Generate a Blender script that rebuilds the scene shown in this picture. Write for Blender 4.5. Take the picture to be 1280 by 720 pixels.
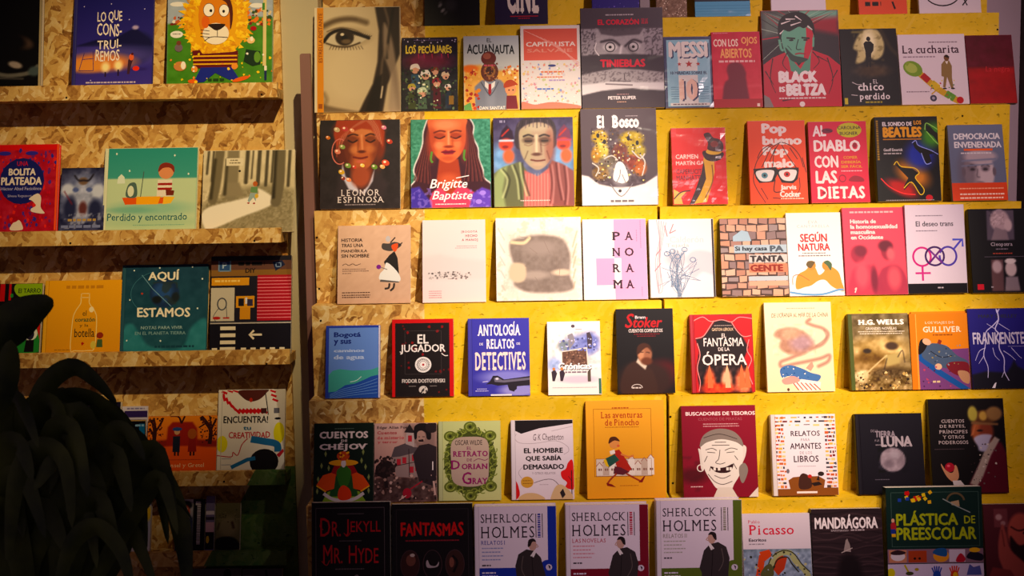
import bpy, bmesh, math, random
import numpy as np
from mathutils import Matrix, Vector
for o in list(bpy.data.objects): bpy.data.objects.remove(o)
SC = bpy.context.scene
COL = SC.collection
random.seed(7)

# ---------------------------------------------------------------- camera
FPX, CAMZ, ROLL, PITCH = 1480.0, 1.55, 0.0155, 0.09
cam = bpy.data.cameras.new('camera'); cam.sensor_width = 36.0; cam.lens = FPX / 1280 * 36
cam.clip_start = 0.05
cam.dof.use_dof = True; cam.dof.focus_distance = 3.0; cam.dof.aperture_fstop = 5.6
co = bpy.data.objects.new('camera', cam); COL.objects.link(co); SC.camera = co
co.matrix_world = Matrix.Translation((0, 0, CAMZ)) @ Matrix.Rotation(math.pi / 2 - PITCH, 4, 'X') @ Matrix.Rotation(-ROLL, 4, 'Z')

# ---------------------------------------------------------------- world, lamps and fills, exposure
SC.view_settings.view_transform = 'Standard'; SC.view_settings.look = 'None'
SC.view_settings.gamma = 1.0; SC.view_settings.exposure = 0.0
SC.view_settings.use_curve_mapping = False
wd = bpy.data.worlds.new('world'); SC.world = wd; wd.use_nodes = True
wd.node_tree.nodes['Background'].inputs[0].default_value = (0.60, 0.36, 0.50, 1)
wd.node_tree.nodes['Background'].inputs[1].default_value = 0.11

def px(x, y, Y):
    dx, dy = x - 640, y - 360
    c, s = math.cos(ROLL), math.sin(ROLL)
    u, v = dx * c - dy * s, -(dx * s + dy * c); cp, sp = math.cos(PITCH), math.sin(PITCH)
    k = Y / (FPX * cp + v * sp)
    return Vector((u * k, Y, CAMZ + (v * cp - FPX * sp) * k))

def spot(name, loc, tgt, watts, color, deg, blend=1.0, rad=0.02):
    l = bpy.data.lights.new(name, 'SPOT'); l.energy = watts; l.color = color
    l.spot_size = math.radians(deg); l.spot_blend = blend; l.shadow_soft_size = rad
    o = bpy.data.objects.new(name, l); COL.objects.link(o)
    o.location = loc
    o.rotation_euler = (Vector(tgt) - Vector(loc)).to_track_quat('-Z', 'Y').to_euler()
    return o
WARM = (1.0, 0.80, 0.56)
SPOTS = [  # light position, aimed at, watts, colour, cone
    ((0.72, 0.95, 3.20), px(650, 325, 3.0), 520, (1.0, 0.85, 0.66), 24),
    ((1.62, 0.95, 3.20), px(1010, 425, 2.9), 470, (1.0, 0.83, 0.62), 20),
    ((0.12, 0.90, 3.20), px(255, 190, 3.1), 310, (1.0, 0.75, 0.42), 30),
    ((1.25, 0.60, 3.10), px(980, 190, 3.0), 210, (1.0, 0.72, 0.72), 46),  # added pinkish fill for the upper right, not an actual lamp
    ((0.90, 0.35, 2.70), px(820, 640, 2.8), 150, (1.0, 0.76, 0.78), 34),  # fill spot put in to brighten the lowest row, no real lamp
]
for i, (l, t, w, c, d) in enumerate(SPOTS):
    spot('spot_or_fill', l, t, w, c, d)

# ---------------------------------------------------------------- helpers
def h2c(h):
    h = h.lstrip('#')
    if len(h) == 3: h = ''.join(a * 2 for a in h)
    return np.array([int(h[i:i + 2], 16) / 255 for i in (0, 2, 4)])
def lin(c):
    c = np.asarray(c, float)
    return np.where(c <= 0.04045, c / 12.92, ((c + 0.055) / 1.055) ** 2.4)
def linh(h): return tuple(lin(h2c(h))) + (1.0,)

def newmat(name):
    m = bpy.data.materials.new(name); m.use_nodes = True
    nt = m.node_tree; b = nt.nodes['Principled BSDF']
    def N(t, **kw):
        n = nt.nodes.new(t)
        for k, v in kw.items(): setattr(n, k, v)
        return n
    def L(a, b_): nt.links.new(a, b_)
    return m, nt, b, N, L
_mc = {}
def plain(hexc, rough=0.5, metal=0.0, key='plain', coat=0.0):
    k = (hexc, rough, metal)
    if k in _mc: return _mc[k]
    m, nt, b, N, L = newmat(key)
    tc = N('ShaderNodeTexCoord'); ns = N('ShaderNodeTexNoise'); ns.inputs['Scale'].default_value = 60
    L(tc.outputs['Object'], ns.inputs['Vector'])
    mx = N('ShaderNodeMix', data_type='RGBA'); c = linh(hexc)
    mx.inputs[6].default_value = tuple(x * 0.93 for x in c[:3]) + (1,); mx.inputs[7].default_value = c
    L(ns.outputs['Fac'], mx.inputs[0]); L(mx.outputs[2], b.inputs['Base Color'])
    b.inputs['Roughness'].default_value = rough; b.inputs['Metallic'].default_value = metal; b.inputs['Specular IOR Level'].default_value = 0.2
    _mc[k] = m
    return m

def link(name, me, mat, parent=None):
    o = bpy.data.objects.new(name, me); COL.objects.link(o)
    if mat is not None and not me.materials: me.materials.append(mat)
    if parent is not None: o.parent = parent
    return o
def tag(o, label=None, cat=None, group=None, kind=None):
    if label: o['label'] = label
    if cat: o['category'] = cat
    if group: o['group'] = group
    if kind: o['kind'] = kind
    return o
def empty(name, loc, label, cat, group=None):
    o = bpy.data.objects.new(name, None); COL.objects.link(o); o.location = loc
    o.empty_display_size = 0.05
    return tag(o, label, cat, group)
def box_mesh(x0, y0, z0, x1, y1, z1, bev=0.0, name='m'):
    bm = bmesh.new()
    bmesh.ops.create_cube(bm, size=1.0)
    for v in bm.verts:
        v.co = Vector(((x0 + x1) / 2 + v.co.x * (x1 - x0), (y0 + y1) / 2 + v.co.y * (y1 - y0), (z0 + z1) / 2 + v.co.z * (z1 - z0)))
    if bev: bmesh.ops.bevel(bm, geom=bm.edges[:], offset=bev, segments=1, affect='EDGES')
    me = bpy.data.meshes.new(name); bm.to_mesh(me); bm.free()
    return me

# ---------------------------------------------------------------- materials
def osb(name, paint=None, mask=None, base=1.0):
    """strand board; mask = (ax, az, c): painted where ax*x + az*z + c > 0"""
    m, nt, b, N, L = newmat(name)
    tc = N('ShaderNodeTexCoord')
    warp = N('ShaderNodeTexNoise'); warp.inputs['Scale'].default_value = 22; warp.inputs['Detail'].default_value = 2
    L(tc.outputs['Object'], warp.inputs['Vector'])
    sub = N('ShaderNodeVectorMath', operation='SUBTRACT'); sub.inputs[1].default_value = (.5, .5, .5)
    L(warp.outputs['Color'], sub.inputs[0])
    sc = N('ShaderNodeVectorMath', operation='SCALE'); sc.inputs['Scale'].default_value = 0.035
    L(sub.outputs[0], sc.inputs[0])
    add = N('ShaderNodeVectorMath', operation='ADD'); L(tc.outputs['Object'], add.inputs[0]); L(sc.outputs[0], add.inputs[1])
    vals = []; edges = []
    for ang, off in ((0.5, 0), (-0.75, 3.1), (1.35, 7.7)):
        mp = N('ShaderNodeMapping', vector_type='TEXTURE')
        mp.inputs['Location'].default_value = (off, 0, off)
        mp.inputs['Rotation'].default_value = (0, ang, 0); mp.inputs['Scale'].default_value = (0.26, 1, 1)
        # TEXTURE mapping: long axis of every strand is the scaled-down one
        mp.inputs['Scale'].default_value = (1, 1, 4.8)
        L(add.outputs[0], mp.inputs['Vector'])
        vo = N('ShaderNodeTexVoronoi'); vo.inputs['Scale'].default_value = 84
        L(mp.outputs[0], vo.inputs['Vector'])
        sp = N('ShaderNodeSeparateColor'); L(vo.outputs['Color'], sp.inputs[0])
        vals.append(sp); edges.append(vo)
    # pick layer per strand
    g1 = N('ShaderNodeMath', operation='GREATER_THAN'); g1.inputs[1].default_value = 0.55; L(vals[0].outputs[1], g1.inputs[0])
    g2 = N('ShaderNodeMath', operation='GREATER_THAN'); g2.inputs[1].default_value = 0.5; L(vals[1].outputs[1], g2.inputs[0])
    m1 = N('ShaderNodeMix'); L(g2.outputs[0], m1.inputs[0]); L(vals[2].outputs[0], m1.inputs[2]); L(vals[1].outputs[0], m1.inputs[3])
    m2 = N('ShaderNodeMix'); L(g1.outputs[0], m2.inputs[0]); L(m1.outputs[0], m2.inputs[2]); L(vals[0].outputs[0], m2.inputs[3])
    gr = N('ShaderNodeTexNoise'); gr.inputs['Scale'].default_value = 60; gr.inputs['Detail'].default_value = 6; gr.inputs['Roughness'].default_value = 0.7
    L(tc.outputs['Object'], gr.inputs['Vector'])
    mm = N('ShaderNodeMix'); mm.inputs[0].default_value = 0.5; L(m2.outputs[0], mm.inputs[2]); L(gr.outputs['Fac'], mm.inputs[3])
    cr = N('ShaderNodeValToRGB'); e = cr.color_ramp.elements
    e[0].position = 0.14; e[0].color = linh('#5c3615'); e[1].position = 0.85; e[1].color = linh('#f6dfa4')
    for p, c in ((0.27, '#9c6a2c'), (0.42, '#cc9a4c'), (0.62, '#dfb562')):
        q = e.new(p); q.color = linh(c)
    L(mm.outputs[0], cr.inputs[0])
    colr = cr.outputs[0]; rough = 0.6
    if paint:
        fl = N('ShaderNodeTexNoise'); fl.inputs['Scale'].default_value = 9; fl.inputs['Detail'].default_value = 4
        L(tc.outputs['Object'], fl.inputs['Vector'])
        pr = N('ShaderNodeMix', data_type='RGBA'); pc = linh(paint)
        pr.inputs[6].default_value = tuple(v * 0.80 for v in pc[:3]) + (1,); pr.inputs[7].default_value = pc
        L(fl.outputs['Fac'], pr.inputs[0])
        pm = N('ShaderNodeMix', data_type='RGBA'); pm.inputs[0].default_value = 0.10
        L(pr.outputs[2], pm.inputs[6]); L(colr, pm.inputs[7])
        # dark flecks where strand gaps show through the paint
        mp = N('ShaderNodeMapping'); mp.inputs['Rotation'].default_value = (0, .4, 0); mp.inputs['Scale'].default_value = (60, 60, 190)
        L(add.outputs[0], mp.inputs['Vector'])
        fk = N('ShaderNodeTexNoise'); fk.inputs['Scale'].default_value = 1.0; fk.inputs['Detail'].default_value = 3
        L(mp.outputs[0], fk.inputs['Vector'])
        fg = N('ShaderNodeMapRange'); fg.inputs[1].default_value = 0.64; fg.inputs[2].default_value = 0.71; L(fk.outputs['Fac'], fg.inputs[0])
        pf = N('ShaderNodeMix', data_type='RGBA'); L(fg.outputs[0], pf.inputs[0]); L(pm.outputs[2], pf.inputs[6]); pf.inputs[7].default_value = tuple(v * .35 for v in pc[:3]) + (1,)
        sx = N('ShaderNodeSeparateXYZ'); L(tc.outputs['Object'], sx.inputs[0])
        a = N('ShaderNodeMath', operation='MULTIPLY'); a.inputs[1].default_value = mask[0]; L(sx.outputs[0], a.inputs[0])
        b2 = N('ShaderNodeMath', operation='MULTIPLY_ADD'); b2.inputs[1].default_value = mask[1]; L(sx.outputs[2], b2.inputs[0]); L(a.outputs[0], b2.inputs[2])
        b3 = N('ShaderNodeMath', operation='ADD'); b3.inputs[1].default_value = mask[2]; L(b2.outputs[0], b3.inputs[0])
        b4 = N('ShaderNodeMapRange'); b4.inputs[1].default_value = -0.001; b4.inputs[2].default_value = 0.001; L(b3.outputs[0], b4.inputs[0])
        fin = N('ShaderNodeMix', data_type='RGBA'); L(b4.outputs[0], fin.inputs[0]); L(colr, fin.inputs[6]); L(pf.outputs[2], fin.inputs[7])
        colr = fin.outputs[2]
    L(colr, b.inputs['Base Color'])
    b.inputs['Roughness'].default_value = rough; b.inputs['Specular IOR Level'].default_value = 0.2
    bp = N('ShaderNodeBump'); bp.inputs['Strength'].default_value = 0.25; bp.inputs['Distance'].default_value = 0.001
    L(mm.outputs[0], bp.inputs['Height']); L(bp.outputs[0], b.inputs['Normal'])
    return m
M_YEL = osb('painted_strand_board', '#ecc206', (1, 0, 0.2155))
M_SHELF = osb('strand_board_shelf', '#2f7a35', (1, -1.15, 0.0))   # mask constant filled in below
M_OSB = osb('strand_board')

def print_mat():
    m, nt, b, N, L = newmat('printed_paper')
    at = N('ShaderNodeAttribute'); at.attribute_name = 'ink'
    L(at.outputs['Color'], b.inputs['Base Color'])
    b.inputs['Roughness'].default_value = 0.42; b.inputs['Specular IOR Level'].default_value = 0.14
    return m
M_PRINT = print_mat()
def pages_mat():
    m, nt, b, N, L = newmat('page_edges')
    tc = N('ShaderNodeTexCoord'); mp = N('ShaderNodeMapping'); mp.inputs['Scale'].default_value = (6, 1500, 6)
    ns = N('ShaderNodeTexNoise'); ns.inputs['Scale'].default_value = 1
    L(tc.outputs['Object'], mp.inputs[0]); L(mp.outputs[0], ns.inputs['Vector'])
    cr = N('ShaderNodeValToRGB'); cr.color_ramp.elements[0].color = linh('#c9b896'); cr.color_ramp.elements[1].color = linh('#f6eeda')
    cr.color_ramp.elements[0].position = .3; cr.color_ramp.elements[1].position = .6
    L(ns.outputs['Fac'], cr.inputs[0]); L(cr.outputs[0], b.inputs['Base Color']); b.inputs['Roughness'].default_value = .8
    return m
M_PAGE = pages_mat()
def wrap_mat():
    m, nt, b, N, L = newmat('shrink_wrap_film')
    out = nt.nodes['Material Output']; nt.nodes.remove(b)
    tr = N('ShaderNodeBsdfTransparent'); tr.inputs[0].default_value = (.97, .97, .98, 1)
    gl = N('ShaderNodeBsdfGlossy'); gl.inputs['Roughness'].default_value = 0.12; gl.inputs[0].default_value = (1, 1, 1, 1)
    tc = N('ShaderNodeTexCoord'); oi = N('ShaderNodeObjectInfo')
    ad = N('ShaderNodeVectorMath', operation='ADD'); L(tc.outputs['Object'], ad.inputs[0]); L(oi.outputs['Location'], ad.inputs[1])
    mp = N('ShaderNodeMapping'); mp.inputs['Rotation'].default_value = (0, .9, 0); mp.inputs['Scale'].default_value = (4, 5, 17)
    L(ad.outputs[0], mp.inputs[0])
    ns = N('ShaderNodeTexNoise'); ns.inputs['Scale'].default_value = 1.0; ns.inputs['Detail'].default_value = 1.5; ns.inputs['Distortion'].default_value = .8
    L(mp.outputs[0], ns.inputs['Vector'])
    bp = N('ShaderNodeBump'); bp.inputs['Strength'].default_value = 0.7; bp.inputs['Distance'].default_value = 0.004
    L(ns.outputs['Fac'], bp.inputs['Height']); L(bp.outputs[0], gl.inputs['Normal'])
    mx = N('ShaderNodeMixShader'); mx.inputs[0].default_value = 0.0042
    L(tr.outputs[0], mx.inputs[1]); L(gl.outputs[0], mx.inputs[2]); L(mx.outputs[0], out.inputs[0])
    return m
M_WRAP = wrap_mat()

# ---------------------------------------------------------------- lettering (cached glyph meshes)
_gc = {}
def _raw(s, bold):
    cu = bpy.data.curves.new('t', 'FONT'); cu.body = s; cu.size = 1.0; cu.resolution_u = 2
    cu.offset = bold; cu.fill_mode = 'FRONT'
    ob = bpy.data.objects.new('t', cu)
    me = bpy.data.meshes.new_from_object(ob)
    v = np.array([tuple(q.co)[:2] for q in me.vertices]) if len(me.vertices) else np.zeros((0, 2))
    f = [tuple(p.vertices) for p in me.polygons]
    bpy.data.objects.remove(ob); bpy.data.curves.remove(cu); bpy.data.meshes.remove(me)
    return v, f
SER = {'A': 'b0b1', 'B': 'b.1t.1', 'D': 'b.1t.1', 'E': 'b.1t.1', 'F': 'b.1t.1', 'H': 'b.08t.08b.92t.92', 'I': 'b.5t.5', 'J': 't.8', 'K': 'b.1t.1b.95t.9',
       'L': 'b.1t.1', 'M': 'b.06t.06b.94t.94', 'N': 'b.06t.06t.94', 'P': 'b.1t.1', 'R': 'b.1t.1b.95', 'T': 'b.5', 'U': 't.08t.92', 'V': 't0t1',
       'X': 't.05t.95b.05b.95', 'Y': 't0t1b.5', 'i': 'b.5', 'l': 'b.5', 'h': 'b.1b.9', 'n': 'b.1b.9', 'm': 'b.06b.5b.94', 'r': 'b.12', 'd': 'b.92',
       'p': 'b.12', 'u': 't.08t.9', 'v': 't0t1', 'y': 't0t1', 'k': 'b.1b.95', 'f': 'b.4', '1': 'b.6', 'Í': 'b.5', 'Á': 'b0b1', 'É': 'b.1t.1'}
import re
def glyph(ch, bold=0.0, serif=0):
    k = (ch, bold, serif)
    if k in _gc: return _gc[k]
    v, f = _raw(ch, 0.0)
    if ('HH', 0) not in _gc:
        a, _ = _raw('HH', 0.0); _gc[('HH', 0)] = (a[:, 0].max() - a[:, 0].min(), a[:, 1].max())
    hh, cap = _gc[('HH', 0)]
    a, _ = _raw('H' + ch + 'H', 0.0)
    adv = a[:, 0].max() - a[:, 0].min() - hh; sf_ = []
    if serif and ch in SER and len(v):
        x0, x1 = v[:, 0].min(), v[:, 0].max(); w = 0.125 * cap + bold; th = 0.07 * cap + bold * .5
        top = v[:, 1].max() if ch.islower() or ch.isupper() else cap
        if ch in 'ÍÁÉ': top = cap
        v = list(map(tuple, v)); f = list(f); nb = len(f)
        for tb, p in re.findall(r'([bt])([\d.]+)', SER[ch]):
            xc = x0 + float(p) * (x1 - x0); yc = 0 if tb == 'b' else top
            if tb == 't' and ch in 'uvy': yc = max(q[1] for q in v)
            if tb == 'b' and ch in 'py': yc = min(q[1] for q in v)
            n = len(v); y0, y1 = (yc, yc + th) if tb == 'b' else (yc - th, yc)
            v += [(xc - w, y0), (xc + w, y0), (xc + w, y1), (xc - w, y1)]; f.append((n, n + 1, n + 2, n + 3))
        v = np.array(v); adv += 0.10; sf_ = f[nb:]; f = f[:nb]
    _gc[k] = (v, f, adv, sf_)
    return _gc[k]

# ---------------------------------------------------------------- cover canvas (photo-pixel units on the cover, printed flat on it)
def catmull(pts, closed=False, n=6):
    pts = [np.array(p, float) for p in pts]; N_ = len(pts); out = []
    rng = range(N_ if closed else N_ - 1)
    for i in rng:
        if closed: p0, p1, p2, p3 = pts[i - 1], pts[i], pts[(i + 1) % N_], pts[(i + 2) % N_]
        else: p0, p1, p2, p3 = pts[max(i - 1, 0)], pts[i], pts[i + 1], pts[min(i + 2, N_ - 1)]
        for k in range(n):
            t = k / n
            out.append(.5 * ((2 * p1) + (-p0 + p2) * t + (2 * p0 - 5 * p1 + 4 * p2 - p3) * t * t + (-p0 + 3 * p1 - 3 * p2 + p3) * t ** 3))
    if not closed: out.append(pts[-1])
    return out

class Canvas:
    def __init__(s, x0, y0, x1, y1):
        s.r = (x0, y0, x1, y1); s.v = []; s.f = []; s.c = []; s.z = []; s.layer = 1; s.g = None
    def _add(s, pts, faces, c, z=None):
        n = len(s.v); x0, y0, x1, y1 = s.r
        c = h2c(c) if isinstance(c, str) else c
        for p in pts:
            s.v.append((min(max(p[0], x0), x1), min(max(p[1], y0), y1))); s.c.append(c); s.z.append(s.layer)
        s.f += [tuple(n + i for i in f) for f in faces]
CV = None
def R(x0, y0, x1, y1, c, keep=False):
    CV._add([(x0, y1), (x1, y1), (x1, y0), (x0, y0)], [(0, 1, 2, 3)], c)
    if not keep: CV.layer += 1
def E(cx, cy, rx, ry=None, c='#000', rot=0, n=20, keep=False):
    ry = ry or rx
    p = []
    for i in range(n):
        a = -2 * math.pi * i / n; x, y = rx * math.cos(a), ry * math.sin(a); r = math.radians(rot)
        p.append((cx + x * math.cos(r) - y * math.sin(r), cy + x * math.sin(r) + y * math.cos(r)))
    CV._add(p, [tuple(range(n))], c)
    if not keep: CV.layer += 1
def P(pts, c, sm=0):
    if sm: pts = catmull(pts, True, 5)
    ar = sum(pts[i - 1][0] * pts[i][1] - pts[i][0] * pts[i - 1][1] for i in range(len(pts)))
    pts = list(pts)
    if ar > 0: pts = pts[::-1]
    CV._add(pts, [tuple(range(len(pts)))], c); CV.layer += 1
def S(pts, w, c, sm=1, taper=0, keep=False):
    if sm and len(pts) > 2: pts = catmull(pts, False, 5)
    pts = [np.array(p, float) for p in pts]; v = []; f = []
    for i, p in enumerate(pts):
        d = pts[min(i + 1, len(pts) - 1)] - pts[max(i - 1, 0)]; l = np.hypot(*d) or 1; nrm = np.array((-d[1], d[0])) / l
        ww = w / 2 * (1 - taper * i / max(1, len(pts) - 1))
        v += [p + nrm * ww, p - nrm * ww]
        if i: f.append((2 * i - 2, 2 * i, 2 * i + 1, 2 * i - 1))
    CV._add(v, f, c)
    if not keep: CV.layer += 1
def RING(cx, cy, rx, ry, w, c, a0=0, a1=360, n=28):
    S([(cx + rx * math.cos(math.radians(a0 + (a1 - a0) * i / n)), cy + ry * math.sin(math.radians(a0 + (a1 - a0) * i / n))) for i in range(n + 1)], w, c, sm=0)
def FR(x0, y0, x1, y1, w, c):
    R(x0, y0, x1, y0 + w, c, 1); R(x0, y1 - w, x1, y1, c, 1); R(x0, y0, x0 + w, y1, c, 1); R(x1 - w, y0, x1, y1, c)
def T(s, x0, y0, x1, y1, c, b=0.0, sf=0, sh=0.0, rot=0, jit=0, sp=0.0, sw=0):
    """lettering fitted to the rectangle x0,y0,x1,y1"""
    V = []; F = []; F2 = []; pen = 0; rnd = random.Random(len(s) + int(x0))
    for i, ch in enumerate(s):
        if ch == ' ': pen += 0.28 + sp; continue
        v, f, adv, f2 = glyph(ch, b, sf)
        n = len(V); jy = jit * (rnd.random() - .5); jr = jit * (rnd.random() - .5) * .8
        k = 1 + jit * (rnd.random() - .5)
        if sw and i == 0: k = sw
        for q in v:
            x, y = q[0] * k, q[1] * k
            if jr: x, y = x * math.cos(jr) - y * math.sin(jr), x * math.sin(jr) + y * math.cos(jr)
            V.append((pen + x + sh * y, y + jy))
        F += [tuple(n + j for j in g) for g in f]; F2 += [tuple(n + j for j in g) for g in f2]; pen += adv * k + sp
    if not V: return
    V = np.array(V); mn = V.min(0) - (b, b * .7); mx = V.max(0) + (b, b * .7); V0 = V
    for dx, dy in (((0, 0), (-b, 0), (b, 0), (0, -b * .7), (0, b * .7)) if b > .004 else ((0, 0),)):   # struck several times for a heavier face
        _put((V0 + (dx, dy) - mn) / np.maximum(mx - mn, 1e-6), F, x0, y0, x1, y1, rot, c)
    if F2: _put((V0 - mn) / np.maximum(mx - mn, 1e-6), F2, x0, y0, x1, y1, rot, c)
def _put(V, F, x0, y0, x1, y1, rot, c):
    if rot == 0: pts = [(x0 + a * (x1 - x0), y1 - b_ * (y1 - y0)) for a, b_ in V]
    elif rot == 90: pts = [(x0 + (1 - b_) * (x1 - x0) if False else x0 + b_ * (x1 - x0), y0 + a * (y1 - y0)) for a, b_ in V]   # reads downwards
    else: pts = [(x1 - b_ * (x1 - x0), y1 - a * (y1 - y0)) for a, b_ in V]                     # reads upwards
    CV._add(pts, F, c); CV.layer += 1
def D(x0, y, x1, h, c, n=None):
    """a line of print too small to read: short flecks"""
    rnd = random.Random(int(x0 * 7 + y * 13)); x = x0
    while x < x1 - .5:
        w = rnd.uniform(1.2, 3.6) * max(.6, h / 1.2); w = min(w, x1 - x)
        R(x, y, x + w, y + h, c, 1); x += w + .5 * max(.8, h)
    CV.layer += 1
def DV(x, y0, y1, w, c):
    rnd = random.Random(int(x * 7 + y0 * 13)); y = y0
    while y < y1 - .5:
        h = rnd.uniform(1.0, 3.0); R(x, y, x + w, min(y + h, y1), c, 1); y += h + .7
    CV.layer += 1
def SPK(n, x0, y0, x1, y1, cols, s0, s1, seed=1, asp=1.0, poly=0):
    rnd = random.Random(seed)
    for i in range(n):
        x, y = rnd.uniform(x0, x1), rnd.uniform(y0, y1); s = rnd.uniform(s0, s1); c = rnd.choice(cols)
        k = rnd.randint(4, 6); a = rnd.random() * 6
        CV._add([(x + s * math.cos(-a - 6.283 * j / k) * (.6 + .6 * rnd.random()), y + s * asp * math.sin(-a - 6.283 * j / k) * (.6 + .6 * rnd.random())) for j in range(k)], [tuple(range(k))], c)
        if i % 2 == 0: CV.layer += 1
    CV.layer += 1
# soft ops on a vertex-coloured grid under the crisp shapes
def BG(c0, c1=None, res=1.3, hor=False):
    x0, y0, x1, y1 = CV.r
    nx, ny = max(2, int((x1 - x0) / res)), max(2, int((y1 - y0) / res))
    X, Y = np.meshgrid(np.linspace(x0, x1, nx), np.linspace(y0, y1, ny))
    a = h2c(c0); b = h2c(c1 or c0); t = ((X - x0) / (x1 - x0) if hor else (Y - y0) / (y1 - y0))[..., None]
    CV.g = [X, Y, a * (1 - t) + b * t]
def _mix(al, c):
    g = CV.g; c = h2c(c) if isinstance(c, str) else c; al = np.clip(al, 0, 1)[..., None]; g[2] = g[2] * (1 - al) + c * al
def B(cx, cy, rx, ry, c, soft=.35, rot=0, a=1):
    X, Y, _ = CV.g; r = math.radians(rot); dx, dy = X - cx, Y - cy
    u = (dx * math.cos(r) + dy * math.sin(r)) / rx; v = (-dx * math.sin(r) + dy * math.cos(r)) / ry
    d = np.sqrt(u * u + v * v); _mix(a * np.clip((1 + soft / 2 - d) / soft, 0, 1), c)
def BP(pts, c, soft=1.2, sm=0, a=1):
    if sm: pts = catmull(pts, True, 5)
    X, Y, _ = CV.g; ins = np.zeros(X.shape, bool); dist = np.full(X.shape, 1e9)
    for i in range(len(pts)):
        (ax, ay), (bx, by) = pts[i - 1], pts[i]
        cond = ((ay > Y) != (by > Y)) & (X < (bx - ax) * (Y - ay) / ((by - ay) or 1e-9) + ax); ins ^= cond
        l2 = (bx - ax) ** 2 + (by - ay) ** 2 or 1e-9
        t = np.clip(((X - ax) * (bx - ax) + (Y - ay) * (by - ay)) / l2, 0, 1)
        dist = np.minimum(dist, np.hypot(X - ax - t * (bx - ax), Y - ay - t * (by - ay)))
    sd = np.where(ins, dist, -dist); _mix(a * np.clip(.5 + sd / soft, 0, 1), c)
def BS(pts, w, c, soft=1.0, a=1, sm=1):
    if sm and len(pts) > 2: pts = catmull(pts, False, 4)
    X, Y, _ = CV.g; dist = np.full(X.shape, 1e9)
    for (ax, ay), (bx, by) in zip(pts[:-1], pts[1:]):
        l2 = (bx - ax) ** 2 + (by - ay) ** 2 or 1e-9
        t = np.clip(((X - ax) * (bx - ax) + (Y - ay) * (by - ay)) / l2, 0, 1)
        dist = np.minimum(dist, np.hypot(X - ax - t * (bx - ax), Y - ay - t * (by - ay)))
    _mix(a * np.clip(.5 + (w / 2 - dist) / soft, 0, 1), c)
def NZ(amt, sc=4, x0=-1e9, y0=-1e9, x1=1e9, y1=1e9, c=None, th=None, seed=3, sx=1.0):
    """blotchy print texture: smooth value noise"""
    X, Y, _ = CV.g; rg = np.random.RandomState(seed); tab = rg.rand(64, 64)
    out = 0; tot = 0
    for o in range(3):
        u = X / sc * sx * 2 ** o; v = Y / sc * 2 ** o; i = np.floor(u).astype(int); j = np.floor(v).astype(int); fu, fv = u - i, v - j
        fu = fu * fu * (3 - 2 * fu); fv = fv * fv * (3 - 2 * fv)
        val = (tab[i % 64, j % 64] * (1 - fu) + tab[(i + 1) % 64, j % 64] * fu) * (1 - fv) + (tab[i % 64, (j + 1) % 64] * (1 - fu) + tab[(i + 1) % 64, (j + 1) % 64] * fu) * fv
        out = out + val / 2 ** o; tot += 1 / 2 ** o
    out = out / tot; reg = ((X >= x0) & (X <= x1) & (Y >= y0) & (Y <= y1)).astype(float)
    if c is None:
        CV.g[2] = np.clip(CV.g[2] + ((out - .5) * 2 * amt * reg)[..., None], 0, 1)
    else:
        _mix(reg * amt * np.clip((out - th) / .06, 0, 1), c)
def face(cx, cy, rx, ry, skin, dark, hair=None, lit=1, ink='#1c1010', lips='#7a2a26', smile=0):
    """front portrait, drawn softly"""
    if hair: B(cx, cy - ry * .28, rx * 1.22, ry * 1.0, hair, .2)
    B(cx, cy + ry * 1.0, rx * .55, ry * .55, dark, .3)
    B(cx, cy, rx, ry, skin, .15)
    B(cx + lit * rx * .75, cy + ry * .1, rx * .6, ry * .95, dark, .9, a=.75)
    B(cx, cy + ry * .72, rx * .5, ry * .18, dark, .9, a=.4)
    for s in (-1, 1):
        B(cx + s * rx * .42, cy - ry * .14, rx * .27, ry * .14, dark, .7, a=.8)
        BS([(cx + s * rx * .18, cy - ry * .26), (cx + s * rx * .45, cy - ry * .33), (cx + s * rx * .7, cy - ry * .24)], ry * .06, ink, 1.1, .8)
        B(cx + s * rx * .42, cy - ry * .11, rx * .15, ry * .06, ink, .5)
        B(cx + s * rx * 1.0, cy, rx * .12, ry * .2, dark, .4)
    BS([(cx + lit * rx * .08, cy - ry * .1), (cx + lit * rx * .16, cy + ry * .2), (cx, cy + ry * .25)], ry * .05, dark, 1.2)
    B(cx, cy + ry * .5, rx * .3, ry * .075, lips, .5)
    if hair:
        BP([(cx - rx * 1.1, cy - ry * .2), (cx - rx * .8, cy - ry * 1.02), (cx, cy - ry * 1.22), (cx + rx * .85, cy - ry * 1.0), (cx + rx * 1.1, cy - ry * .15),
            (cx + rx * .75, cy - ry * .55), (cx, cy - ry * .72), (cx - rx * .7, cy - ry * .55)], hair, 1.5, 1)

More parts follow.
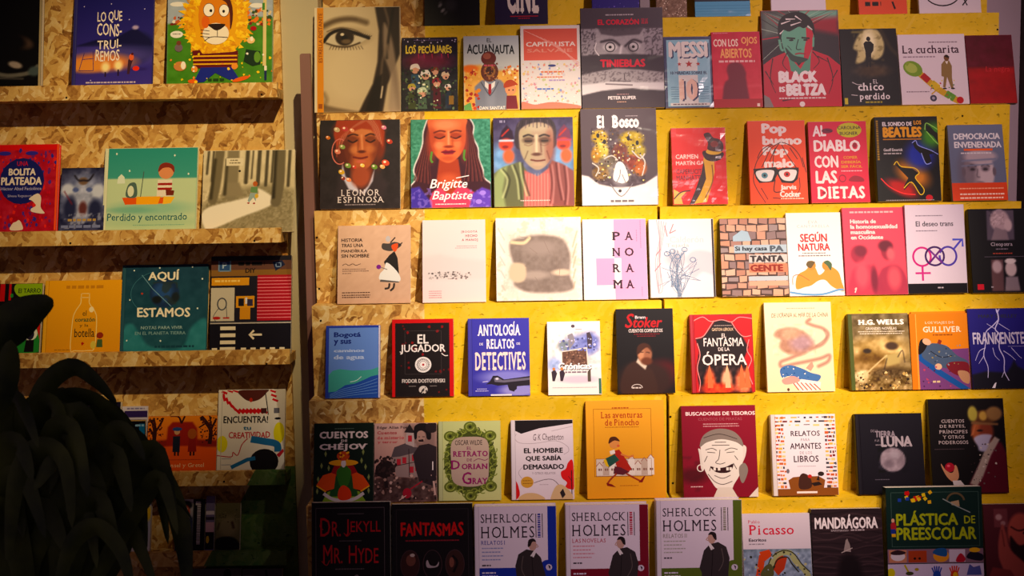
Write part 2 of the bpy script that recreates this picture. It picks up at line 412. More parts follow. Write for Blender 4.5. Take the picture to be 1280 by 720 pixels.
def finish_canvas(cv, k, ox, oz, yoff, name, parent, ky):
    """k metres per photo pixel, (ox, oz) local position of the canvas origin r[0], r[3]"""
    x0, y0, x1, y1 = cv.r; V = []; F = []; C = []
    base = yoff
    if cv.g is not None:
        X, Y, c = cv.g; ny, nx = X.shape
        vv = np.stack([(X - x0) * k + ox, np.full(X.shape, base), (y1 - Y) * ky + oz], -1).reshape(-1, 3)
        V += vv.tolist(); C += c.reshape(-1, 3).tolist()
        idx = np.arange(nx * ny).reshape(ny, nx)
        F += np.stack([idx[1:, :-1], idx[1:, 1:], idx[:-1, 1:], idx[:-1, :-1]], -1).reshape(-1, 4).tolist()
    n = len(V)
    for (x, y), c, z in zip(cv.v, cv.c, cv.z):
        V.append(((x - x0) * k + ox, base - z * 0.000005, (y1 - y) * ky + oz)); C.append(tuple(c))
    F += [tuple(n + i for i in f) for f in cv.f]
    if not V: return None
    me = bpy.data.meshes.new(name); me.from_pydata(V, [], F)
    at = me.color_attributes.new('ink', 'FLOAT_COLOR', 'POINT')
    cc = np.ones((len(V), 4), np.float32); lc = lin(np.array(C)) ** 1.14; gm = lc.mean(1, keepdims=True); cc[:, :3] = np.clip(gm + (lc - gm) * 1.08, .002, .95); at.data.foreach_set('color', cc.ravel())
    return link(name, me, M_PRINT, parent)

# ---------------------------------------------------------------- tiers of the display and shelves
YB = [3.20 - 0.08 * k for k in range(9)]
XL, XS, XR = -0.4905, 0.3690, 1.274
ZL = {}   # ledge height per (unit, row)
for u, ys in (('L', (31, 138, 260, 379, 498, 629.5, 770)), ('R', (25, 140, 261.5, 378, 498.5, 630, 770))):
    for k, y in enumerate(ys): ZL[u, k] = px(640, y, YB[k + 1]).z
YW, YF = 3.125, 3.035        # left shelf: back board face, lip front
LIP = 0.014
SL = [px(175, y, YF).z for y in (105.3, 287.3, 440, 591, 691.5, 792)]
LIPH = 18.4 * YF / FPX

def cover_mesh(W, H, t, bt, hard, hinge):
    if hard:
        p = [(0, .0012), (.0012, 0), (hinge * .62, 0), (hinge * .74, .0009), (hinge * .9, .0009), (hinge, 0), (W, 0), (W, bt), (bt, bt), (bt, t - bt), (W, t - bt), (W, t), (.0012, t), (0, t - .0012)]
    else:
        p = [(0, .0008), (.0008, 0), (W, 0), (W, bt), (bt, bt), (bt, t - bt), (W, t - bt), (W, t), (.0008, t), (0, t - .0008)]
    n = len(p); V = [(x, y, 0) for x, y in p] + [(x, y, H) for x, y in p]
    F = [(i, (i + 1) % n, n + (i + 1) % n, n + i) for i in range(n)] + [tuple(range(n))[::-1], tuple(range(n, 2 * n))]
    me = bpy.data.meshes.new('cover'); me.from_pydata(V, [], F)
    bm = bmesh.new(); bm.from_mesh(me); bmesh.ops.recalc_face_normals(bm, faces=bm.faces); bm.to_mesh(me); bm.free()
    return me

_pend = None
GROUPS = {}
def flush():
    global _pend
    if _pend is None: return
    cv, k, ox, root, ky = _pend
    o = finish_canvas(cv, k, ox, 0.0, -0.00012, 'printed_front', root, ky)
    _pend = None
def book(row, x0, y0, x1, y1, label, cov='#222222', t=14, hard=False, wrap=False, fwd=0.0, rz=0.0, kind=None, group=None, spine=None, back=0.0):
    """row: 'L0'..'L6','R0'..'R6' display rows, 'S0'..'S5' shelf rows; rectangle of the front cover in the photo"""
    global CV, _pend
    flush()
    t = t / 1000.0; u, k = row[0], int(row[1])
    if u == 'S':
        yf = YF + 0.0175 + fwd; yb = YW; zl = SL[k] - LIP; y1 = y1 + 6
    else:
        yf = YB[k + 1] + 0.017 + fwd; yb = YB[k]; zl = ZL[u, k]
    room = yb - yf - t - 0.0012 - back; H = .2; xm, ym = (x0 + x1) / 2, (y0 + y1) / 2
    for _ in range(6):        # height so that the leaning front's top edge is where it is seen
        lean = math.asin(max(0.0, min(0.27, room / H)))
        H = (px(xm, y0, yf + H * math.sin(lean)).z - zl - t * math.sin(lean)) / math.cos(lean)
    ymid = yf + H / 2 * math.sin(lean); c = px(xm, ym, ymid)
    W = (px(x1, ym, ymid) - px(x0, ym, ymid)).x
    root = empty('book' if kind is None else kind, (c.x - W / 2, yf, zl + t * math.sin(lean) + .0004), label, 'book', group)
    root.rotation_euler = (-lean, 0, rz)
    bt = .0024 if hard else .0005; hg = 0.0105
    co_ = link('cover', cover_mesh(W, H, t, bt, hard, hg), plain(cov, .38, key='cover_paper'), root)
    ins = .003 if hard else .0003
    link('page_block', box_mesh(bt + .0002, bt + .0001, ins, W - ins, t - bt - .0001, H - ins), M_PAGE, root)
    if spine: co_['label'] = spine
    if wrap:
        e = .0009; bm = bmesh.new(); bmesh.ops.create_grid(bm, x_segments=10, y_segments=12, size=.5)
        rnd = random.Random(int(x0))
        for v in bm.verts:
            a, b_ = v.co.x + .5, v.co.y + .5
            v.co = Vector((-e + a * (W + 2 * e), -e - .0011 - rnd.random() * .0007, .0002 + b_ * (H + e)))
        g2 = bmesh.ops.create_grid(bm, x_segments=8, y_segments=2, size=.5)['verts']
        for v in g2:
            a, b_ = v.co.x + .5, v.co.y + .5
            v.co = Vector((-e + a * (W + 2 * e), -e - .0011 + b_ * (t + e), H + e + rnd.random() * .0008))
        for sx in (-e, W + e):
            g3 = bmesh.ops.create_grid(bm, x_segments=2, y_segments=8, size=.5)['verts']
            for v in g3:
                a, b_ = v.co.x + .5, v.co.y + .5
                v.co = Vector((sx, -e - .0011 + a * (t + e), .0002 + b_ * (H + e)))
        me = bpy.data.meshes.new('wrap'); bm.to_mesh(me); bm.free()
        w = link('plastic_wrap', me, M_WRAP, root); w['label'] = 'clear shrink wrap'
    off = (x1 - x0) * hg / W if hard else 0.25
    CV = Canvas(x0 + off, y0 + .25, x1 - .25, y1 - .1)
    _pend = (CV, W / (x1 - x0), off * W / (x1 - x0), root, H * .999 / (y1 - y0))
    return root

# ---------------------------------------------------------------- the setting
def wall_mat(name, c, r=.8):
    m, nt, b, N, L = newmat(name)
    tc = N('ShaderNodeTexCoord'); ns = N('ShaderNodeTexNoise'); ns.inputs['Scale'].default_value = 5; ns.inputs['Detail'].default_value = 8
    L(tc.outputs['Object'], ns.inputs['Vector'])
    mx = N('ShaderNodeMix', data_type='RGBA'); cc = linh(c); mx.inputs[6].default_value = tuple(v * .88 for v in cc[:3]) + (1,); mx.inputs[7].default_value = cc
    L(ns.outputs['Fac'], mx.inputs[0]); L(mx.outputs[2], b.inputs['Base Color']); b.inputs['Roughness'].default_value = r
    bp = N('ShaderNodeBump'); bp.inputs['Strength'].default_value = .15; bp.inputs['Distance'].default_value = .001
    L(ns.outputs['Fac'], bp.inputs['Height']); L(bp.outputs[0], b.inputs['Normal'])
    return m
M_CREAM = wall_mat('cream_wall_paint', '#c0b48e')
M_BROWN = wall_mat('brown_board_paint', '#80594f', .5)
tag(link('wall_back', box_mesh(-2.6, 3.38, 0, 3.2, 3.50, 3.3), M_CREAM), kind='structure')
tag(link('floor', box_mesh(-2.6, -1.2, -.1, 3.2, 3.50, 0), wall_mat('concrete_floor', '#4a3f38', .5)), kind='structure')
tag(link('wall_left', box_mesh(-2.6, 3.1405, 0, XL - .004, 3.379, 3.3), M_CREAM), kind='structure')
# pale pier at the right of the display, dark doorway board beside it
a = px(1245, 100, 3.30); b = px(1274, 100, 3.30)
tag(link('trim_1', box_mesh(a.x - .25, 3.30, 0, b.x, 3.378, 3.3), wall_mat('lilac_pier_paint', '#b9a3ae')), kind='structure')
tag(link('wall_right', box_mesh(b.x + .001, 3.20, 0, b.x + .9, 3.378, 3.3), wall_mat('dark_wall_paint', '#2a1818')), kind='structure')

# brown board standing between shelf and display (round upper corner)
def rounded_board(x0, x1, z0, z1, y0, y1, r, slant):
    p = [(x0 + slant, z0), (x1, z0), (x1, z1)]
    for i in range(7):
        a_ = math.pi / 2 + i / 6 * math.pi / 2; p.append((x0 + r + r * math.cos(a_), z1 - r + r * math.sin(a_)))
    n = len(p); V = [(x, y0, z) for x, z in p] + [(x, y1, z) for x, z in p]
    F = [tuple(range(n)), tuple(range(2 * n - 1, n - 1, -1))] + [(i, n + i, n + (i + 1) % n, (i + 1) % n) for i in range(n)]
    me = bpy.data.meshes.new('board'); me.from_pydata(V, [], F)
    bm = bmesh.new(); bm.from_mesh(me); bmesh.ops.recalc_face_normals(bm, faces=bm.faces); bm.to_mesh(me); bm.free()
    return me
a = px(374.5, 67, 2.985); c_ = px(420, 67, 3.2); c_.x = XL - .003
o = link('brown_panel', rounded_board(a.x, c_.x, 0, a.z, 2.985, 3.003, .006, -.006), M_BROWN)
tag(o, 'tall purplish-brown panel with rounded top corner in the gap between shelf and display', 'panel')

# ---- the two stepped display stands of strand board, mostly painted yellow
for u, xa, xb, lab in (('L', XL, XS - .0035, 'stepped strand-board book stand, bare at its left edge, yellow beyond'), ('R', XS + .0035, XR, 'stepped yellow-painted strand-board book stand on the right of the seam')):
    root = empty('display_stand', (xa, YB[7], 0), lab, 'display stand')
    inv = Vector((xa, YB[7], 0))
    def part(name, x0, y0, z0, x1, y1, z1, mat):
        o = link(name, box_mesh(x0, y0, z0, x1, y1, z1), mat, None); o.parent = root
        o.matrix_parent_inverse = Matrix.Translation(-inv); return o
    for k in range(8):
        top = ZL[u, k - 1] if k else ZL[u, 0] + .245
        bot = ZL[u, k] - .0005 if k < 7 else 0
        zb = (bot - .015) if k < 7 else 0
        part('riser_board', xa, YB[k], zb if k < 7 else 0, xb, YB[k] + .015, top, M_YEL)
        if k < 7:
            part('ledge', xa, YB[k + 1] + .0151, ZL[u, k] - .015, xb, YB[k] - .0001, ZL[u, k], M_YEL)
    # stepped cheeks closing the ends
    for sx in ((xa + .0005, xa + .0155),):
        for k in range(8):
            top = (ZL[u, k - 1] if k else ZL[u, 0] + .245) - .016
            part('side_panel', sx[0], YB[k] + .0152, 0, sx[1], YB[k] + .0945, top, M_YEL)
# screws
M_SCR = plain('#1a120c', .4, .6, 'screw_metal')
def screw(x, y, Y, parent=None, name='screw'):
    p = px(x, y, Y); bm = bmesh.new()
    bmesh.ops.create_cone(bm, cap_ends=True, segments=10, radius1=.0028, radius2=.0022, depth=.0012, matrix=Matrix.Translation(p - Vector((0, .0006, 0))) @ Matrix.Rotation(math.pi / 2, 4, 'X'))
    me = bpy.data.meshes.new('screw'); bm.to_mesh(me); bm.free()
    o = link(name, me, M_SCR); 
    if parent:
        o.parent = parent; o.matrix_parent_inverse = Matrix.Translation(-Vector(parent.location))
stL, stR = [o for o in COL.objects if o.name.startswith('display_stand')][:2]
for x, y, k in ((396, 297, 3), (399, 361, 3), (401, 401, 4)): screw(x, y, YB[k], stL)
for x, y, k in ((1247, 37, 1), (1203, 145, 2), (838, 521, 5), (841, 604, 5)): screw(x, y, YB[k], stR)

# ---- left shelf unit
xe = px(354, 150, YW).x
root = empty('wall_shelf', (-1.5, YF, 0), 'raw strand-board wall shelves at the left, lower right corner painted green', 'shelf')
inv = Vector((-1.5, YF, 0))
zc = px(334, 600, YF)
for nd in M_SHELF.node_tree.nodes:     # green from a diagonal line at the lower right corner
    if nd.type == 'MATH' and nd.operation == 'ADD' and abs(nd.inputs[1].default_value) < 1e-6: nd.inputs[1].default_value = 0.0
gA = px(312, 600, YF); gB = px(256, 705, YF)
sl = (gA.x - gB.x) / (gA.z - gB.z)      # boundary x = gA.x + sl*(z-gA.z)
M_GRN = osb('green_corner_strand_board', '#28662c', (1, -sl, -gA.x + sl * gA.z))
def spart(name, x0, y0, z0, x1, y1, z1, mat):
    o = link(name, box_mesh(x0, y0, z0, x1, y1, z1), mat); o.parent = root; o.matrix_parent_inverse = Matrix.Translation(-inv); return o
spart('back_board', -1.5, YW, SL[3] - .01, xe, YW + .015, 2.5, M_OSB)
spart('back_board', -1.5, YW, 0, xe, YW + .015, SL[3] - .0105, M_GRN)
for k, z in enumerate(SL):
    xr = xe + .001 + (0.006 if k in (1,) else 0)
    mt = M_GRN if k > 2 else M_OSB
    xr = px({0: 346, 1: 351, 2: 362, 3: 356, 4: 358, 5: 358}[k], 360, YF).x - (px(640, 360, YF).x)
    yl = {0: 103, 1: 286, 2: 438, 3: 590, 4: 691, 5: 790}[k]
    xr = px({0: 346, 1: 351, 2: 362, 3: 356, 4: 358, 5: 358}[k], yl, YF).x
    spart('shelf_lip', -1.5, YF, z - LIPH, xr, YF + .015, z, mt)
    spart('shelf_deck', -1.5, YF + .0151, z - LIPH, xr - .001, YW - .0002, z - LIP, mt)
for x, y in ((83, 122), (327, 118), (88, 304), (318, 301), (90, 458), (333, 455), (280, 602)): screw(x, y, YF, root)

# ================================================================ BOOKS ON THE LEFT SHELVES
book('S0', -62, -30, 52, 106, 'black-covered book with a man in a dark hat, leftmost on the top left shelf', '#0b0a0a', 16)
BG('#0a0909'); B(24, 52, 17, 8, '#6d5646', .6, 15); B(14, 50, 20, 12, '#0a0808', .6, 20); B(20, 80, 9, 4, '#a5988a', .5, 15)
BS([(-10, 88), (10, 93), (38, 90), (48, 82)], 5, '#6f6c62', 2); B(44, 88, 8, 6, '#4e5a58', .6); BS([(0, 96), (30, 97)], 2, '#5a5650', 2)
DV(49.2, -20, 104, 2.2, '#c9b992'); R(49, -30, 52, 106, '#b3a37c')
book('S0', 91, -14, 191, 106, 'deep blue picture book titled LO QUE CONSTRUIREMOS with a mountain at dusk', '#2c2a70', 11, True)
BG('#27266e', '#4a3f94'); B(170, 60, 24, 20, '#232455', .3); BP([(92, 58), (120, 50), (140, 50), (163, 38), (170, 36), (190, 52), (190, 58)], '#1e1d4a', 2)
B(169, 35, 4, 2.5, '#b7a6c4', .6); B(140, 70, 60, 12, '#6f63ad', .8, a=.6); B(125, 78, 42, 11, '#d98a52', .6); B(110, 82, 26, 8, '#e39a4d', .7)
B(133, 84, 5, 6, '#ffe9a8', .9); B(149, 82, 5, 6, '#ffe9a8', .9); B(175, 87, 10, 2, '#3a2f78', .6)
R(132, 90, 134, 96, '#33203c'); R(148, 87, 150, 95, '#33203c'); E(171, 86, 4.2, 3, '#e2452f')
P([(160, 93), (161, 76), (165, 68), (168, 72), (165, 82), (163, 93)], '#4a2c3a'); E(165, 72, 3, 4, '#e0714a'); E(166, 68, 1.6, 1.6, '#5b2020')
S([(106, 66), (100, 88)], .8, '#3a3372'); S([(117, 64), (118, 88)], .8, '#3a3372'); S([(104, 74), (118, 73)], .8, '#3a3372'); S([(100, 88), (118, 88)], .8, '#3a3372')
for s_, a_, b_, c_, d_ in (('LO QUE', 121, 13, 152, 29), ('CONS-', 121, 29, 152, 46), ('TRUI-', 122, 49, 152, 62), ('REMOS', 120, 62, 150, 77)): T(s_, a_, b_, c_, d_, '#f4e7d6', .012, jit=.12)
D(109, 102, 171, 1.8, '#c9b9c4')
for x, y in ((138, 5), (161, 25), (104, 8), (180, 12), (115, 100)): E(x, y, .7, .7, '#cfc8ea')
R(95.3, -14, 96.2, 106, '#4a4690')

book('S0', 209, -34, 341, 105, 'green picture book showing a big yellow-maned lion in a striped jersey', '#3c6a2e', 10)
BG('#a9b4bc'); BP([(209, 30), (225, 27), (260, 24), (300, 20), (341, 24), (341, 106), (209, 106)], '#4f8a2a', 2); NZ(.05, 9)
SPK(26, 211, 21, 240, 31, ['#7e3226', '#e9e2d0', '#c46b43', '#3f5a2d'], 1.5, 3, 2); SPK(40, 306, 13, 340, 32, ['#7e3226', '#d8c8a0', '#e0803b', '#3f5a2d'], 1.5, 3.4, 4)
E(222, 5, 10, 3, '#e6e4da'); E(321, 8, 9, 3, '#e6e4da'); E(221, 43, 8, 4.4, '#e8e6da'); D(216, 42, 226, 1, '#55504a')
E(270, 27, 40, 45, '#e3ac22', n=30)
rn = random.Random(4)
for i in range(230):      # mane tufts
    a_ = rn.random() * 6.283; q = rn.uniform(.7, 1.15); X_, Y_ = 270 + 36 * q * math.cos(a_), 27 + 41 * q * math.sin(a_); d = rn.uniform(5, 10); aa = a_ + rn.uniform(-.5, .5)
    P([(X_ - 3 * math.sin(aa), Y_ + 3 * math.cos(aa)), (X_ + 3 * math.sin(aa), Y_ - 3 * math.cos(aa)), (X_ + d * math.cos(aa), Y_ + d * math.sin(aa))], rn.choice(['#f0c332', '#e5ae22', '#f4cf4a', '#d99a1c']))
E(269, 20, 21, 36, '#d98a2c'); E(270, 43, 16.5, 13.5, '#efe6cf'); E(257, 28, 5, 8, '#d9702c'); P([(277, 0), (283, 5), (287, 18), (288, 38), (291, 25), (290, 8), (284, -6), (276, -8)], '#5b2a1e', 1)
E(261, 13, 7.2, 8.6, '#2a1c14'); E(280, 14, 6.6, 8, '#2a1c14'); E(261, 13, 6.6, 8.0, '#f5efdf'); E(280, 14, 6.0, 7.4, '#f5efdf'); E(263.5, 14, 1.8, 2, '#1a1410'); E(279.5, 15, 1.7, 2, '#1a1410')
P([(261, 31), (281, 31), (278, 36), (271, 39), (265, 36)], '#33211a', 1); S([(272, 38), (272, 47)], .8, '#33211a'); S([(256, 52), (265, 47), (285, 48)], 1, '#33211a')
for y in (38, 42, 46): S([(251, y), (262, y + 1.5)], .8, '#33211a')
P([(241, 64), (250, 63), (254, 68), (292, 66), (298, 64), (298, 84), (290, 86), (243, 86)], '#6a1c20')
for y in (70, 75, 80): R(242, y, 297, y + 1.7, '#e8b53a')
P([(252, 85), (290, 85), (302, 103), (288, 101), (270, 92), (256, 103), (243, 104)], '#2a3590'); E(244, 87, 4, 4, '#e59a48'); E(294, 84, 4, 4, '#e59a48'); E(242, 102, 6, 2.6, '#dd6d2e'); E(302, 100, 11, 2.6, '#dd6d2e', -15)
T('CORAZÓN', 260, 98, 281, 103, '#2a3a1c', .02) if False else D(261, 99, 281, 3.2, '#2a4a1c')
R(329, -34, 333.2, 84, '#d9c98e'); R(331, 84, 334, 102, '#e8e2d0'); R(331, 90, 334, 102, '#23305c'); R(328, 5, 331, 14, '#4c8a3a')
P([(308, 63), (326, 66), (326, 82), (316, 84), (305, 78)], '#1f3a22'); E(322, 73, 4, 7, '#6b9a3c'); E(317, 37, 4, 3, '#a9222a'); E(314, 52, 5, 4, '#e8c889'); E(315, 50, 2, 3, '#f4ecd8')
E(224, 60, 5, 5, '#7a6a70'); E(224, 54, 3, 3, '#7b4a34'); E(226, 83, 8, 6, '#c98a52'); E(230, 82, 3, 5, '#f1e8d4')
SPK(30, 211, 68, 341, 103, ['#f0cf45', '#e98f4a', '#f2efe0', '#d8c23c'], .9, 2.2, 9)

book('S1', -30, 181, 72, 289, 'bright red book titled BOLITA PLATEADA on a dark blue disc, on the second shelf down', '#d8322f', 14, True)
BG('#b52b3a'); NZ(.09, 7); R(-30, 181, 72, 188, '#d9322d'); SPK(230, -30, 187, 68, 288, ['#5a3a8e', '#7d2f6d', '#e2403a', '#3f3a94', '#c42a38'], .9, 2.6, 5, 1.4)
E(27, 227, 28, 29, '#252a6e'); T('UNA', 20, 202, 34, 208, '#c23140', .02); T('BOLITA', 10, 211, 44, 220, '#e9dccb', .045); T('PLATEADA', 1, 222, 52, 232, '#e9dccb', .045)
T('Héctor Abad Faciolince', 1, 234.5, 52, 238.5, '#b9b3cf', .01); T('Silvana Regazzoni', 10, 244, 40, 248, '#b9b3cf')
P([(41, 246), (48, 243), (52, 248), (52, 260), (57, 268), (42, 266), (40, 262), (46, 258), (41, 252), (37, 250)], '#e6d8c3', 1)
P([(15, 288), (18, 280), (22, 278), (26, 276), (30, 282), (30, 288)], '#e6d8c3', 1); E(4, 192, 8, 2.6, '#41399a'); E(38, 192, 8, 2.6, '#41399a'); R(69.5, 181, 72, 289, '#f0653f')

book('S1', 75, 210, 131, 289, 'small blue-grey paperback with a horned bull head on a muscular figure', '#1c1d30', 12)
BG('#23243f', '#3a3d5e'); B(103, 246, 30, 30, '#8f97b8', .7); B(103, 252, 16, 24, '#aab0c6', .5); NZ(.16, 6); B(84, 238, 8, 8, '#c9cfdd', .5); B(122, 240, 8, 9, '#c9cfdd', .5)
B(88, 262, 8, 16, '#2c3050', .6); B(119, 264, 8, 14, '#2c3050', .6); B(103, 227, 6, 5, '#7c6450', .4); BS([(92, 220), (97, 226), (103, 226), (110, 226), (115, 219)], 2.4, '#2a2630', 1.5)
B(94, 238, 4, 3, '#5c6a9c', .4); B(111, 238, 4, 3, '#5c6a9c', .4); B(104, 262, 5, 9, '#693b3a', .6); NZ(.6, 5, 75, 268, 131, 288, '#b7bdd2', .55); D(86, 275, 121, 3, '#b89a5c'); BS([(80, 240), (90, 256)], 1.4, '#7a2c38', 1.2)
T('EL LABERINTO', 79, 283, 128, 288, '#8c93b5', .02) if False else D(78, 283, 128, 3.4, '#8088ad')

book('S1', 129, 185, 246, 288, 'teal and cream picture book titled Perdido y encontrado with a small boat', '#d9dcb5', 10, True, spine='pale cream cover with teal front')
BG('#3f9a8c', '#6fb39d'); BP([(129, 224), (246, 224), (246, 290), (129, 290)], '#c6d8ae', 1.4); B(190, 262, 46, 9, '#8fc0a4', .9, a=.7); B(163, 264, 28, 4, '#79b39a', .8, a=.6); B(188, 280, 60, 6, '#b0cda4', .9, a=.7)
P([(153, 248), (219, 248), (214, 256), (157, 257)], '#e2682a'); P([(171, 247), (201, 247), (198, 257), (171, 257)], '#f4b22a'); P([(205, 247), (219, 248), (214, 256), (204, 257)], '#f2c24c')
P([(158, 247), (159, 234), (164, 229), (170, 231), (171, 247)], '#5d7468', 1); E(163.5, 240, 4, 7, '#dfe3c4')     # bundle in the bow
S([(176, 247), (179, 215)], 1, '#55635c'); P([(196, 247), (197, 226), (215, 226), (215, 247)], '#e9dfca')
for y in (230, 236): R(197, y, 215, y + 3, '#a9332c')
E(207, 216, 9.5, 9, '#dd9a6c'); P([(197, 216), (199, 207), (207, 204), (216, 208), (217, 217), (212, 211), (203, 211)], '#8c3a2a', 1); P([(207, 238), (218, 240), (217, 246), (208, 246)], '#7d3423')
P([(147, 222), (151, 218), (155, 222), (156, 230), (146, 230)], '#dfe9d2')
T('Perdido y encontrado', 135.5, 268, 235, 280, '#2f6f72', .012, jit=.06); D(168, 282.5, 232, 1, '#8db79c')
for x, y in ((144, 192), (161, 214), (217, 195), (235, 219)): E(x, y, 1, 1.4, '#e6efdb')

book('S1', 253, 188, 368, 289, 'grey pencil-drawn forest picture book with a tiny walker, overhanging the shelf end', '#d8cfae', 8)
BG('#ddd2b0', '#c9bb96'); NZ(.05, 6); BP([(253, 258), (300, 238), (330, 232), (368, 240), (368, 296), (253, 296)], '#8d8466', 8, a=.8); NZ(.12, 2.2, 253, 240)
BP([(258, 290), (256, 265), (300, 252), (322, 246), (322, 238), (334, 244), (342, 252), (336, 262), (300, 276), (272, 288)], '#efe8d4', 2.5, 1)
for x, w, y1 in ((258, 3, 218), (264, 2.5, 228), (307, 5, 230), (314, 2, 225), (322, 5, 233), (332, 4, 234), (339, 2.5, 230), (360, 4, 235), (348, 2, 226)): BS([(x + 2, 186), (x, y1)], w, '#544d3a', 1.6, .95)
BS([(274, 186), (270, 230), (266, 252)], 12, '#7d7358', 2.2); BS([(268, 200), (264, 250)], 4, '#463f2c', 2.5, .85)
BS([(291, 186), (290, 225), (289, 246)], 15, '#90866a', 2.2); BP([(281, 230), (299, 230), (306, 248), (276, 248)], '#978c6f', 3); BS([(283, 200), (281, 245)], 4, '#463f2c', 2.5, .85)
BS([(350, 186), (349, 230), (345, 256)], 13, '#766d54', 2); BS([(344, 190), (342, 250)], 4, '#332d1e', 3, .9)
R(282, 198, 303, 208, '#e4dabb'); D(287, 200, 297, 1.5, '#8d8468'); D(286, 203.5, 300, 1.5, '#8d8468'); E(299, 215, 1.5, 1.5, '#2c2619')
P([(313, 243), (314, 236), (322, 236), (322, 244)], '#6f9460'); P([(313, 244), (321, 244), (320, 255), (317, 250), (312, 256), (310, 254)], '#9db0ab'); E(319, 232, 3, 3.4, '#bb6a39'); E(321, 248, 2.4, 3, '#d9b44c'); E(311, 257, 1.5, 1, '#a8382c'); E(318, 257.5, 1.5, 1, '#a8382c')

book('S2', -45, 355, 51, 441, 'green and black picture book with a lime bubble reading El TARRO behind the leaf', '#191614', 12)
BG('#171314'); R(-2, 355, 4, 377, '#c3202a'); R(9, 355, 12, 376, '#c3202a'); P([(16, 358), (24, 353), (50, 353), (51, 368), (40, 376), (24, 372), (17, 366)], '#93b51e', 1)
T('El TARRO', 21, 361, 49, 367, '#20301a', .02); P([(38, 404), (50, 396), (51, 425), (45, 418)], '#c8342a', 1)
P([(4, 441), (8, 418), (20, 408), (30, 412), (34, 402), (42, 402), (48, 416), (51, 441)], '#2f8c3a', 1); E(38, 418, 10, 9, '#dfe3cf'); E(39, 419, 5, 7, '#29223a'); E(42, 404, 5, 7, '#82b42a'); P([(32, 441), (34, 426), (44, 426), (44, 441)], '#171314')
for x, y in ((17, 425), (23, 421), (27, 427), (20, 432)): E(x, y, 2.3, 2.3, '#12331b')
E(13, 370, 2, 2.6, '#2f8c3a'); S([(4, 430), (5, 441)], 3, '#c8d6b0')
book('S2', 54, 350.5, 153, 441, 'golden yellow picture book with a white outlined bottle, el corazón y la botella', '#e3a512', 10, True)
BG('#ecae18', '#e0a010', 6); D(81, 357, 130, 4, '#c98d18'); R(58.6, 350.5, 59.4, 441, '#c58c10')
S([(100, 372), (100, 380), (94, 390), (91, 402), (90, 438), (96, 440), (112, 440), (120, 436), (121, 402), (118, 390), (111, 380), (111, 372)], 1.1, '#f4d98c'); FR(100, 367, 111, 373, .9, '#f4d98c')
E(114, 388, 3, 3.6, '#f7e7b4'); T('el', 103, 389, 108, 396, '#6b5420', .01); T('corazón', 94, 398, 119, 403.5, '#5a6a3a', .03); T('y la', 100, 406, 111, 411, '#6b5420', .01); T('botella', 94, 412, 119, 423, '#4c3b1c', .01)
P([(103, 430), (105, 429), (107, 431), (104, 434)], '#b8321e'); E(126, 421, 4.4, 4, '#9c3a20'); P([(123, 426), (129, 426), (130, 436), (122, 436)], '#4f6a3e'); E(118, 433, 3.4, 5, '#d6c45a'); D(70, 438, 90, 1.6, '#b98514')
book('S2', 151, 331, 259, 441, 'dark teal picture book titled AQUÍ ESTAMOS with the earth in space', '#23505c', 10, True)
BG('#22485a', '#2b5d68'); BP([(155, 441), (156, 412), (166, 407), (176, 420), (190, 436), (228, 438), (240, 412), (258, 402), (258, 441)], '#3f8e93', 4, 1, .8); NZ(.04, 8)
B(205, 368, 18.5, 18.5, '#223a5c', .12); B(203, 366, 12, 12, '#35588a', .6); NZ(.7, 9, 190, 353, 221, 383, '#33403a', .56); B(196, 376, 6, 5, '#1a2326', .5); B(219, 373, 5, 6, '#222d30', .5)
S([(176, 344), (190, 362), (214, 385)], .8, '#7ba6b5', 0); RING(205, 368, 42, 30, .5, '#4f8794', 110, 250)
T('AQUÍ', 184, 337, 223, 353, '#efe8cd', .03, jit=.05); T('ESTAMOS', 171.5, 386, 238, 399, '#efe8cd', .03, jit=.06)
T('NOTAS PARA VIVIR', 177, 410, 229, 414, '#9fbcb6', .01); T('EN EL PLANETA TIERRA', 170, 417, 233, 421, '#86aaa8', .01)
for x, y in ((166, 338), (198, 335), (162, 376), (239, 334), (247, 388), (252, 350), (202, 429), (160, 428)): E(x, y, 1, 1.1, '#dfe9dc')
D(195, 435, 244, 2.6, '#1d4856'); E(177, 368, 1.3, 1.3, '#c24b30')

# boxed craft kit in a clear bag
book('S2', 263, 320, 364, 440, 'clear-bagged black craft kit with yellow and red striped parts and card header reading DIY', '#16131f', 12, wrap=True, kind='craft_kit')
CV.r = (263.2, 320, 364, 440)
R(263, 320, 364, 340, '#8f6a35'); R(263, 320, 364, 332, '#6b4a3c'); FR(272, 318, 288, 334, 1.6, '#7d9ab0'); R(273.5, 321, 286.5, 332.5, '#3a5a86'); T('P', 277, 322, 283, 330, '#a8bccd', .03)
T('DIY', 306, 330, 319, 336, '#1b1713', .03); D(297, 322, 330, 4.5, '#221c1a'); P([(340, 322), (352, 318), (356, 326), (344, 334)], '#1d2a4a'); FR(344, 323, 351, 329, 1, '#8fa5c0')
R(264, 342, 311, 352, '#d99e1a'); D(268, 345, 300, 2.5, '#f2d27a'); R(263.5, 355, 293, 398, '#c9c2ad'); RING(277.5, 376, 5.5, 7.5, 1.6, '#4b5058'); S([(273, 382), (267, 392), (270, 398)], .8, '#4b5058'); S([(283, 380), (284, 394)], .8, '#4b5058')
E(271, 394, 5, 2, '#b3302c'); R(279, 393, 287, 395, '#b3302c'); R(295, 366, 318, 381, '#d99e1a'); R(298, 369, 305, 379, '#1d1a22'); R(309, 370, 316, 379, '#3a3550'); R(306.5, 368, 309, 376, '#ddd'); R(300, 381, 313, 396, '#cf941a')
R(321.5, 339, 364, 398, '#b01d33')
for i in range(13): R(321.5, 342 + i * 4.3, 364, 343 + i * 4.3, '#e88a92')
R(263, 400, 364, 401.6, '#b9b2a6'); R(263, 401.6, 364, 440, '#15121f')
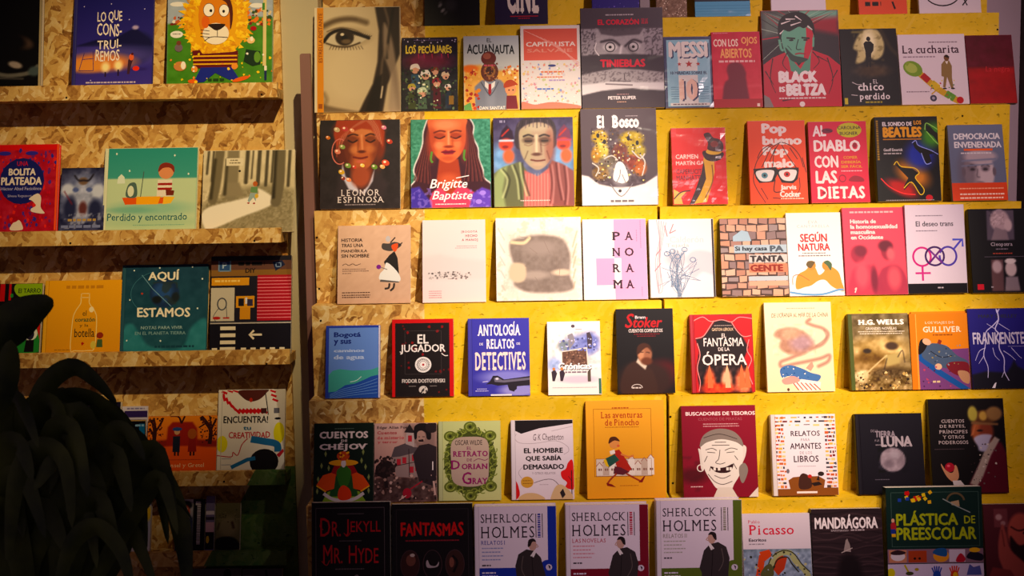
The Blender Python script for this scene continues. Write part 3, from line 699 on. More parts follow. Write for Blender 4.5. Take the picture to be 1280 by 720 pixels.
for y in (405, 414, 423, 431.5): R(276, y, 295, y + 4.6, '#e3d9bd')
S([(313, 416), (328, 416)], 2.6, '#e3d9bd', 0); S([(318, 410.5), (312.5, 416), (318, 421.5)], 2.6, '#e3d9bd', 0)
for x in (266, 302, 314, 326, 338, 350): R(x, 432.5, x + 6.5, 435, '#e3d9bd')

# shelf 4
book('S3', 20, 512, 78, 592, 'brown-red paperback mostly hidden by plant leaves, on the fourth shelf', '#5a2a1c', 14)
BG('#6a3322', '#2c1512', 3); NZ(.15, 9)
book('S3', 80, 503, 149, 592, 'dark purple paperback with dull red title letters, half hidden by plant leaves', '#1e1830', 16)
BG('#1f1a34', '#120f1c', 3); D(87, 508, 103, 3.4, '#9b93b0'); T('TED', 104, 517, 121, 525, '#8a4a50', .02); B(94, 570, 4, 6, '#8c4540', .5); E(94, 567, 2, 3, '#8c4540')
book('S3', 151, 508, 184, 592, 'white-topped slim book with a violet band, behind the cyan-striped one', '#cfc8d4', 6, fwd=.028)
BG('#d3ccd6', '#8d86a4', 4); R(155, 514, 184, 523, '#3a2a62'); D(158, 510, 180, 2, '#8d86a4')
book('S3', 149, 525, 182, 592, 'black paperback with cyan stripe and a white flower spot, beside the orange book', '#0f0e16', 10, back=.04)
BG('#11101c', None, 3); R(174, 530, 181, 592, '#1f6f9c'); R(151, 524, 182, 526.5, '#c9a56b'); E(154, 564, 4, 4.5, '#b5503a'); E(154, 564, 2, 2.2, '#ecd9c4'); D(169, 531, 180, 2.5, '#8fb6cf'); R(149, 574, 168, 592, '#141a48')
book('S3', 184, 520, 271, 592, 'orange picture book titled Hansel y Gretel with two small figures between bare trees', '#c9571c', 11)
BG('#e08c22', '#d4581a'); BP([(184, 553), (205, 552), (228, 548), (250, 552), (272, 553), (272, 562), (184, 562)], '#8e2a18', 3); BP([(184, 565), (228, 556), (272, 566), (272, 593), (184, 593)], '#d9611c', 2.5)
BP([(208, 560), (209, 535), (215, 528), (240, 528), (246, 537), (247, 560)], '#9b2c18', 2)
for pts, w in (([(192, 556), (193, 540), (190, 524)], 5), ([(193, 542), (200, 530), (203, 522)], 2.6), ([(192, 546), (186, 536)], 3), ([(262, 558), (263, 540), (256, 528), (250, 521)], 5), ([(263, 540), (270, 524)], 3), ([(226, 530), (222, 521), (212, 520)], 2.4), ([(226, 530), (230, 520)], 2.4), ([(190, 530), (185, 524)], 2), ([(257, 530), (248, 536)], 2), ([(264, 535), (261, 520)], 2), ([(266, 548), (271, 540)], 2)): S(pts, w, '#3a1712')
SPK(50, 184, 522, 203, 556, ['#3a1712', '#5e2416'], .6, 1.8, 3); SPK(50, 250, 522, 271, 556, ['#3a1712', '#5e2416'], .6, 1.8, 6)
R(216, 547, 225, 568, '#1f2433'); E(221, 541, 3.6, 4, '#c79a72'); E(221, 537.5, 6, 2.6, '#2f4f86'); P([(236, 548), (244, 548), (246, 568), (235, 568)], '#8e2718'); E(240, 544, 5.6, 7, '#a4592a')
for x in (218, 222, 237.5, 241.5): R(x, 568, x + 2.2, 573, '#2b1512')
T('Hansel y Gretel', 205, 583, 256, 590, '#eecb9e', .0, 1); D(212, 578, 252, .8, '#a63f18')
book('S3', 272, 487, 356, 592, 'white activity book titled ENCUENTRA TU CREATIVIDAD with red strokes and a black head', '#d9d4c8', 13)
R(272, 487, 356, 592, '#dcd6c8')
for i in range(15): 
    a_ = math.radians(200 - i * 11.5); cx_, cy_ = 310 + 36 * math.cos(a_), 491 + 26 * abs(math.sin(a_)) if i > 1 else 490
    if i < 12: S([(278 + i * 4.6 - 3 + max(0, 3 - i) , 492 + min(i, 4) * 5.2), (280 + i * 4.9, 502 + min(i, 4) * 4.2)], 3.2, '#c22530', 0)
for x, y in ((276, 489), (283, 487), (290, 487), (337, 488), (338, 494), (340, 500)): S([(x, y), (x + 7, y + 3)], 3, '#c22530', 0)
P([(298, 488), (333, 487), (332, 492), (324, 500), (313, 503), (303, 498)], '#57271f', 1); E(313, 501, 2, 3, '#b3382c'); S([(331, 492), (334, 512), (335, 521)], 1.2, '#2a2024'); R(326, 512, 333, 519, '#4a2320')
T('ENCUENTRA!', 279, 522, 335, 532, '#1d1a1c', .03, jit=.05); T('tu', 304, 536, 314, 541, '#3d6f8c', .04); T('CREATIVIDAD', 286, 543, 338, 552, '#b8323a', .03, jit=.06)
E(278, 559, 7, 11, '#d9d02c'); E(349, 545, 7, 14, '#d9cf2c'); S([(314, 553), (330, 556), (346, 560), (348, 570)], 9, '#2f6f9a'); S([(310, 552), (303, 560), (298, 574), (292, 570), (290, 576), (272, 574)], 1.2, '#b8323a')
E(331, 583, 18, 17, '#161216'); S([(290, 590), (310, 580), (320, 578)], 5, '#2f6f9a', 0); S([(348, 576), (356, 568)], 5, '#b8323a', 0); R(342, 512, 349, 519, '#6b6a72'); E(347, 526, 4, 1.6, '#1d1a1c'); R(276.5, 487, 277.2, 592, '#b5afa4')
for y in (578, 586): R(278, y, 290, y + .7, '#8d93a0')

# shelf 5: smaller books
book('S4', 160, 628, 188, 691, 'yellow and blue-topped paperback seen between the plant leaves on the fifth shelf', '#b8b0c0', 12)
BG('#8a97c0', '#e9e2d8', 3); B(178, 642, 12, 12, '#e3c01e', .4); B(165, 662, 8, 14, '#c9848a', .4)
book('S4', 219, 624, 241, 691, 'comic book with a red-faced head on white above dark blue', '#23283c', 12)
BG('#d6cfc8', '#28324f', 1.3); B(231, 632, 9, 6, '#17141a', .3); B(230, 641, 7, 9, '#c9532e', .3); B(229, 637, 5, 3, '#e5ddd2', .3); BP([(219, 655), (241, 648), (241, 691), (219, 691)], '#333c56', 4); NZ(.1, 5, 219, 650)
book('S4', 241.5, 624, 256, 691, 'black book with its title running down in pale letters, in the fifth-shelf row', '#0f0d12', 12)
R(241, 624, 256, 691, '#100e13'); T('EL MUSEO DE LA NOCHE', 244.6, 628, 250.6, 684, '#c9c0c2', .01, rot=90) if False else DV(246, 628, 684, 4.4, '#b9b0b2'); T('E', 244, 627, 250, 632, '#c9c0c2', .02)
book('S4', 257, 620, 268, 691, 'narrow violet-grey and pink book right of the black one, on the fifth shelf', '#6f6684', 12)
BG('#79708f', None, 3); R(257, 640, 268, 645, '#d8cfd2'); R(257, 648, 268, 652, '#3a3040'); R(257, 655, 268, 668, '#caa4ae'); R(257, 668, 268, 691, '#1b181c'); E(260, 678, 2, 5, '#c9a92c')
book('S4', 269.5, 629, 300, 691, 'khaki book with a faded brown portrait, last on the fifth shelf', '#5f5a3a', 12)
BG('#6a6542', '#77714e'); B(285, 660, 12, 14, '#8f8660', .6); BS([(274, 656), (272, 664)], 2, '#4a3f24', 2); BS([(290, 655), (292, 662)], 3, '#4a3420', 2); BP([(270, 678), (284, 674), (296, 678), (300, 691), (270, 691)], '#15140f', 2, 1); R(270, 650, 300, 651, '#8d875e'); SPK(30, 274, 638, 296, 655, ['#544e33', '#837b55'], .6, 1.5)
book('S5', 232, 711, 300, 770, 'grey-topped book just showing above the lower frame edge, left of its twin', '#6f6a6c', 14)
BG('#6c6669', '#5c5659', 3); E(283, 718, 5, 7, '#2a2426')
book('S5', 302, 711, 352, 770, 'grey-topped book at the lower right corner of the shelves', '#6f6a6c', 14)
BG('#6a6467', '#5c5659', 3); S([(331, 712), (334, 725)], 3, '#231f22')

# ================================================================ DISPLAY, ROW 0 (cut by the upper frame edge)
book('L0', 530, -92, 599, 31, 'black paperback above the bare wood strip, cut off by the upper edge of the photo', '#0c0b0c', 10)
BG('#0b0a0b', '#131112', 3); BS([(549, 3), (553, 12), (558, 15)], 1.6, '#8c8784', 1.5); B(563, 5, 8, 8, '#2e2b2c', .9)
book('L0', 618, -82, 684, 29, 'dark purple book titled CINE in tall white letters', '#2c2046', 14, wrap=True)
BG('#33254c', '#2a1e40', 4); T('CINE', 633, -30, 673, 16, '#e9ddd0', .05, 1); R(637, 18.5, 672, 19.6, '#b52c3a'); D(647, 21, 662, 1.1, '#b52c3a')
book('L0', 739, -92, 798, 11, 'violet starry book partly hidden behind the large grey comic', '#2c1c66', 10)
BG('#31207a', None, 4); SPK(40, 740, -10, 800, 10, ['#8f7ad0', '#5b45aa'], .4, .9)
book('L0', 799, -92, 811, 22, 'slim grey-mauve book standing against the glittery brown one', '#8f8386', 10)
BG('#96898c', None, 6)
book('R0', 819, -92, 857, 23, 'glittery brown book at the seam of the two stands', '#7a5b4a', 12)
BG('#806250', None, 2); NZ(.2, 2.2); SPK(120, 820, -10, 857, 22, ['#c9b09a', '#5a3f34', '#a38672', '#e5d6c4'], .4, 1)
book('R0', 867, -85, 936, 22, 'dark book with a light blue lower band, in the top row', '#1b2233', 12, wrap=True)
BG('#1c2233', None, 4); R(867, 3, 936, 22, '#5f9fbd')
for y in (8, 11.5, 15, 18.5): R(868, y, 936, y + .6, '#4b8aa9')
book('R0', 962, -85, 1030, 13, 'plain lilac-white book above the green-faced comic', '#d9cfd6', 10)
BG('#dcd2d8', None, 6)
book('R0', 1071, -85, 1131, 15, 'orange-red book with black lettering and wrinkled wrap, in the top row', '#d85a3e', 10, wrap=True)
BG('#dd6044', None, 6); R(1080, -60, 1122, -5, '#231818'); D(1079, 0, 1099, 5, '#2a1a16'); S([(1113, 0), (1116, 9)], 2.4, '#2a1a16')
book('R0', 1146, -85, 1223, 13, 'white book with a black line drawing of a wheel, rightmost in the top row', '#d3c7cc', 10)
BG('#d6cace', None, 6); RING(1176, -12, 22, 16, 1.6, '#2a2024'); S([(1200, 4), (1207, -4)], 1.6, '#2a2024'); S([(1202, -4), (1206, 4)], 1.4, '#2a2024')

# ================================================================ ROW 1
book('L1', 393, 9, 500.5, 144, 'large sepia book showing one big eye and dark hair, left end of display', '#cbb994', 16, fwd=0)
BG('#c7b690', '#b9a684', .85); B(440, 95, 45, 50, '#cdbd99', .9); B(430, 20, 30, 14, '#cbbb98', .9)
BS([(405, 33), (420, 26), (440, 24), (458, 29)], 7, '#6b5a40', 5, .9); BS([(404, 32), (425, 25), (445, 25)], 3, '#5d4d38', 4, .6)
B(432, 48, 27, 11, '#8d7c5f', .8, a=.7); BP([(405, 53), (412, 45), (425, 39), (440, 41), (453, 48), (460, 49), (448, 56), (432, 58), (415, 57)], '#c9bda0', 1.5, 1)
BS([(405, 53), (413, 43), (427, 38), (443, 42), (461, 49)], 4.2, '#1c140e', 1.6); BS([(409, 40), (425, 35), (443, 38), (457, 46)], 1.2, '#5d4d38', 1.4, .8)
B(431, 48, 11.5, 10.5, '#2e2318', .2); B(431, 49, 4, 4, '#0f0b08', .4); B(428, 44, 2.4, 1.8, '#d9ceb2', .5); B(433, 53, 6, 3, '#6b5940', .6); BS([(408, 55), (420, 59), (435, 60), (450, 55)], 2, '#4a3b29', 1.6)
for i in range(9): BS([(440 + i * 2.4, 45 + i * .4), (444 + i * 2.6, 40 + i * .8)], .8, '#2a2018', .9, .8)
for i in range(12): BS([(414 + i * 3.4, 59 + 1.5 * math.sin(i / 3.7)), (412 + i * 3.8, 63 + math.sin(i / 3.7))], .8, '#3a2c1f', .9, .8)
BS([(405, 120), (408, 128), (404, 138)], 5, '#7a6646', 5, .6); BP([(404, 134), (420, 138), (440, 142), (452, 144), (404, 144)], '#5b4a35', 4, a=.7)
BP([(469, 8), (474, 40), (472, 80), (466, 108), (455, 130), (448, 145), (478, 145), (484, 110), (500, 70), (500, 8)], '#31261e', 3)
BP([(480, 30), (490, 50), (496, 90), (500, 145), (486, 145), (488, 100), (480, 70)], '#a3917a', 4, 1, .8); BS([(481, 9), (487, 40), (478, 80), (476, 110)], 3, '#7b6a55', 3, .7); BS([(492, 12), (486, 50), (484, 75)], 3, '#15100c', 3, .8)
BS([(484, 60), (493, 95), (498, 140)], 6, '#8f7d66', 5, .7); BP([(456, 144), (470, 100), (478, 96), (474, 144)], '#1c1510', 3, 0, .9); BS([(478, 112), (476, 126)], 2, '#cfc0a2', 1.4)
R(393, 9, 396.4, 144, '#d8ccae'); R(396.4, 9, 404.5, 144, '#d3902f'); T('ESTRELLA DISTANTE', 398.4, 16, 403, 82, '#8c4d16', .02, rot=-90) if False else T('ESTRELLA DISTANTE', 398.4, 16, 403, 80, '#8c4d16', .02, rot=-90)
D(398, 133, 403, 6, '#9c5b1c')

book('L1', 502, 47, 572, 141, 'dark comic titled LOS PECULIARES with a crowd of odd children', '#1a1622', 8, wrap=True)
BG('#241a36', '#17161a'); B(535, 78, 30, 12, '#7a1f45', .8); NZ(.1, 8); B(535, 110, 34, 24, '#33403a', .8, a=.6)
T('LOS', 507, 56, 520, 68, '#ecd25a', .045, jit=.12); T('PECULIARES', 523, 56, 565, 68, '#ecd25a', .045, jit=.14)
for x in (523, 530, 540, 552, 560): S([(x, 68), (x + .5, 74)], 1.3, '#c2265a', 0, .7)
for x, y, r, h_, b_ in ((519, 88, 6, '#e9dfd2', '#5b8fae'), (532, 96, 6, '#ede7d8', '#a9c6a0'), (544, 91, 5, '#7c3a26', '#8c4a2a'), (557, 97, 5, '#d9c0a0', '#4f6a4a'), (546, 106, 5.5, '#9b2e3c', '#8e2440'), (528, 118, 6, '#c9d6b0', '#7fa67f'), (515, 112, 5, '#b7a84a', '#6b7a3a'), (560, 112, 4, '#e6dccb', '#37506a')):
    b_ = '#' + ''.join('%02x' % int(int(b_[q:q + 2], 16) * .62) for q in (1, 3, 5)); P([(x - r * .9, y + 24 if y < 100 else 138), (x - r * .8, y + r), (x + r * .8, y + r), (x + r, y + 24 if y < 100 else 138)], b_, 0); E(x, y, r * .8, r * .85, '#d9a688'); P([(x - r, y), (x - r * .8, y - r), (x + r * .5, y - r * 1.2), (x + r, y - r * .1), (x, y - r * .45)], h_, 1)
SPK(190, 503, 86, 571, 140, ['#2c3a2c', '#161318', '#4b5a40', '#6b7f58', '#3a2438'], .8, 2.2, 12); SPK(20, 520, 95, 548, 130, ['#dfe8b0', '#f4f0d0'], .8, 1.8, 3); D(517, 50, 553, 1, '#6a5a86')
SPK(14, 503, 48, 571, 54, ['#cfc2d8'], .5, 1.2, 8); R(561, 122, 567, 133, '#8e6a2c')
book('L1', 579.5, 45, 649, 140, 'grey-sky comic titled EL ACUANAUTA with a diver-helmeted man in a grey suit', '#b9bcae', 10)
BG('#bcc2c2', '#d3cbb6'); BP([(580, 84), (600, 82), (616, 90), (649, 88), (649, 140), (580, 140)], '#e3ad58', 4); NZ(.08, 9, 580, 84); B(588, 87, 10, 5, '#e3772e', .5); SPK(40, 580, 88, 600, 138, ['#c9552a', '#e9b060', '#a9382a', '#d98a3a'], 1, 3, 4); SPK(26, 628, 84, 649, 110, ['#f0c884', '#d97b3a', '#c25a2e', '#f3e4c0'], 1, 3, 5)
T('EL', 609, 48, 615, 53, '#2a2a2a', .01); T('ACUANAUTA', 584, 55, 643.5, 69, '#23252a', .03, jit=.12)
BP([(594, 140), (593, 110), (602, 102), (615, 99), (626, 102), (634, 112), (633, 140)], '#83868e', 1.5); B(613, 120, 6, 20, '#9a9da4', .8, a=.5)
E(611, 74, 9.5, 9, '#6d2f2a'); E(609, 71, 5, 4, '#9c5a48'); E(612, 91, 11, 13, '#6b3a2a'); E(612, 90, 7.4, 8, '#9b6a3c'); E(612, 90, 5, 5.4, '#4a2a22'); SPK(40, 602, 80, 622, 103, ['#b87a4a', '#4a2420', '#8e4a38'], .6, 1.5, 6); D(605, 82, 619, 2, '#c65a6a')
P([(606, 103), (612, 108), (619, 103), (618, 110), (612, 116), (606, 110)], '#e6e0d4'); P([(610.5, 107), (614, 107), (614, 118), (612, 122), (610, 118)], '#a3262c'); S([(601, 104), (608, 116), (612, 122)], 1.2, '#5e6068'); S([(623, 104), (617, 116), (612, 122)], 1.2, '#5e6068')
E(638, 114, 7, 7.5, '#dd9a6c'); P([(630, 112), (632, 104), (640, 102), (647, 108), (644, 109)], '#b34a2a', 1); P([(632, 139), (633, 122), (645, 122), (647, 139)], '#7a1e2c'); E(636, 115, 1, 1, '#222'); E(641, 115, 1, 1, '#222')
T('DAN SANTAT', 599, 135.3, 631, 139.5, '#f0e9da', .02); P([(580, 140), (580, 134), (588, 130), (590, 140)], '#6ba35a')
book('L1', 651, 32, 725.5, 139.5, 'glossy shrink-wrapped pink and white comic with CAPITALISTA in its heading', '#dcd2cc', 18, wrap=True)
R(651, 32, 726, 140, '#e6ddd3'); R(655, 36, 722, 77, '#dd6a58'); T('CAPITALISTA', 658, 53, 720, 59, '#f1ded2', .03); T('SALVAJE', 659, 62, 716, 68, '#e89a86', .02)
for i in range(9): S([(656 + i * 5, 38 + i * 2.2), (700 + i * 4, 60 + i * 3.5)], .7, '#eda394', 0)
SPK(150, 653, 80, 724, 135, ['#e89a86', '#d9d0cc', '#e3b9a8', '#9aa3c9', '#e9c98a', '#d8a0a8', '#c9cf9a', '#f4efe8'], .8, 2.2, 7); E(690, 84, 5, 1.6, '#4a4f86'); D(676, 91, 705, 2, '#e2875c'); D(671, 98, 704, 1.4, '#e2875c'); D(671, 113, 692, 2, '#6b86c2'); D(686, 102, 706, 1.8, '#b8a2c8')
P([(652, 130), (668, 134), (690, 131), (724, 136), (724, 140), (652, 140)], '#e58a74', 1)
book('L1', 726.5, 10, 829.5, 140.5, 'large grey comic titled EL CORAZÓN DE LAS TINIEBLAS with glaring eyes', '#4b3f46', 14, wrap=True)
BG('#564a51', '#4b4047'); BP([(727, 37), (829, 37), (829, 75), (727, 78)], '#a79da0', 1.5); NZ(.9, 1.6, 727, 37, 829, 76, '#5d5258', .53)
BP([(745, 36), (762, 40), (785, 40), (805, 36), (806, 76), (745, 76)], '#b9b0b0', 2, a=.9); BP([(748, 36), (806, 36), (800, 45), (770, 47), (752, 44)], '#5a4e54', 2, a=.85); B(763, 61, 9, 5, '#e9e2dc', .4); B(792, 60, 9, 5, '#d6cecb', .4); RING(763, 61, 6, 6, 1.4, '#4a4046'); RING(792, 61, 6, 6, 1.4, '#4a4046'); E(763, 61, 2, 2, '#2a2226'); E(792, 61, 2, 2, '#2a2226')
BS([(752, 54), (766, 52), (776, 60)], 3, '#4a4046', 2); BS([(802, 55), (792, 52), (782, 60)], 3, '#4a4046', 2); BS([(777, 60), (775, 72)], 3, '#e6dedb', 2); S([(746, 55), (744, 64), (749, 72)], 1.4, '#e5dcd8'); BS([(786, 62), (795, 74)], 5, '#6b5f64', 4, .7)
BP([(726, 72), (760, 70), (800, 71), (830, 73), (830, 95), (800, 92), (768, 90), (740, 94), (726, 98)], '#4a3e46', 1.6)
BP([(726, 97), (745, 93), (770, 89), (800, 91), (830, 95), (830, 118), (800, 116), (760, 117), (726, 122)], '#b5acab', 1.6); NZ(.8, 1.8, 727, 93, 829, 108, '#786d70', .55); BP([(726, 110), (760, 106), (830, 108), (830, 118), (780, 115), (750, 118), (726, 124)], '#e5dedb', 2.5)
BP([(726, 124), (752, 118), (790, 115), (830, 122), (830, 141), (726, 141)], '#52464d', 1.6)
T('EL CORAZÓN', 748, 23, 800, 32, '#d8324a', .05); T('DE LAS', 803, 24, 811, 31, '#d8324a', .02); D(758, 18, 793, 1.6, '#bdb0b2'); T('TINIEBLAS', 750, 77, 806.5, 87.5, '#e0344c', .055); D(770, 122, 785, 1.4, '#a88'); T('PETER KUPER', 759, 125, 794, 129.5, '#efe6e2', .04); D(770, 132, 782, 1.2, '#c9a08c')
S([(756, 109), (790, 111)], 2, '#9a8f90'); S([(762, 105), (788, 106)], 1, '#6b6064'); S([(780, 96), (780, 104)], 1.2, '#6b6064')
book('R1', 830.5, 46, 890, 139.5, 'pale blue book headed MESSI with three red stars and a big number 10', '#474a66', 18, wrap=True)
R(830, 46, 890, 140, '#4e5270'); R(834, 50, 888, 137.5, '#9cc4cf'); R(848, 72, 872, 136, '#e3ddd4')
for y in range(112, 130, 3): R(838, y, 848, y + .7, '#5a7d94', 1); R(874, y, 885, y + .7, '#5a7d94')
R(834, 91, 888, 96.5, '#9cc4cf'); T('MESSI', 838, 53, 887, 75, '#3e4468', .07); T('MESSI', 836.6, 52, 885.6, 73.5, '#e9dfd6', .06)
for x, r in ((849.5, 3), (861.5, 5), (873, 3)):
    P([(x + (r if j % 2 == 0 else r * .42) * math.sin(j * math.pi / 5), 82 - (r if j % 2 == 0 else r * .42) * math.cos(j * math.pi / 5)) for j in range(10)], '#b8433f')
T('10 MIRADAS SOBRE EL', 838, 91.5, 884, 95.6, '#3a4060', .04); T('10', 850, 102, 873.5, 131, '#3e4468', .08); T('10', 848.4, 101, 871.5, 129.5, '#efc9b4', .07); R(837, 133, 886, 136.6, '#e3ddd4'); D(840, 134, 883, 1.6, '#7a6a70')
book('R1', 890.5, 40, 951.5, 138, 'crimson book titled CON LOS OJOS ABIERTOS with a dark seated silhouette', '#b5263e', 14)
BG('#c22a48', '#d8434e'); R(890, 127, 952, 138, '#b21a30'); NZ(.04, 9); BP([(890, 110), (952, 108), (952, 112), (890, 114)], '#e2606a', 3, 0, .5)
BP([(904, 138), (903, 116), (906, 105), (910, 101), (909, 88), (913, 81), (926, 81), (932, 92), (932, 100), (933, 110), (933, 138)], '#7c1c34', 2.5, 1); B(919, 90, 10, 10, '#7c1c34', .3)
T('CON LOS', 893, 49, 924, 59, '#f2d9c8', .03); T('OJOS', 928, 46.5, 948, 58.5, '#f0b070', .03); T('ABIERTOS', 901, 61.5, 940.5, 74, '#f0b070', .03); T('Francisca Hidalgo', 899, 75, 944, 80.5, '#eec8c0', 0, sh=.2) if False else D(899, 77, 944, 2.6, '#eab8b4')
R(944.5, 133, 948, 137, '#f0d8cc'); D(893, 41, 912, 1, '#e08a92')
book('R1', 953, 13, 1050, 136, 'red and green comic titled BLACK IS BELTZA with a green-faced young man', '#a82236', 12)
BG('#2c2028'); BP([(953, 13), (1000, 13), (990, 40), (953, 50)], '#7a8a7c', 14, a=.8); BP([(1000, 12), (1050, 12), (1050, 26), (1010, 30)], '#7fae98', 6); BP([(1010, 25), (1050, 22), (1050, 45), (1015, 38)], '#a82236', 8, a=.9)
for i in range(20):
    a_ = math.radians(160 + i * 8.5); S([(1000 + 22 * math.cos(a_), 45 + 22 * math.sin(a_)), (1000 + 90 * math.cos(a_), 45 + 90 * math.sin(a_))], .5 + (i % 3) * .5, ['#c9d8c4', '#1a1418', '#b32a40'][i % 3], 0)
P([(953, 136), (954, 82), (966, 73), (985, 65), (998, 84), (1016, 64), (1036, 72), (1050, 84), (1050, 136)], '#c22a42'); P([(985, 70), (1000, 88), (1014, 66), (1012, 90), (1000, 96), (988, 90)], '#5f9a80')
P([(978, 40), (980, 62), (988, 76), (1000, 80), (1011, 74), (1017, 58), (1018, 38), (1008, 30), (988, 30)], '#6fab90', 1); P([(1009, 34), (1018, 40), (1017, 60), (1010, 76), (1004, 80), (1006, 62), (1009, 50)], '#c22a42'); P([(982, 60), (988, 76), (1000, 80), (1010, 76), (1003, 73), (992, 70)], '#2f4a40', 1)
P([(974, 44), (975, 28), (984, 18), (1000, 15), (1012, 20), (1019, 32), (1019, 46), (1014, 34), (1006, 36), (1000, 34), (988, 40), (980, 38), (977, 50)], '#15090f', 1)
for a_, b_ in (((978, 30), (990, 26)), ((984, 24), (996, 24)), ((996, 20), (1004, 26)), ((1011, 33), (1017, 38)), ((976, 43), (981, 38)), ((990, 32), (1003, 28))): S([a_, b_], 1.8, '#e9ddd8', 0, .6)
S([(984, 48), (995, 49)], 2, '#1a1014', 0); S([(1003, 48), (1013, 49)], 2, '#1a1014', 0); E(990, 51, 3, 1.2, '#1a1014'); E(1008, 51, 3, 1.2, '#1a1014'); S([(999, 50), (996, 62), (1002, 63)], 1.2, '#1f3a30'); S([(994, 69), (1000, 68), (1007, 69)], 1.8, '#a01e34'); S([(985, 58), (990, 64)], .8, '#1f3a30'); S([(975, 50), (977, 62), (980, 64)], 3, '#6fab90'); S([(1018, 48), (1017, 60)], 2.4, '#6fab90')
for pts in ([(966, 74), (962, 100), (968, 118)], [(1034, 74), (1040, 100), (1034, 120)], [(985, 66), (978, 80), (984, 90)], [(1016, 66), (1024, 78), (1016, 88)], [(956, 90), (966, 108)], [(1046, 90), (1038, 104)], [(1022, 72), (1036, 80)], [(976, 128), (990, 126)]): S(pts, 1.5, '#3a0f1c', taper=.6)
T('BLACK', 972, 90, 1021, 105.5, '#f1e4e0', .09); T('IS', 972.5, 110, 980, 117, '#f1e4e0', .06); T('BELTZA', 981, 106.5, 1031, 122, '#f1e4e0', .09); D(972, 124, 1031, 1.8, '#e4ccca'); E(1000.5, 132.5, 3.4, 3.4, '#e9ddda'); P([(953, 136), (953, 120), (960, 124), (965, 136)], '#8c8480')
book('R1', 1051.5, 36, 1123, 134, 'black book titled EL CHICO PERDIDO with a figure in a pale cave mouth', '#0f0d0c', 12)
BG('#141110', '#0d0b0b'); BP([(1073, 66), (1068, 60), (1074, 46), (1082, 38), (1095, 36), (1103, 42), (1107, 56), (1104, 70), (1095, 76), (1085, 72), (1080, 78), (1070, 80)], '#c9bb86', 3, 1); NZ(.5, 4, 1068, 36, 1106, 80, '#6f6238', .6); B(1088, 54, 8, 16, '#efe4b8', .7); B(1090, 90, 22, 8, '#4e3c26', .8); NZ(.1, 5, 1060, 80, 1110, 105)
BS([(1104, 38), (1114, 60), (1123, 70)], 5, '#3a3222', 3); BS([(1068, 40), (1080, 40)], 3, '#7a7040', 2)
P([(1081, 55), (1084, 52), (1090, 52), (1094, 56), (1093, 64), (1090, 68), (1089, 85), (1087, 85), (1087, 72), (1085, 85), (1083, 85), (1083, 66)], '#17130f', 0); E(1087.5, 49, 2.6, 3, '#17130f')
T('EL', 1090, 101, 1096, 106, '#e2d9d6', .0, 1); T('chico', 1071, 105, 1103, 115, '#e9e0de', .02, 1); T('perdido', 1072, 118, 1110, 129, '#e9e0de', .02, 1); D(1079, 128.7, 1100, 2, '#a8992c'); S([(1064, 104), (1070, 107), (1076, 107)], .8, '#cfc6c4'); S([(1062, 120), (1070, 121)], .8, '#cfc6c4'); R(1053.5, 124, 1057.5, 132, '#c9b92c')
book('R1', 1124.5, 43, 1208.5, 133, 'pale book titled La cucharita with a colourful spoon and a walking man in a coat', '#d3c6c8', 13)
R(1124, 43, 1209, 133, '#dccfd2'); T('La cucharita', 1129, 57, 1200.5, 67.5, '#4a2c3c', .02, 1); D(1163, 52.5, 1199, 1.3, '#8a7880'); D(1130, 71, 1170, 1.8, '#a3929a'); D(1131, 116, 1160, 1.2, '#8a7880')
S([(1148, 92), (1160, 104), (1174, 116), (1196, 130)], 8, '#c9a23a'); S([(1152, 95), (1160, 103)], 8, '#b02a2e', 0); S([(1163, 105), (1173, 114)], 8.4, '#d2b43c', 0); S([(1180, 119), (1190, 126)], 9, '#6a9a3a', 0); E(1197, 128, 4.4, 4.4, '#b8262e'); E(1141, 87, 12.5, 9.5, '#7a9a34', 28); E(1139, 86, 8, 6, '#a8b85a', 28); P([(1132, 80), (1135, 77), (1138, 79), (1134, 84)], '#8aa23a'); SPK(24, 1160, 102, 1194, 128, ['#b8262e', '#e2c84a', '#3d7a34', '#e9dfcf'], .6, 1.6, 5); S([(1162, 120), (1172, 113), (1178, 117)], 1.6, '#c9a23a')
P([(1177, 82), (1181, 77), (1187, 77), (1190, 84), (1189, 100), (1190, 113), (1187, 113), (1183, 98), (1180, 112), (1177, 111), (1179, 98), (1176, 97)], '#8f7448', 0); E(1184, 73.5, 3.4, 4, '#7a5230'); P([(1181, 72), (1184, 69.5), (1188, 72), (1187, 74)], '#2c1c14'); E(1179, 113, 2.6, 1, '#2c1c14'); E(1189, 113, 2.6, 1, '#2c1c14'); P([(1182, 78), (1184, 82), (1186, 78)], '#e6dcd0')
E(1164, 125, 4.2, 4.2, '#4a4658'); E(1164, 125, 1.8, 1.8, '#a9a2b0')
book('R1', 1209.5, 44, 1268, 132, 'dark red book with scrawled faint red title letters, rightmost under the top row', '#7a1424', 14)
BG('#5e1626', '#6e1424'); BP([(1209, 86), (1268, 86), (1268, 133), (1209, 133)], '#a0101f', 4); NZ(.06, 8); T('La negra', 1232, 84, 1262, 93, '#c23a3e', 0, sh=.1, jit=.12)

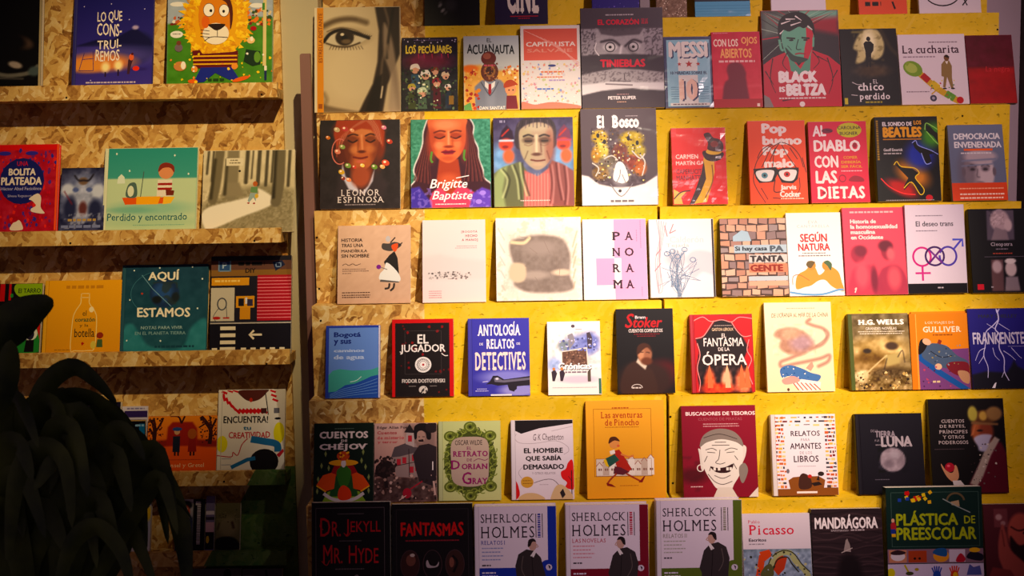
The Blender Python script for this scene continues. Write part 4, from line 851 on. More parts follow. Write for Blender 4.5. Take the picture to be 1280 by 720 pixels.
# ================================================================ ROW 2
book('L2', 400, 150, 500, 263, 'dark grey cookbook with a red-haired woman circled by vegetables and bonbons', '#2c2426', 14)
BG('#2a2325', '#2f282a', .85); NZ(.04, 7); B(449, 163, 31, 19, '#93402a', .35); B(427, 186, 9, 21, '#5e281e', .5); B(475, 180, 7, 20, '#7c3424', .5)
BP([(431, 170), (431, 193), (438, 208), (451, 217), (463, 209), (471, 193), (472, 170), (452, 158)], '#b0623a', 2, 1)
B(433, 190, 8, 24, '#622c1e', .9, a=.85); B(471, 192, 7, 22, '#733622', .9, a=.75); B(453, 165, 15, 6, '#cf8a58', .9, a=.7); B(443, 188, 6, 5, '#cf8855', .9, a=.7); B(463, 187, 6, 5, '#c57c4c', .9, a=.6)
for x_, k_ in ((441, 1), (463, -1)):
    B(x_, 174, 6, 3.4, '#7d4026', .7); BS([(x_ - 5.5, 176), (x_, 178.6), (x_ + 5.5, 176)], 1.8, '#2a100a', 1.2); BS([(x_ - 6, 170.5), (x_, 168), (x_ + 6, 169.5)], 1.9, '#3c1a12', 1.3)
BS([(452, 170), (453, 187)], 2.4, '#e2a06e', 2.6, .75); BS([(448, 174), (447.5, 188)], 1.6, '#733622', 2.4, .6); B(452, 190.5, 5, 1.8, '#602a1c', .8); B(451, 203, 6, 2, '#c06850', .8); BS([(442, 197.4), (451, 199), (459, 197.4)], 2.2, '#6a221e', 1.3); B(451, 210, 7, 3, '#c47848', .9, a=.7)
BP([(438, 208), (451, 218), (464, 208), (469, 222), (453, 246), (437, 226)], '#743420', 2); B(452, 222, 7, 5, '#8e4a2e', .9, a=.7)
BP([(421, 149), (417, 168), (421, 186), (429, 172), (442, 164), (452, 161), (464, 163), (473, 172), (478, 186), (481, 166), (475, 149)], '#a2442a', 2)
for i in range(12): BS([(454 + i * .6, 150), (441 - i * 1.4, 159 + i * 1.1), (432 - i * 1.0, 170 + i * 2.4)], .9, ['#e3a080', '#6b2a1c', '#c8664a'][i % 3], 1.1, .75); BS([(457 + i, 150), (465 + i * .9, 158 + i * .4), (470 + i * .8, 172 + i)], .9, ['#e7b090', '#74301f', '#c8664a'][i % 3], 1.1, .7)
BP([(425, 210), (440, 216), (452, 235), (470, 212), (485, 232), (478, 250), (420, 250)], '#3a2f32', 6, a=.8); BP([(428, 205), (432, 222), (445, 232), (450, 245), (460, 234), (468, 214), (466, 228), (456, 244), (436, 238), (427, 220)], '#cfcbd6', 2, 0, .9); B(451, 222, 12, 14, '#9c4f34', .5)
RING(425, 190, 10, 16, 1.3, '#c9786a', 60, 300)
for x, y, r, c in ((421, 162, 4, '#c3b088'), (431, 161, 4.4, '#b84a44'), (410, 172, 3, '#c9762c'), (440, 163, 3, '#dfa07a'), (422, 190, 4, '#d2836a'), (428, 184, 3.6, '#8aa058'), (480, 160, 3.4, '#d68aa0'), (487, 178, 4, '#b34434'), (468, 210, 4, '#6f8f3c'), (482, 205, 5, '#c9563a'), (478, 210, 3.4, '#e0a86a'), (435, 208, 4, '#7c9a4a'), (453, 208, 3, '#e3c66a'), (427, 216, 4, '#c9a23a'), (429, 224, 3, '#8a3c2c'), (436, 226, 3.4, '#dd8a5c'), (443, 210, 2.6, '#c94a3c')): E(x, y, r, r * .75, c, 25); E(x - 1, y - 1, r * .35, r * .3, '#f2dcc0')
T('LEONOR', 426.5, 238.5, 474.5, 246.5, '#d9cdc8', .0, 1, sp=.12); T('ESPINOSA', 422, 247.5, 480, 255, '#d9cdc8', .0, 1, sp=.08); D(431, 257, 470, 1.2, '#8f8486')
book('L2', 513.5, 149, 613.5, 261, 'green-backed comic of a long-haired person in pink with white handwritten title', '#2f5a4a', 14)
BG('#4a8f74', '#3f7f68', .85); NZ(.14, 2.4)
hl = [(536, 147), (530, 165), (529, 180), (524, 196), (519, 208), (518, 216), (521, 224), (514, 233)]; hr = [(586, 147), (592, 158), (591, 172), (597, 186), (598, 200), (603, 214), (604, 224), (612, 231)]
BS(hl, 3, '#e9e2dc', 1.2); BS(hr, 3, '#e9e2dc', 1.2); BP([(514, 262), (514, 234)] + catmull(hl)[::-1] + catmull(hr) + [(613, 232), (613, 262)], '#45202c', 1.3)
for i in range(15):
    q = i / 14; BS([(538 - 2 * q, 152), (533 + 5 * q, 172), (527 + 12 * q, 192), (523 + 14 * q, 208), (517 + 22 * q, 226 + 5 * q)], 1.1, ['#8c4a42', '#2c121a', '#6b3434'][i % 3], 1.2, .85); BS([(585 + 2 * q, 152), (584 + 8 * q, 172), (584 + 12 * q, 192), (583 + 18 * q, 210), (580 + 26 * q, 228)], 1.1, ['#8c4a42', '#2c121a', '#6b3434'][i % 3], 1.2, .85)
BP([(532, 262), (540, 242), (552, 232), (576, 232), (592, 242), (600, 262)], '#d8506c', 2); BP([(545, 232), (549, 200), (573, 200), (577, 230), (562, 246)], '#a8472f', 1.6); B(561, 226, 12, 8, '#cf6a48', .9, a=.7)
BP([(513, 262), (513, 236), (524, 234), (536, 250), (540, 262)], '#4a3a9c', 2.5); NZ(.6, 4, 513, 236, 540, 262, '#8f7ad0', .56); BP([(586, 262), (590, 244), (602, 236), (613, 240), (613, 262)], '#6d4fb8', 2.5); NZ(.6, 4, 586, 238, 613, 262, '#a48ae0', .56)
BP([(538, 147), (537, 166), (539, 184), (546, 197), (557, 204), (566, 203), (576, 194), (582, 180), (583, 160), (581, 147)], '#d9754c', 1.6, 1)
B(540, 178, 6, 22, '#a8452f', .9, a=.75); B(580, 180, 5, 20, '#b5503a', .9, a=.6); B(557, 156, 15, 6, '#ec9a70', .9, a=.75); B(549, 182, 6, 5, '#ea946c', .9, a=.7); B(572, 181, 5, 5, '#e58a62', .9, a=.6); B(560, 199, 9, 3.4, '#b04e36', .9, a=.6)
for x_ in (550, 570): B(x_, 169.5, 7, 3.4, '#a04430', .7, a=.9); BS([(x_ - 6, 171.5), (x_, 173.6), (x_ + 6, 171)], 1.8, '#4a1a18', 1.2); BS([(x_ - 7, 166), (x_, 163.6), (x_ + 6.5, 164.6)], 2, '#6b2a22', 1.5); B(x_, 176.5, 6, 1.2, '#b85c42', .9, a=.6)
BS([(561, 165), (561, 181)], 2.4, '#f0a880', 2.6, .8); BS([(565.5, 168), (566, 182)], 2, '#a8482f', 2.6, .65); B(561, 184, 6, 1.7, '#8e3626', .8); BP([(551.5, 190.4), (557, 188), (561, 189), (565, 187.8), (570, 190), (566, 193.6), (556, 194)], '#8e2438', 1.4); BS([(552, 191), (561, 191), (569, 190.4)], .9, '#4c1020', .9)
S([(540, 190), (538.6, 200), (541, 204)], 2.6, '#5f8a3a'); S([(581, 188), (580, 198), (582, 202)], 2.6, '#5f8a3a')
T('Brigitte', 537, 225, 584, 240, '#f3ecea', .012, sh=.3, jit=.05); T('Baptiste', 540, 240, 590, 254, '#f3ecea', .012, sh=.3, jit=.05); D(544, 256, 582, 1.3, '#f0d8dc'); S([(570, 224), (586, 221)], 1, '#f3ecea', 0)
E(603, 243, 4, 3, '#a88ae0'); E(598, 254, 4, 3, '#a88ae0')
book('L2', 617, 147, 717, 260, 'shrink-wrapped book with an elderly man in an open shirt before ghostly red faces', '#4a3f58', 12, wrap=True)
BG('#4c4062', '#6f7f98', .85); B(704, 200, 15, 26, '#7fa6cc', .8); B(628, 200, 14, 20, '#7fa6cc', .8); NZ(.09, 8)
for mx_ in (1, -1):
    ox_ = 672 + (634 - 672) * mx_ if mx_ > 0 else 706
    BP([(ox_ - 10, 175), (ox_ - 6, 163), (ox_, 156), (ox_ + 7, 164), (ox_ + 9, 176)], '#331a36' if mx_ > 0 else '#7a3a58', 2); B(ox_ - 1, 181, 9, 8, '#d4523c', .4); BS([(ox_ - 9, 176), (ox_ + 8, 176)], 2.6, '#c6d0da' if mx_ > 0 else '#b0526a', 1.5); BS([(ox_ - 6, 170), (ox_ + 2, 162)], 2, '#c23c34', 1.4); B(ox_ + 2, 196, 7, 9, '#e0704a', .5); B(ox_ - 2, 184, 4, 2, '#8c2c2c', .6)
BP([(617, 262), (617, 218), (628, 210), (650, 203), (658, 214), (664, 262)], '#6d6f4e', 2); BP([(617, 224), (622, 214), (634, 208), (628, 240), (632, 262), (617, 262)], '#a5b47c', 4, a=.8); BP([(717, 262), (717, 216), (704, 207), (690, 202), (684, 214), (682, 262)], '#8e5450', 2)
BP([(655, 214), (672, 222), (688, 210), (690, 262), (654, 262)], '#c0706a', 2)
for i in range(9): BS([(657 + i * 3.9, 219), (656 + i * 4, 260)], 1, '#e2b6a4', 1.2, .6)
for pts_ in ([(626, 213), (634, 226), (628, 248)], [(640, 208), (646, 226), (648, 250)], [(650, 205), (652, 224), (658, 246)]): BS(pts_, 2.4, '#c9cf9a', 2, .7); BS([(x_ + 3, y_) for x_, y_ in pts_], 2, '#3a3c26', 2, .7)
for pts_ in ([(698, 206), (700, 228), (704, 252)], [(708, 210), (710, 236), (708, 258)], [(690, 208), (692, 230), (690, 256)]): BS(pts_, 2.2, '#d29a94', 2, .6); BS([(x_ - 3, y_) for x_, y_ in pts_], 2, '#5a2426', 2, .7)
BP([(646, 186), (645, 162), (652, 150), (666, 145), (684, 146), (694, 155), (696, 172), (693, 186), (670, 190)], '#40343c', 1.8, 1)
BP([(651, 162), (650, 182), (653, 196), (661, 208), (672, 214), (683, 208), (690, 195), (692, 178), (690, 160), (672, 153)], '#b39c84', 1.8, 1); BP([(651, 164), (650, 184), (655, 200), (664, 208), (666, 180), (664, 158)], '#b3a884', 5, a=.7); B(688, 185, 6, 22, '#9c5a4c', .9, a=.7); B(672, 160, 14, 5, '#c4b89c', .9, a=.6)
for x_ in (661, 681): B(x_, 176, 7, 4, '#5e463c', .8, a=.9); BS([(x_ - 6, 171), (x_, 169), (x_ + 6, 171)], 2.2, '#382c2a', 1.4); BS([(x_ - 4, 177), (x_ + 4, 177)], 1.5, '#241a1a', 1.1); BS([(x_ - 5, 181.5), (x_, 183), (x_ + 5, 181)], 1, '#7c5c4c', 1.4, .8)
BS([(671, 170), (671, 190)], 3, '#dccfae', 2.6, .8); BS([(676, 175), (677, 191)], 1.8, '#6e4a3e', 2, .7); B(671, 194, 6, 2, '#654238', .8); BS([(664, 201), (672, 202.4), (681, 201.4)], 1.9, '#6a332e', 1.2); BS([(660, 190), (656, 200)], 1.3, '#6e5a48', 1.6, .8); BS([(684, 190), (687, 200)], 1.3, '#6e4038', 1.6, .8); B(672, 207, 7, 2, '#c8a88c', .9, a=.6)
for i in range(10): BS([(650 + i * 4.4, 148 + abs(i - 5) * .9), (648 + i * 4.8, 158 + (i % 3))], 1, ['#6c5c62', '#2a2026'][i % 2], 1.2, .8)
D(650, 252, 687, 1.1, '#e0cfc6'); D(625, 150, 632, 3, '#9a92ac')
book('L2', 726.5, 136, 821.5, 259, 'grey and white comic titled El Bosco with a mask-like mass of monsters', '#5a4a50', 12, wrap=True)
BG('#5f5057', '#57494f', 1.1); BP([(726, 220), (735, 222), (748, 232), (765, 236), (790, 236), (805, 232), (821, 222), (821, 262), (726, 262)], '#e9e4e0', 1.6)
for x, y, rx, ry, c in ((750, 172, 10, 9, '#c9a93c'), (752, 190, 9, 12, '#d6c25a'), (745, 195, 6, 10, '#b98a34'), (790, 175, 15, 10, '#c2a838'), (795, 190, 12, 10, '#b3a23c'), (790, 205, 12, 10, '#8f3f30'), (800, 212, 8, 10, '#b86a34'), (775, 192, 10, 12, '#7a4038'), (760, 210, 14, 14, '#7d7263'), (750, 218, 10, 9, '#8a6a3c'), (775, 220, 12, 16, '#8d868a')): B(x, y, rx, ry, c, .4, a=.95)
NZ(.16, 4, 740, 160, 806, 232); SPK(240, 740, 163, 806, 230, ['#3a2c28', '#e6d68a', '#8c6a2c', '#d8cfc0', '#5a3a30', '#b08a3a', '#6b6468'], .6, 1.7, 3)
for x, y in ((756, 178), (748, 170), (786, 174), (797, 180)): E(x, y, 2, 3, '#2a2226')
P([(768, 212), (771, 205), (776, 204), (781, 210), (785, 226), (779, 231), (774, 231), (766, 226)], '#e6e2df', 1); S([(770, 230), (774, 222), (775, 214)], .8, '#6b6468'); S([(781, 230), (777, 220)], .8, '#6b6468'); S([(762, 232), (772, 246), (779, 246), (790, 232)], 1, '#8d868a'); E(774, 241, 2, 2, '#4a4044')
for pts in ([(740, 205), (748, 212), (744, 222)], [(800, 195), (806, 205), (802, 222)], [(755, 200), (765, 196), (772, 202)], [(790, 190), (800, 200), (806, 194)]): S(pts, 1.6, '#cfc6ba')
T('El', 746, 144, 757, 161, '#f4efec', .07, 1); T('Bosco', 765, 144, 800, 161, '#f4efec', .07, 1); D(783, 145, 799, 1, '#bdb0b4'); D(762, 252.5, 791, 2.6, '#7d7478')
book('R2', 840, 160, 908, 253, 'wrapped red book with a yellow and black raised torch arm', '#c9252c', 16, wrap=True)
BG('#e03a38', '#d42e30'); T('CARMEN', 845, 192, 873, 197.5, '#f4d8cc', .015); T('MARTÍN GAITE', 845, 199, 889, 205, '#f4d8cc', .015); T('CAPERUCITA EN', 845, 210, 890, 216, '#7a1830', .02); T('MANHATTAN', 845, 217.5, 884, 223.5, '#7a1830', .02)
P([(880, 196), (893, 200), (893, 214), (888, 232), (882, 250), (866, 252), (870, 240), (876, 224)], '#dba83c'); P([(880, 200), (882, 222), (874, 240), (866, 252), (860, 253), (868, 236), (876, 216)], '#3a1c18'); P([(880, 188), (904, 190), (902, 198), (892, 201), (882, 198)], '#3a1c18', 1); E(893, 189, 10, 4, '#e0b248'); P([(881, 168), (888, 166), (893, 172), (900, 174), (905, 180), (903, 189), (886, 187), (886, 178)], '#4e2024', 1); E(894, 180, 5, 4, '#8c3a34'); S([(890, 205), (890, 225), (880, 245)], 1.4, '#8c5a24'); P([(841, 252), (841, 234), (848, 238), (858, 236), (850, 244), (852, 252)], '#d9b05a'); S([(841, 246), (850, 238), (862, 236)], 1.4, '#4a1c1a')
book('R2', 936, 151, 1008, 251, 'orange book titled Pop bueno Pop malo with a line-drawn face in heavy black glasses', '#cf4a1e', 14)
R(936, 151, 1008, 251, '#ea5a26'); T('Pop', 953.5, 154, 985, 170, '#f3e2da', .06); T('bueno', 954, 169, 1003.5, 180.5, '#f3e2da', .06); T('Pop', 954, 182, 986, 196, '#f3e2da', .06); T('malo', 955, 197, 993, 208, '#f3e2da', .06)
for pts in ([(967, 180), (958, 186), (946, 200), (941, 220), (944, 232), (955, 250)], [(977, 177), (965, 184), (958, 196), (952, 207)], [(978, 177), (990, 182), (1000, 194), (1004, 208)], [(978, 180), (984, 192), (992, 204), (995, 208)], [(975, 178), (968, 190), (966, 206)], [(998, 220), (998, 234), (990, 246)], [(947, 196), (953, 186), (966, 179)], [(1003, 196), (1007, 214)], [(958, 246), (950, 232)], [(970, 184), (962, 200)], [(988, 184), (997, 198)]): S(pts, .9, '#2c1410')
P([(941, 209), (969, 207), (972, 210), (979, 208), (998, 208), (998, 212), (996, 222), (990, 227), (976, 226), (971, 216), (966, 225), (948, 226), (944, 220)], '#1f1214'); P([(945, 212), (966, 211), (965, 220), (961, 224), (949, 223)], '#e9e2dc', 1); P([(974, 212), (994, 211), (993, 220), (988, 224), (977, 222)], '#e9e2dc', 1)
E(955, 217, 4, 3.6, '#5f8f9a'); E(955, 217, 1.5, 1.6, '#1c1c22'); E(983, 216, 4, 3.4, '#c9403a'); E(983, 216, 1.5, 1.6, '#33141a'); S([(968, 222), (966, 236), (974, 237)], 1.2, '#2c1410'); S([(964, 244), (974, 245)], 1, '#2c1410')
T('Jarvis', 974, 228.5, 994, 236, '#f3e2da', .05); T('Cocker', 973, 236, 999, 243.5, '#f3e2da', .05); D(974, 244.6, 1003, 1.2, '#f3cdb8')
book('R2', 1012, 152, 1085, 250, 'red-pink book titled AL DIABLO CON LAS DIETAS in white hand lettering', '#b8243c', 14)
R(1012, 152, 1085, 250, '#da3050'); T('AL', 1017.5, 156, 1034.5, 170, '#f4e6e2', .04, jit=.04); T('DIABLO', 1018, 174, 1076.5, 189, '#f4e6e2', .045, jit=.04); T('CON', 1018, 193, 1048, 208, '#f4e6e2', .045, jit=.04); T('LAS', 1018.5, 211, 1045.5, 227, '#f4e6e2', .045, jit=.04); T('DIETAS', 1019, 230, 1079, 245.5, '#f4e6e2', .045, 1, jit=.04)
E(1063.5, 162.5, 15.5, 9, '#c9c22c'); T('CAROLINA', 1049, 157.5, 1078, 161.6, '#3a2420', .02); T('BUGNER', 1051.5, 164.5, 1074, 168.5, '#3a2420', .02); T('COMER', 1054.5, 194, 1072, 197.5, '#e5a83a', .02); T('DEBERÍA', 1051.5, 199, 1076, 203, '#e5a83a', .02); T('SER FÁCIL', 1051, 204.5, 1077.5, 208.3, '#e5a83a', .02); D(1051, 211.5, 1077, 1.2, '#f0b8c0')
E(1036, 163, 7, 3, '#7a2440'); S([(1034, 162), (1042, 164)], 1, '#3a1c3a', 0); RING(1052, 221, 4, 4, 1, '#8c1c3c'); P([(1060, 224), (1066, 218), (1076, 220), (1078, 225)], '#9c1c3c', 1)
E(1069.5, 181, 2.4, 3, '#9c1c3c'); E(1028, 238, 2.2, 2, '#9c1c3c')
book('R2', 1095, 146, 1174, 248, 'black book titled EL SONIDO DE LOS BEATLES with neon-outlined walking silhouettes', '#0d0c0e', 18)
BG('#0e0c10', None, 1.2); B(1140, 215, 22, 14, '#d98a1c', .8, 30, .9); B(1125, 232, 20, 8, '#c2202a', .8, 25, .95); B(1150, 192, 18, 18, '#2c3fae', .8, 40, .95); B(1168, 168, 14, 16, '#4f9a2c', .8, 40, .95)
P([(1119, 204), (1123, 202), (1126, 207), (1140, 209), (1147, 214), (1142, 220), (1152, 232), (1150, 240), (1146, 238), (1138, 224), (1130, 232), (1128, 230), (1134, 220)], '#0e0c10', 0); S([(1117, 204), (1121, 200), (1126, 206), (1142, 208), (1148, 214), (1143, 220), (1153, 234), (1148, 240), (1138, 225), (1128, 232)], .9, '#ffd24a')
P([(1142, 178), (1146, 176), (1148, 181), (1160, 186), (1172, 190), (1162, 192), (1164, 200), (1158, 204), (1152, 192), (1144, 184)], '#0e0c10', 0); S([(1141, 178), (1146, 175), (1149, 181), (1164, 187), (1173, 192)], .9, '#a9b6ff'); S([(1152, 190), (1157, 203), (1164, 202)], .9, '#a9b6ff')
P([(1159, 156), (1165, 158), (1170, 164), (1174, 166), (1174, 178), (1168, 170), (1160, 164)], '#16240e', 0); S([(1158, 162), (1160, 154), (1168, 158), (1174, 162)], 1, '#9fd86a'); S([(1160, 164), (1168, 174), (1174, 180)], 1, '#9fd86a')
S([(1100, 220), (1110, 230), (1126, 238), (1142, 240)], 1.2, '#ff4a4a'); E(1159, 244, 4.4, 3.6, '#c22038'); S([(1128, 234), (1136, 226)], 1.6, '#5c0f14', 0)
T('EL SONIDO DE', 1105, 152, 1142, 157, '#efe6e4', .04); T('LOS', 1144.5, 150.6, 1154, 155.6, '#e8a82c', .04); T('BEATLES', 1105, 158, 1154, 171, '#e8a82c', .07); R(1105, 172.5, 1153, 173.8, '#c98a24'); T('Geoff Emerick', 1105, 184, 1129, 187.5, '#d8cfcf', .03); D(1105, 189.5, 1127, 1.6, '#b9b0b0'); DV(1097, 150, 198, 2.6, '#a8842c'); D(1105, 246, 1165, 1, '#a59a9c')
book('R2', 1187.5, 156, 1256.5, 246, 'grey-blue book titled DEMOCRACIA ENVENENADA with a sliced stone face and orange band', '#5d6172', 12)
BG('#747a8e', '#6b7186', 1.1); face(1223, 212, 19, 26, '#c2b2b4', '#6d6068', None, -1, '#3c3238', '#8f7e82'); B(1226, 194, 20, 8, '#b3a4a8', .4); BS([(1203, 199), (1245, 197)], 2, '#7b8094', 1.2); BS([(1202, 205), (1240, 203)], 1.6, '#7b8094', 1.2); R(1206, 184.5, 1242, 187, '#e2692c')
T('DEMOCRACIA', 1194.5, 166, 1252.5, 173.5, '#e3dede', .04); T('ENVENENADA', 1194.5, 176, 1253.5, 183.5, '#e3dede', .04); D(1202, 189, 1240, 1.6, '#d8cfd0')
R(1187, 225, 1257, 247, '#d9531c'); D(1197, 231, 1252, 1.4, '#f0b08c'); D(1197, 237.5, 1252, 1.8, '#f6d6c0'); D(1197, 242, 1252, 1.8, '#f6d6c0')

# ================================================================ ROW 3
book('L3', 422, 282, 513, 384, 'kraft-pink book, Historia tras una mandíbula sin nombre, with a fox-headed collage figure', '#c7a58c', 10)
BG('#cdac93', '#c6a389', 4); NZ(.03, 3)
for i, s_ in enumerate(('HISTORIA', 'TRAS UNA', 'MANDÍBULA', 'SIN NOMBRE')): T(s_, 426.5, 298.5 + i * 6.9, (453, 454, 459, 461.5)[i], 303.3 + i * 6.9, '#33201c', .03)
S([(428, 334), (432, 332), (436, 334), (441, 332), (445, 334), (451, 332)], .8, '#4a342c'); D(428, 338.5, 458, 1, '#7a5f52'); D(428, 341, 461, 1, '#7a5f52'); D(428, 344, 440, 1, '#7a5f52'); D(428, 369, 463, 1.3, '#54392f'); D(428, 372.3, 463, 1.3, '#54392f'); D(428, 375, 462, 1.3, '#54392f')
P([(493, 316), (497, 325), (499, 346), (483, 341), (480, 330), (487, 321)], '#26211f', 0); P([(480, 340), (484, 331), (498, 345), (499, 356), (476, 354), (475, 346)], '#d9d6d0', 1); B_ = 0; P([(476, 353), (499, 356), (499, 357.5), (475, 356)], '#5f5854'); S([(487, 358), (486, 364), (481, 365)], 2.6, '#3a302c'); S([(493, 358), (492, 364), (488, 368)], 2.6, '#3a302c')
P([(478, 306), (486, 306), (494, 304), (502, 308), (495, 314), (487, 316), (478, 313)], '#4a4340', 1); P([(490, 308), (497, 306), (497, 312), (494, 317), (490, 313)], '#cf5a34', 1); E(485, 300, 3, 4, '#b9b2b0'); S([(488, 305), (494, 298)], 1.6, '#2c2624', 0); S([(498, 309), (503, 305)], 1.4, '#2c2624', 0); E(473.5, 336.5, 3, 3, '#7a2a86'); S([(476, 337), (484, 340)], 1.2, '#8c807a')
book('L3', 528, 275, 607, 381, 'very pale pink book, Bogotá hecho a mano, with a small grey skyline drawing', '#e6cfc8', 9)
BG('#ead3cf', '#e6ccca', 3); BP([(528, 322), (550, 319), (575, 325), (607, 328), (607, 352), (528, 352)], '#cfc7c4', 5, a=.8)
T('[BOGOTÁ', 577, 288.5, 597, 292.5, '#8c2c44', .02, sp=.1); T('HECHO', 582, 294, 597, 297.5, '#8c2c44', .02, sp=.1); T('A MANO]', 577.5, 299.5, 597.5, 303.5, '#8c2c44', .02, sp=.1); D(571, 308.5, 597, .9, '#b89a9c'); D(569, 311, 597, .9, '#b89a9c')
SPK(90, 535, 342, 588, 351, ['#8f8380', '#b3a8a4', '#6b605e', '#cfc4c0'], .6, 1.9, 4, .8)
for y in (366, 368.7, 371.4, 374.1): D(536, y, 552, .9, '#c08a90')
book('L3', 620, 272, 727, 377, 'big off-white book with a rough oval of cracked grey plaster', '#ddd2c2', 16, spine='off-white cover')
BG('#e9e3d8', '#dfd8d0', 1.0); NZ(.5, 8, c='#c9b9a4', th=.58); NZ(.5, 3, c='#f4f0e8', th=.6, seed=8); BP([(632, 290), (722, 288), (722, 374), (630, 374)], '#d6cabd', 8, 0, .5)
BP([(638, 303), (655, 297), (675, 294), (700, 298), (710, 310), (713, 325), (712, 345), (716, 362), (700, 367), (660, 366), (642, 356), (648, 340), (640, 325)], '#85776f', 4, 1, .95); NZ(.06, 5, 638, 294, 716, 368); B(675, 310, 22, 9, '#9c8e86', .8); B(668, 345, 20, 5, '#a89a90', .8); BP([(640, 330), (656, 332), (656, 350), (645, 354), (636, 346)], '#cbb9a0', 3, 1); BS([(640, 303), (655, 304), (662, 298)], 4, '#ddcba8', 2); B(702, 342, 12, 4, '#d6c2ac', .7)
for i in range(9): S([(650 + i * 6, 296 + (i * 37) % 60), (662 + i * 5, 298 + (i * 41) % 62)], .5, '#8a7a70', 0)
for i in range(5): BS([(623 + i, 285 + i * 18), (631, 300 + i * 16)], 1, '#a3978e', 1.3, .6); BS([(722 - i, 290 + i * 16), (716, 310 + i * 13)], 1.3, '#b08f6c', 1.6, .6)
book('L3', 729, 274, 808.5, 375.5, 'white and pink half-split book spelling PANORAMA in four rows of two letters', '#e9dcda', 13)
R(729, 274, 809, 376, '#ece6e0'); R(768, 274, 809, 376, '#dfa3c4'); R(745, 323.5, 768, 357.5, '#dfa3c4'); R(768, 323.5, 776.5, 357.5, '#ece6e0')
for i, (a_, b_) in enumerate((('P', 'A'), ('N', 'O'), ('R', 'A'), ('M', 'A'))):
    y = 290 + i * 20.3; T(a_, 765, y, 776 + (2 if i == 3 else 0), y + 11, '#38142c', .03, 1); T(b_, 781, y, 792.5, y + 11, '#38142c', .03, 1)
DV(796, 288, 303, 1, '#c98aac'); DV(801, 276, 312, 1, '#c98aac'); DV(801, 360, 372, 1, '#c98aac')
book('R3', 812, 274, 893, 373.5, 'white-grey book with faint blue and red pencil drawing of a flowering plant', '#d6d2d0', 18)
BG('#dcd8da', '#d3d0d4', 1.2); BP([(860, 320), (872, 314), (893, 320), (893, 345), (878, 342), (866, 350), (860, 335)], '#bdb7be', 4, 1, .7); B(845, 325, 13, 9, '#b3aeb6', .8, a=.7); B(868, 336, 9, 6, '#c4bec4', .6)
T('Calderón', 838, 296, 880, 304, '#c9c4c8', .01); T('Tejada', 833, 305, 862, 311, '#d2b8ba', .01)
for i in range(26):
    rn = random.Random(i + 60); S([(848 + rn.uniform(-3, 3), 373), (848 + rn.uniform(-12, 12), 350 + rn.uniform(-4, 6)), (848 + rn.uniform(-28, 28), 335 + rn.uniform(-10, 24))], .6, rn.choice(['#6f7f96', '#8c93a4', '#56708c']))
for i in range(16):
    rn = random.Random(i + 160); S([(843 + rn.uniform(-6, 8), 360), (840 + rn.uniform(-4, 14), 335), (842 + rn.uniform(-10, 16), 312 + rn.uniform(0, 6))], .6, rn.choice(['#7a8290', '#9a9ca8', '#5f7a94']))
for x, y in ((841, 315), (856, 313), (834, 318), (866, 326), (847, 322)): RING(x, y, 3.4, 2.8, .9, '#5f7a98'); 
for i in range(5): S([(822 + i * 3, 274 + i), (825, 300 + i * 6), (819 + i * 2, 330 + i * 8), (822, 368)], .6, '#c79aa0')
for pts in ([(838, 292), (843, 280)], [(838, 292), (846, 288)], [(835, 296), (832, 282)], [(820, 320), (826, 312)], [(818, 340), (826, 330)]): S(pts, 1, '#c27a84', 0)
R(890.5, 274, 893, 374, '#2c2226')
book('R3', 901, 273, 984, 372, 'cobblestone-photo book reading Si hay casa PA TANTA GENTE on pale strips', '#2a1f20', 18, spine='dark brown-black spine')
R(901, 273, 984, 372, '#4e3a34'); rn = random.Random(21)
y = 272
while y < 372:
    hh = rn.uniform(8, 11); x = 900 + rn.uniform(-5, 0)
    while x < 984:
        w = rn.uniform(9, 15); j = lambda: rn.uniform(-1.2, 1.2)
        P([(x + .8 + j() * .5, y + .8 + j()), (x + w - .8, y + .8 + j()), (x + w - .8 + j() * .5, y + hh - .8 + j()), (x + .8, y + hh - .8 + j())], rn.choice(['#c59a84', '#b58874', '#d0a68e', '#a98478', '#9a8a88', '#c9937a', '#8f7a78', '#d3b09a'])); x += w
    y += hh
P([(917, 296), (928, 288), (936, 290), (940, 302), (917, 302)], '#a9bfcb'); R(918, 307, 984, 317, '#aebfc9'); R(936, 319.5, 984, 329.5, '#c9c4bf'); R(936, 331, 984, 342, '#d98a6c'); R(935, 347, 984, 352.5, '#b9c2c6'); R(935, 353, 984, 359, '#dba890')
T('Si hay casa', 919, 308.6, 959.5, 316, '#23303c', .05); T('PA', 962.5, 308, 980, 316, '#55606a', .06); T('TANTA', 937, 320.5, 980, 329, '#3a3436', .07); T('GENTE', 937, 332, 978.5, 341, '#8c3424', .07)
book('R3', 984.5, 266, 1053, 369, 'white paperback titled SEGÚN NATURA in red with two bare orange figures from behind', '#ddd2cc', 10)
BG('#ebe5e0', None, 6); T('EVA', 1012.5, 275.5, 1024, 279.5, '#bfb2b4', 0, sp=.1); T('CANTARELLA', 998, 281, 1038.5, 284.5, '#bfb2b4', 0, sp=.1); T('SEGÚN', 1001, 289.5, 1035, 302.5, '#c9343c', .04); T('NATURA', 998, 304, 1038, 313.5, '#c9343c', .04); D(1003, 315.6, 1032, 1.3, '#8c7f80'); D(998, 318.7, 1038, 1.5, '#8c7f80')
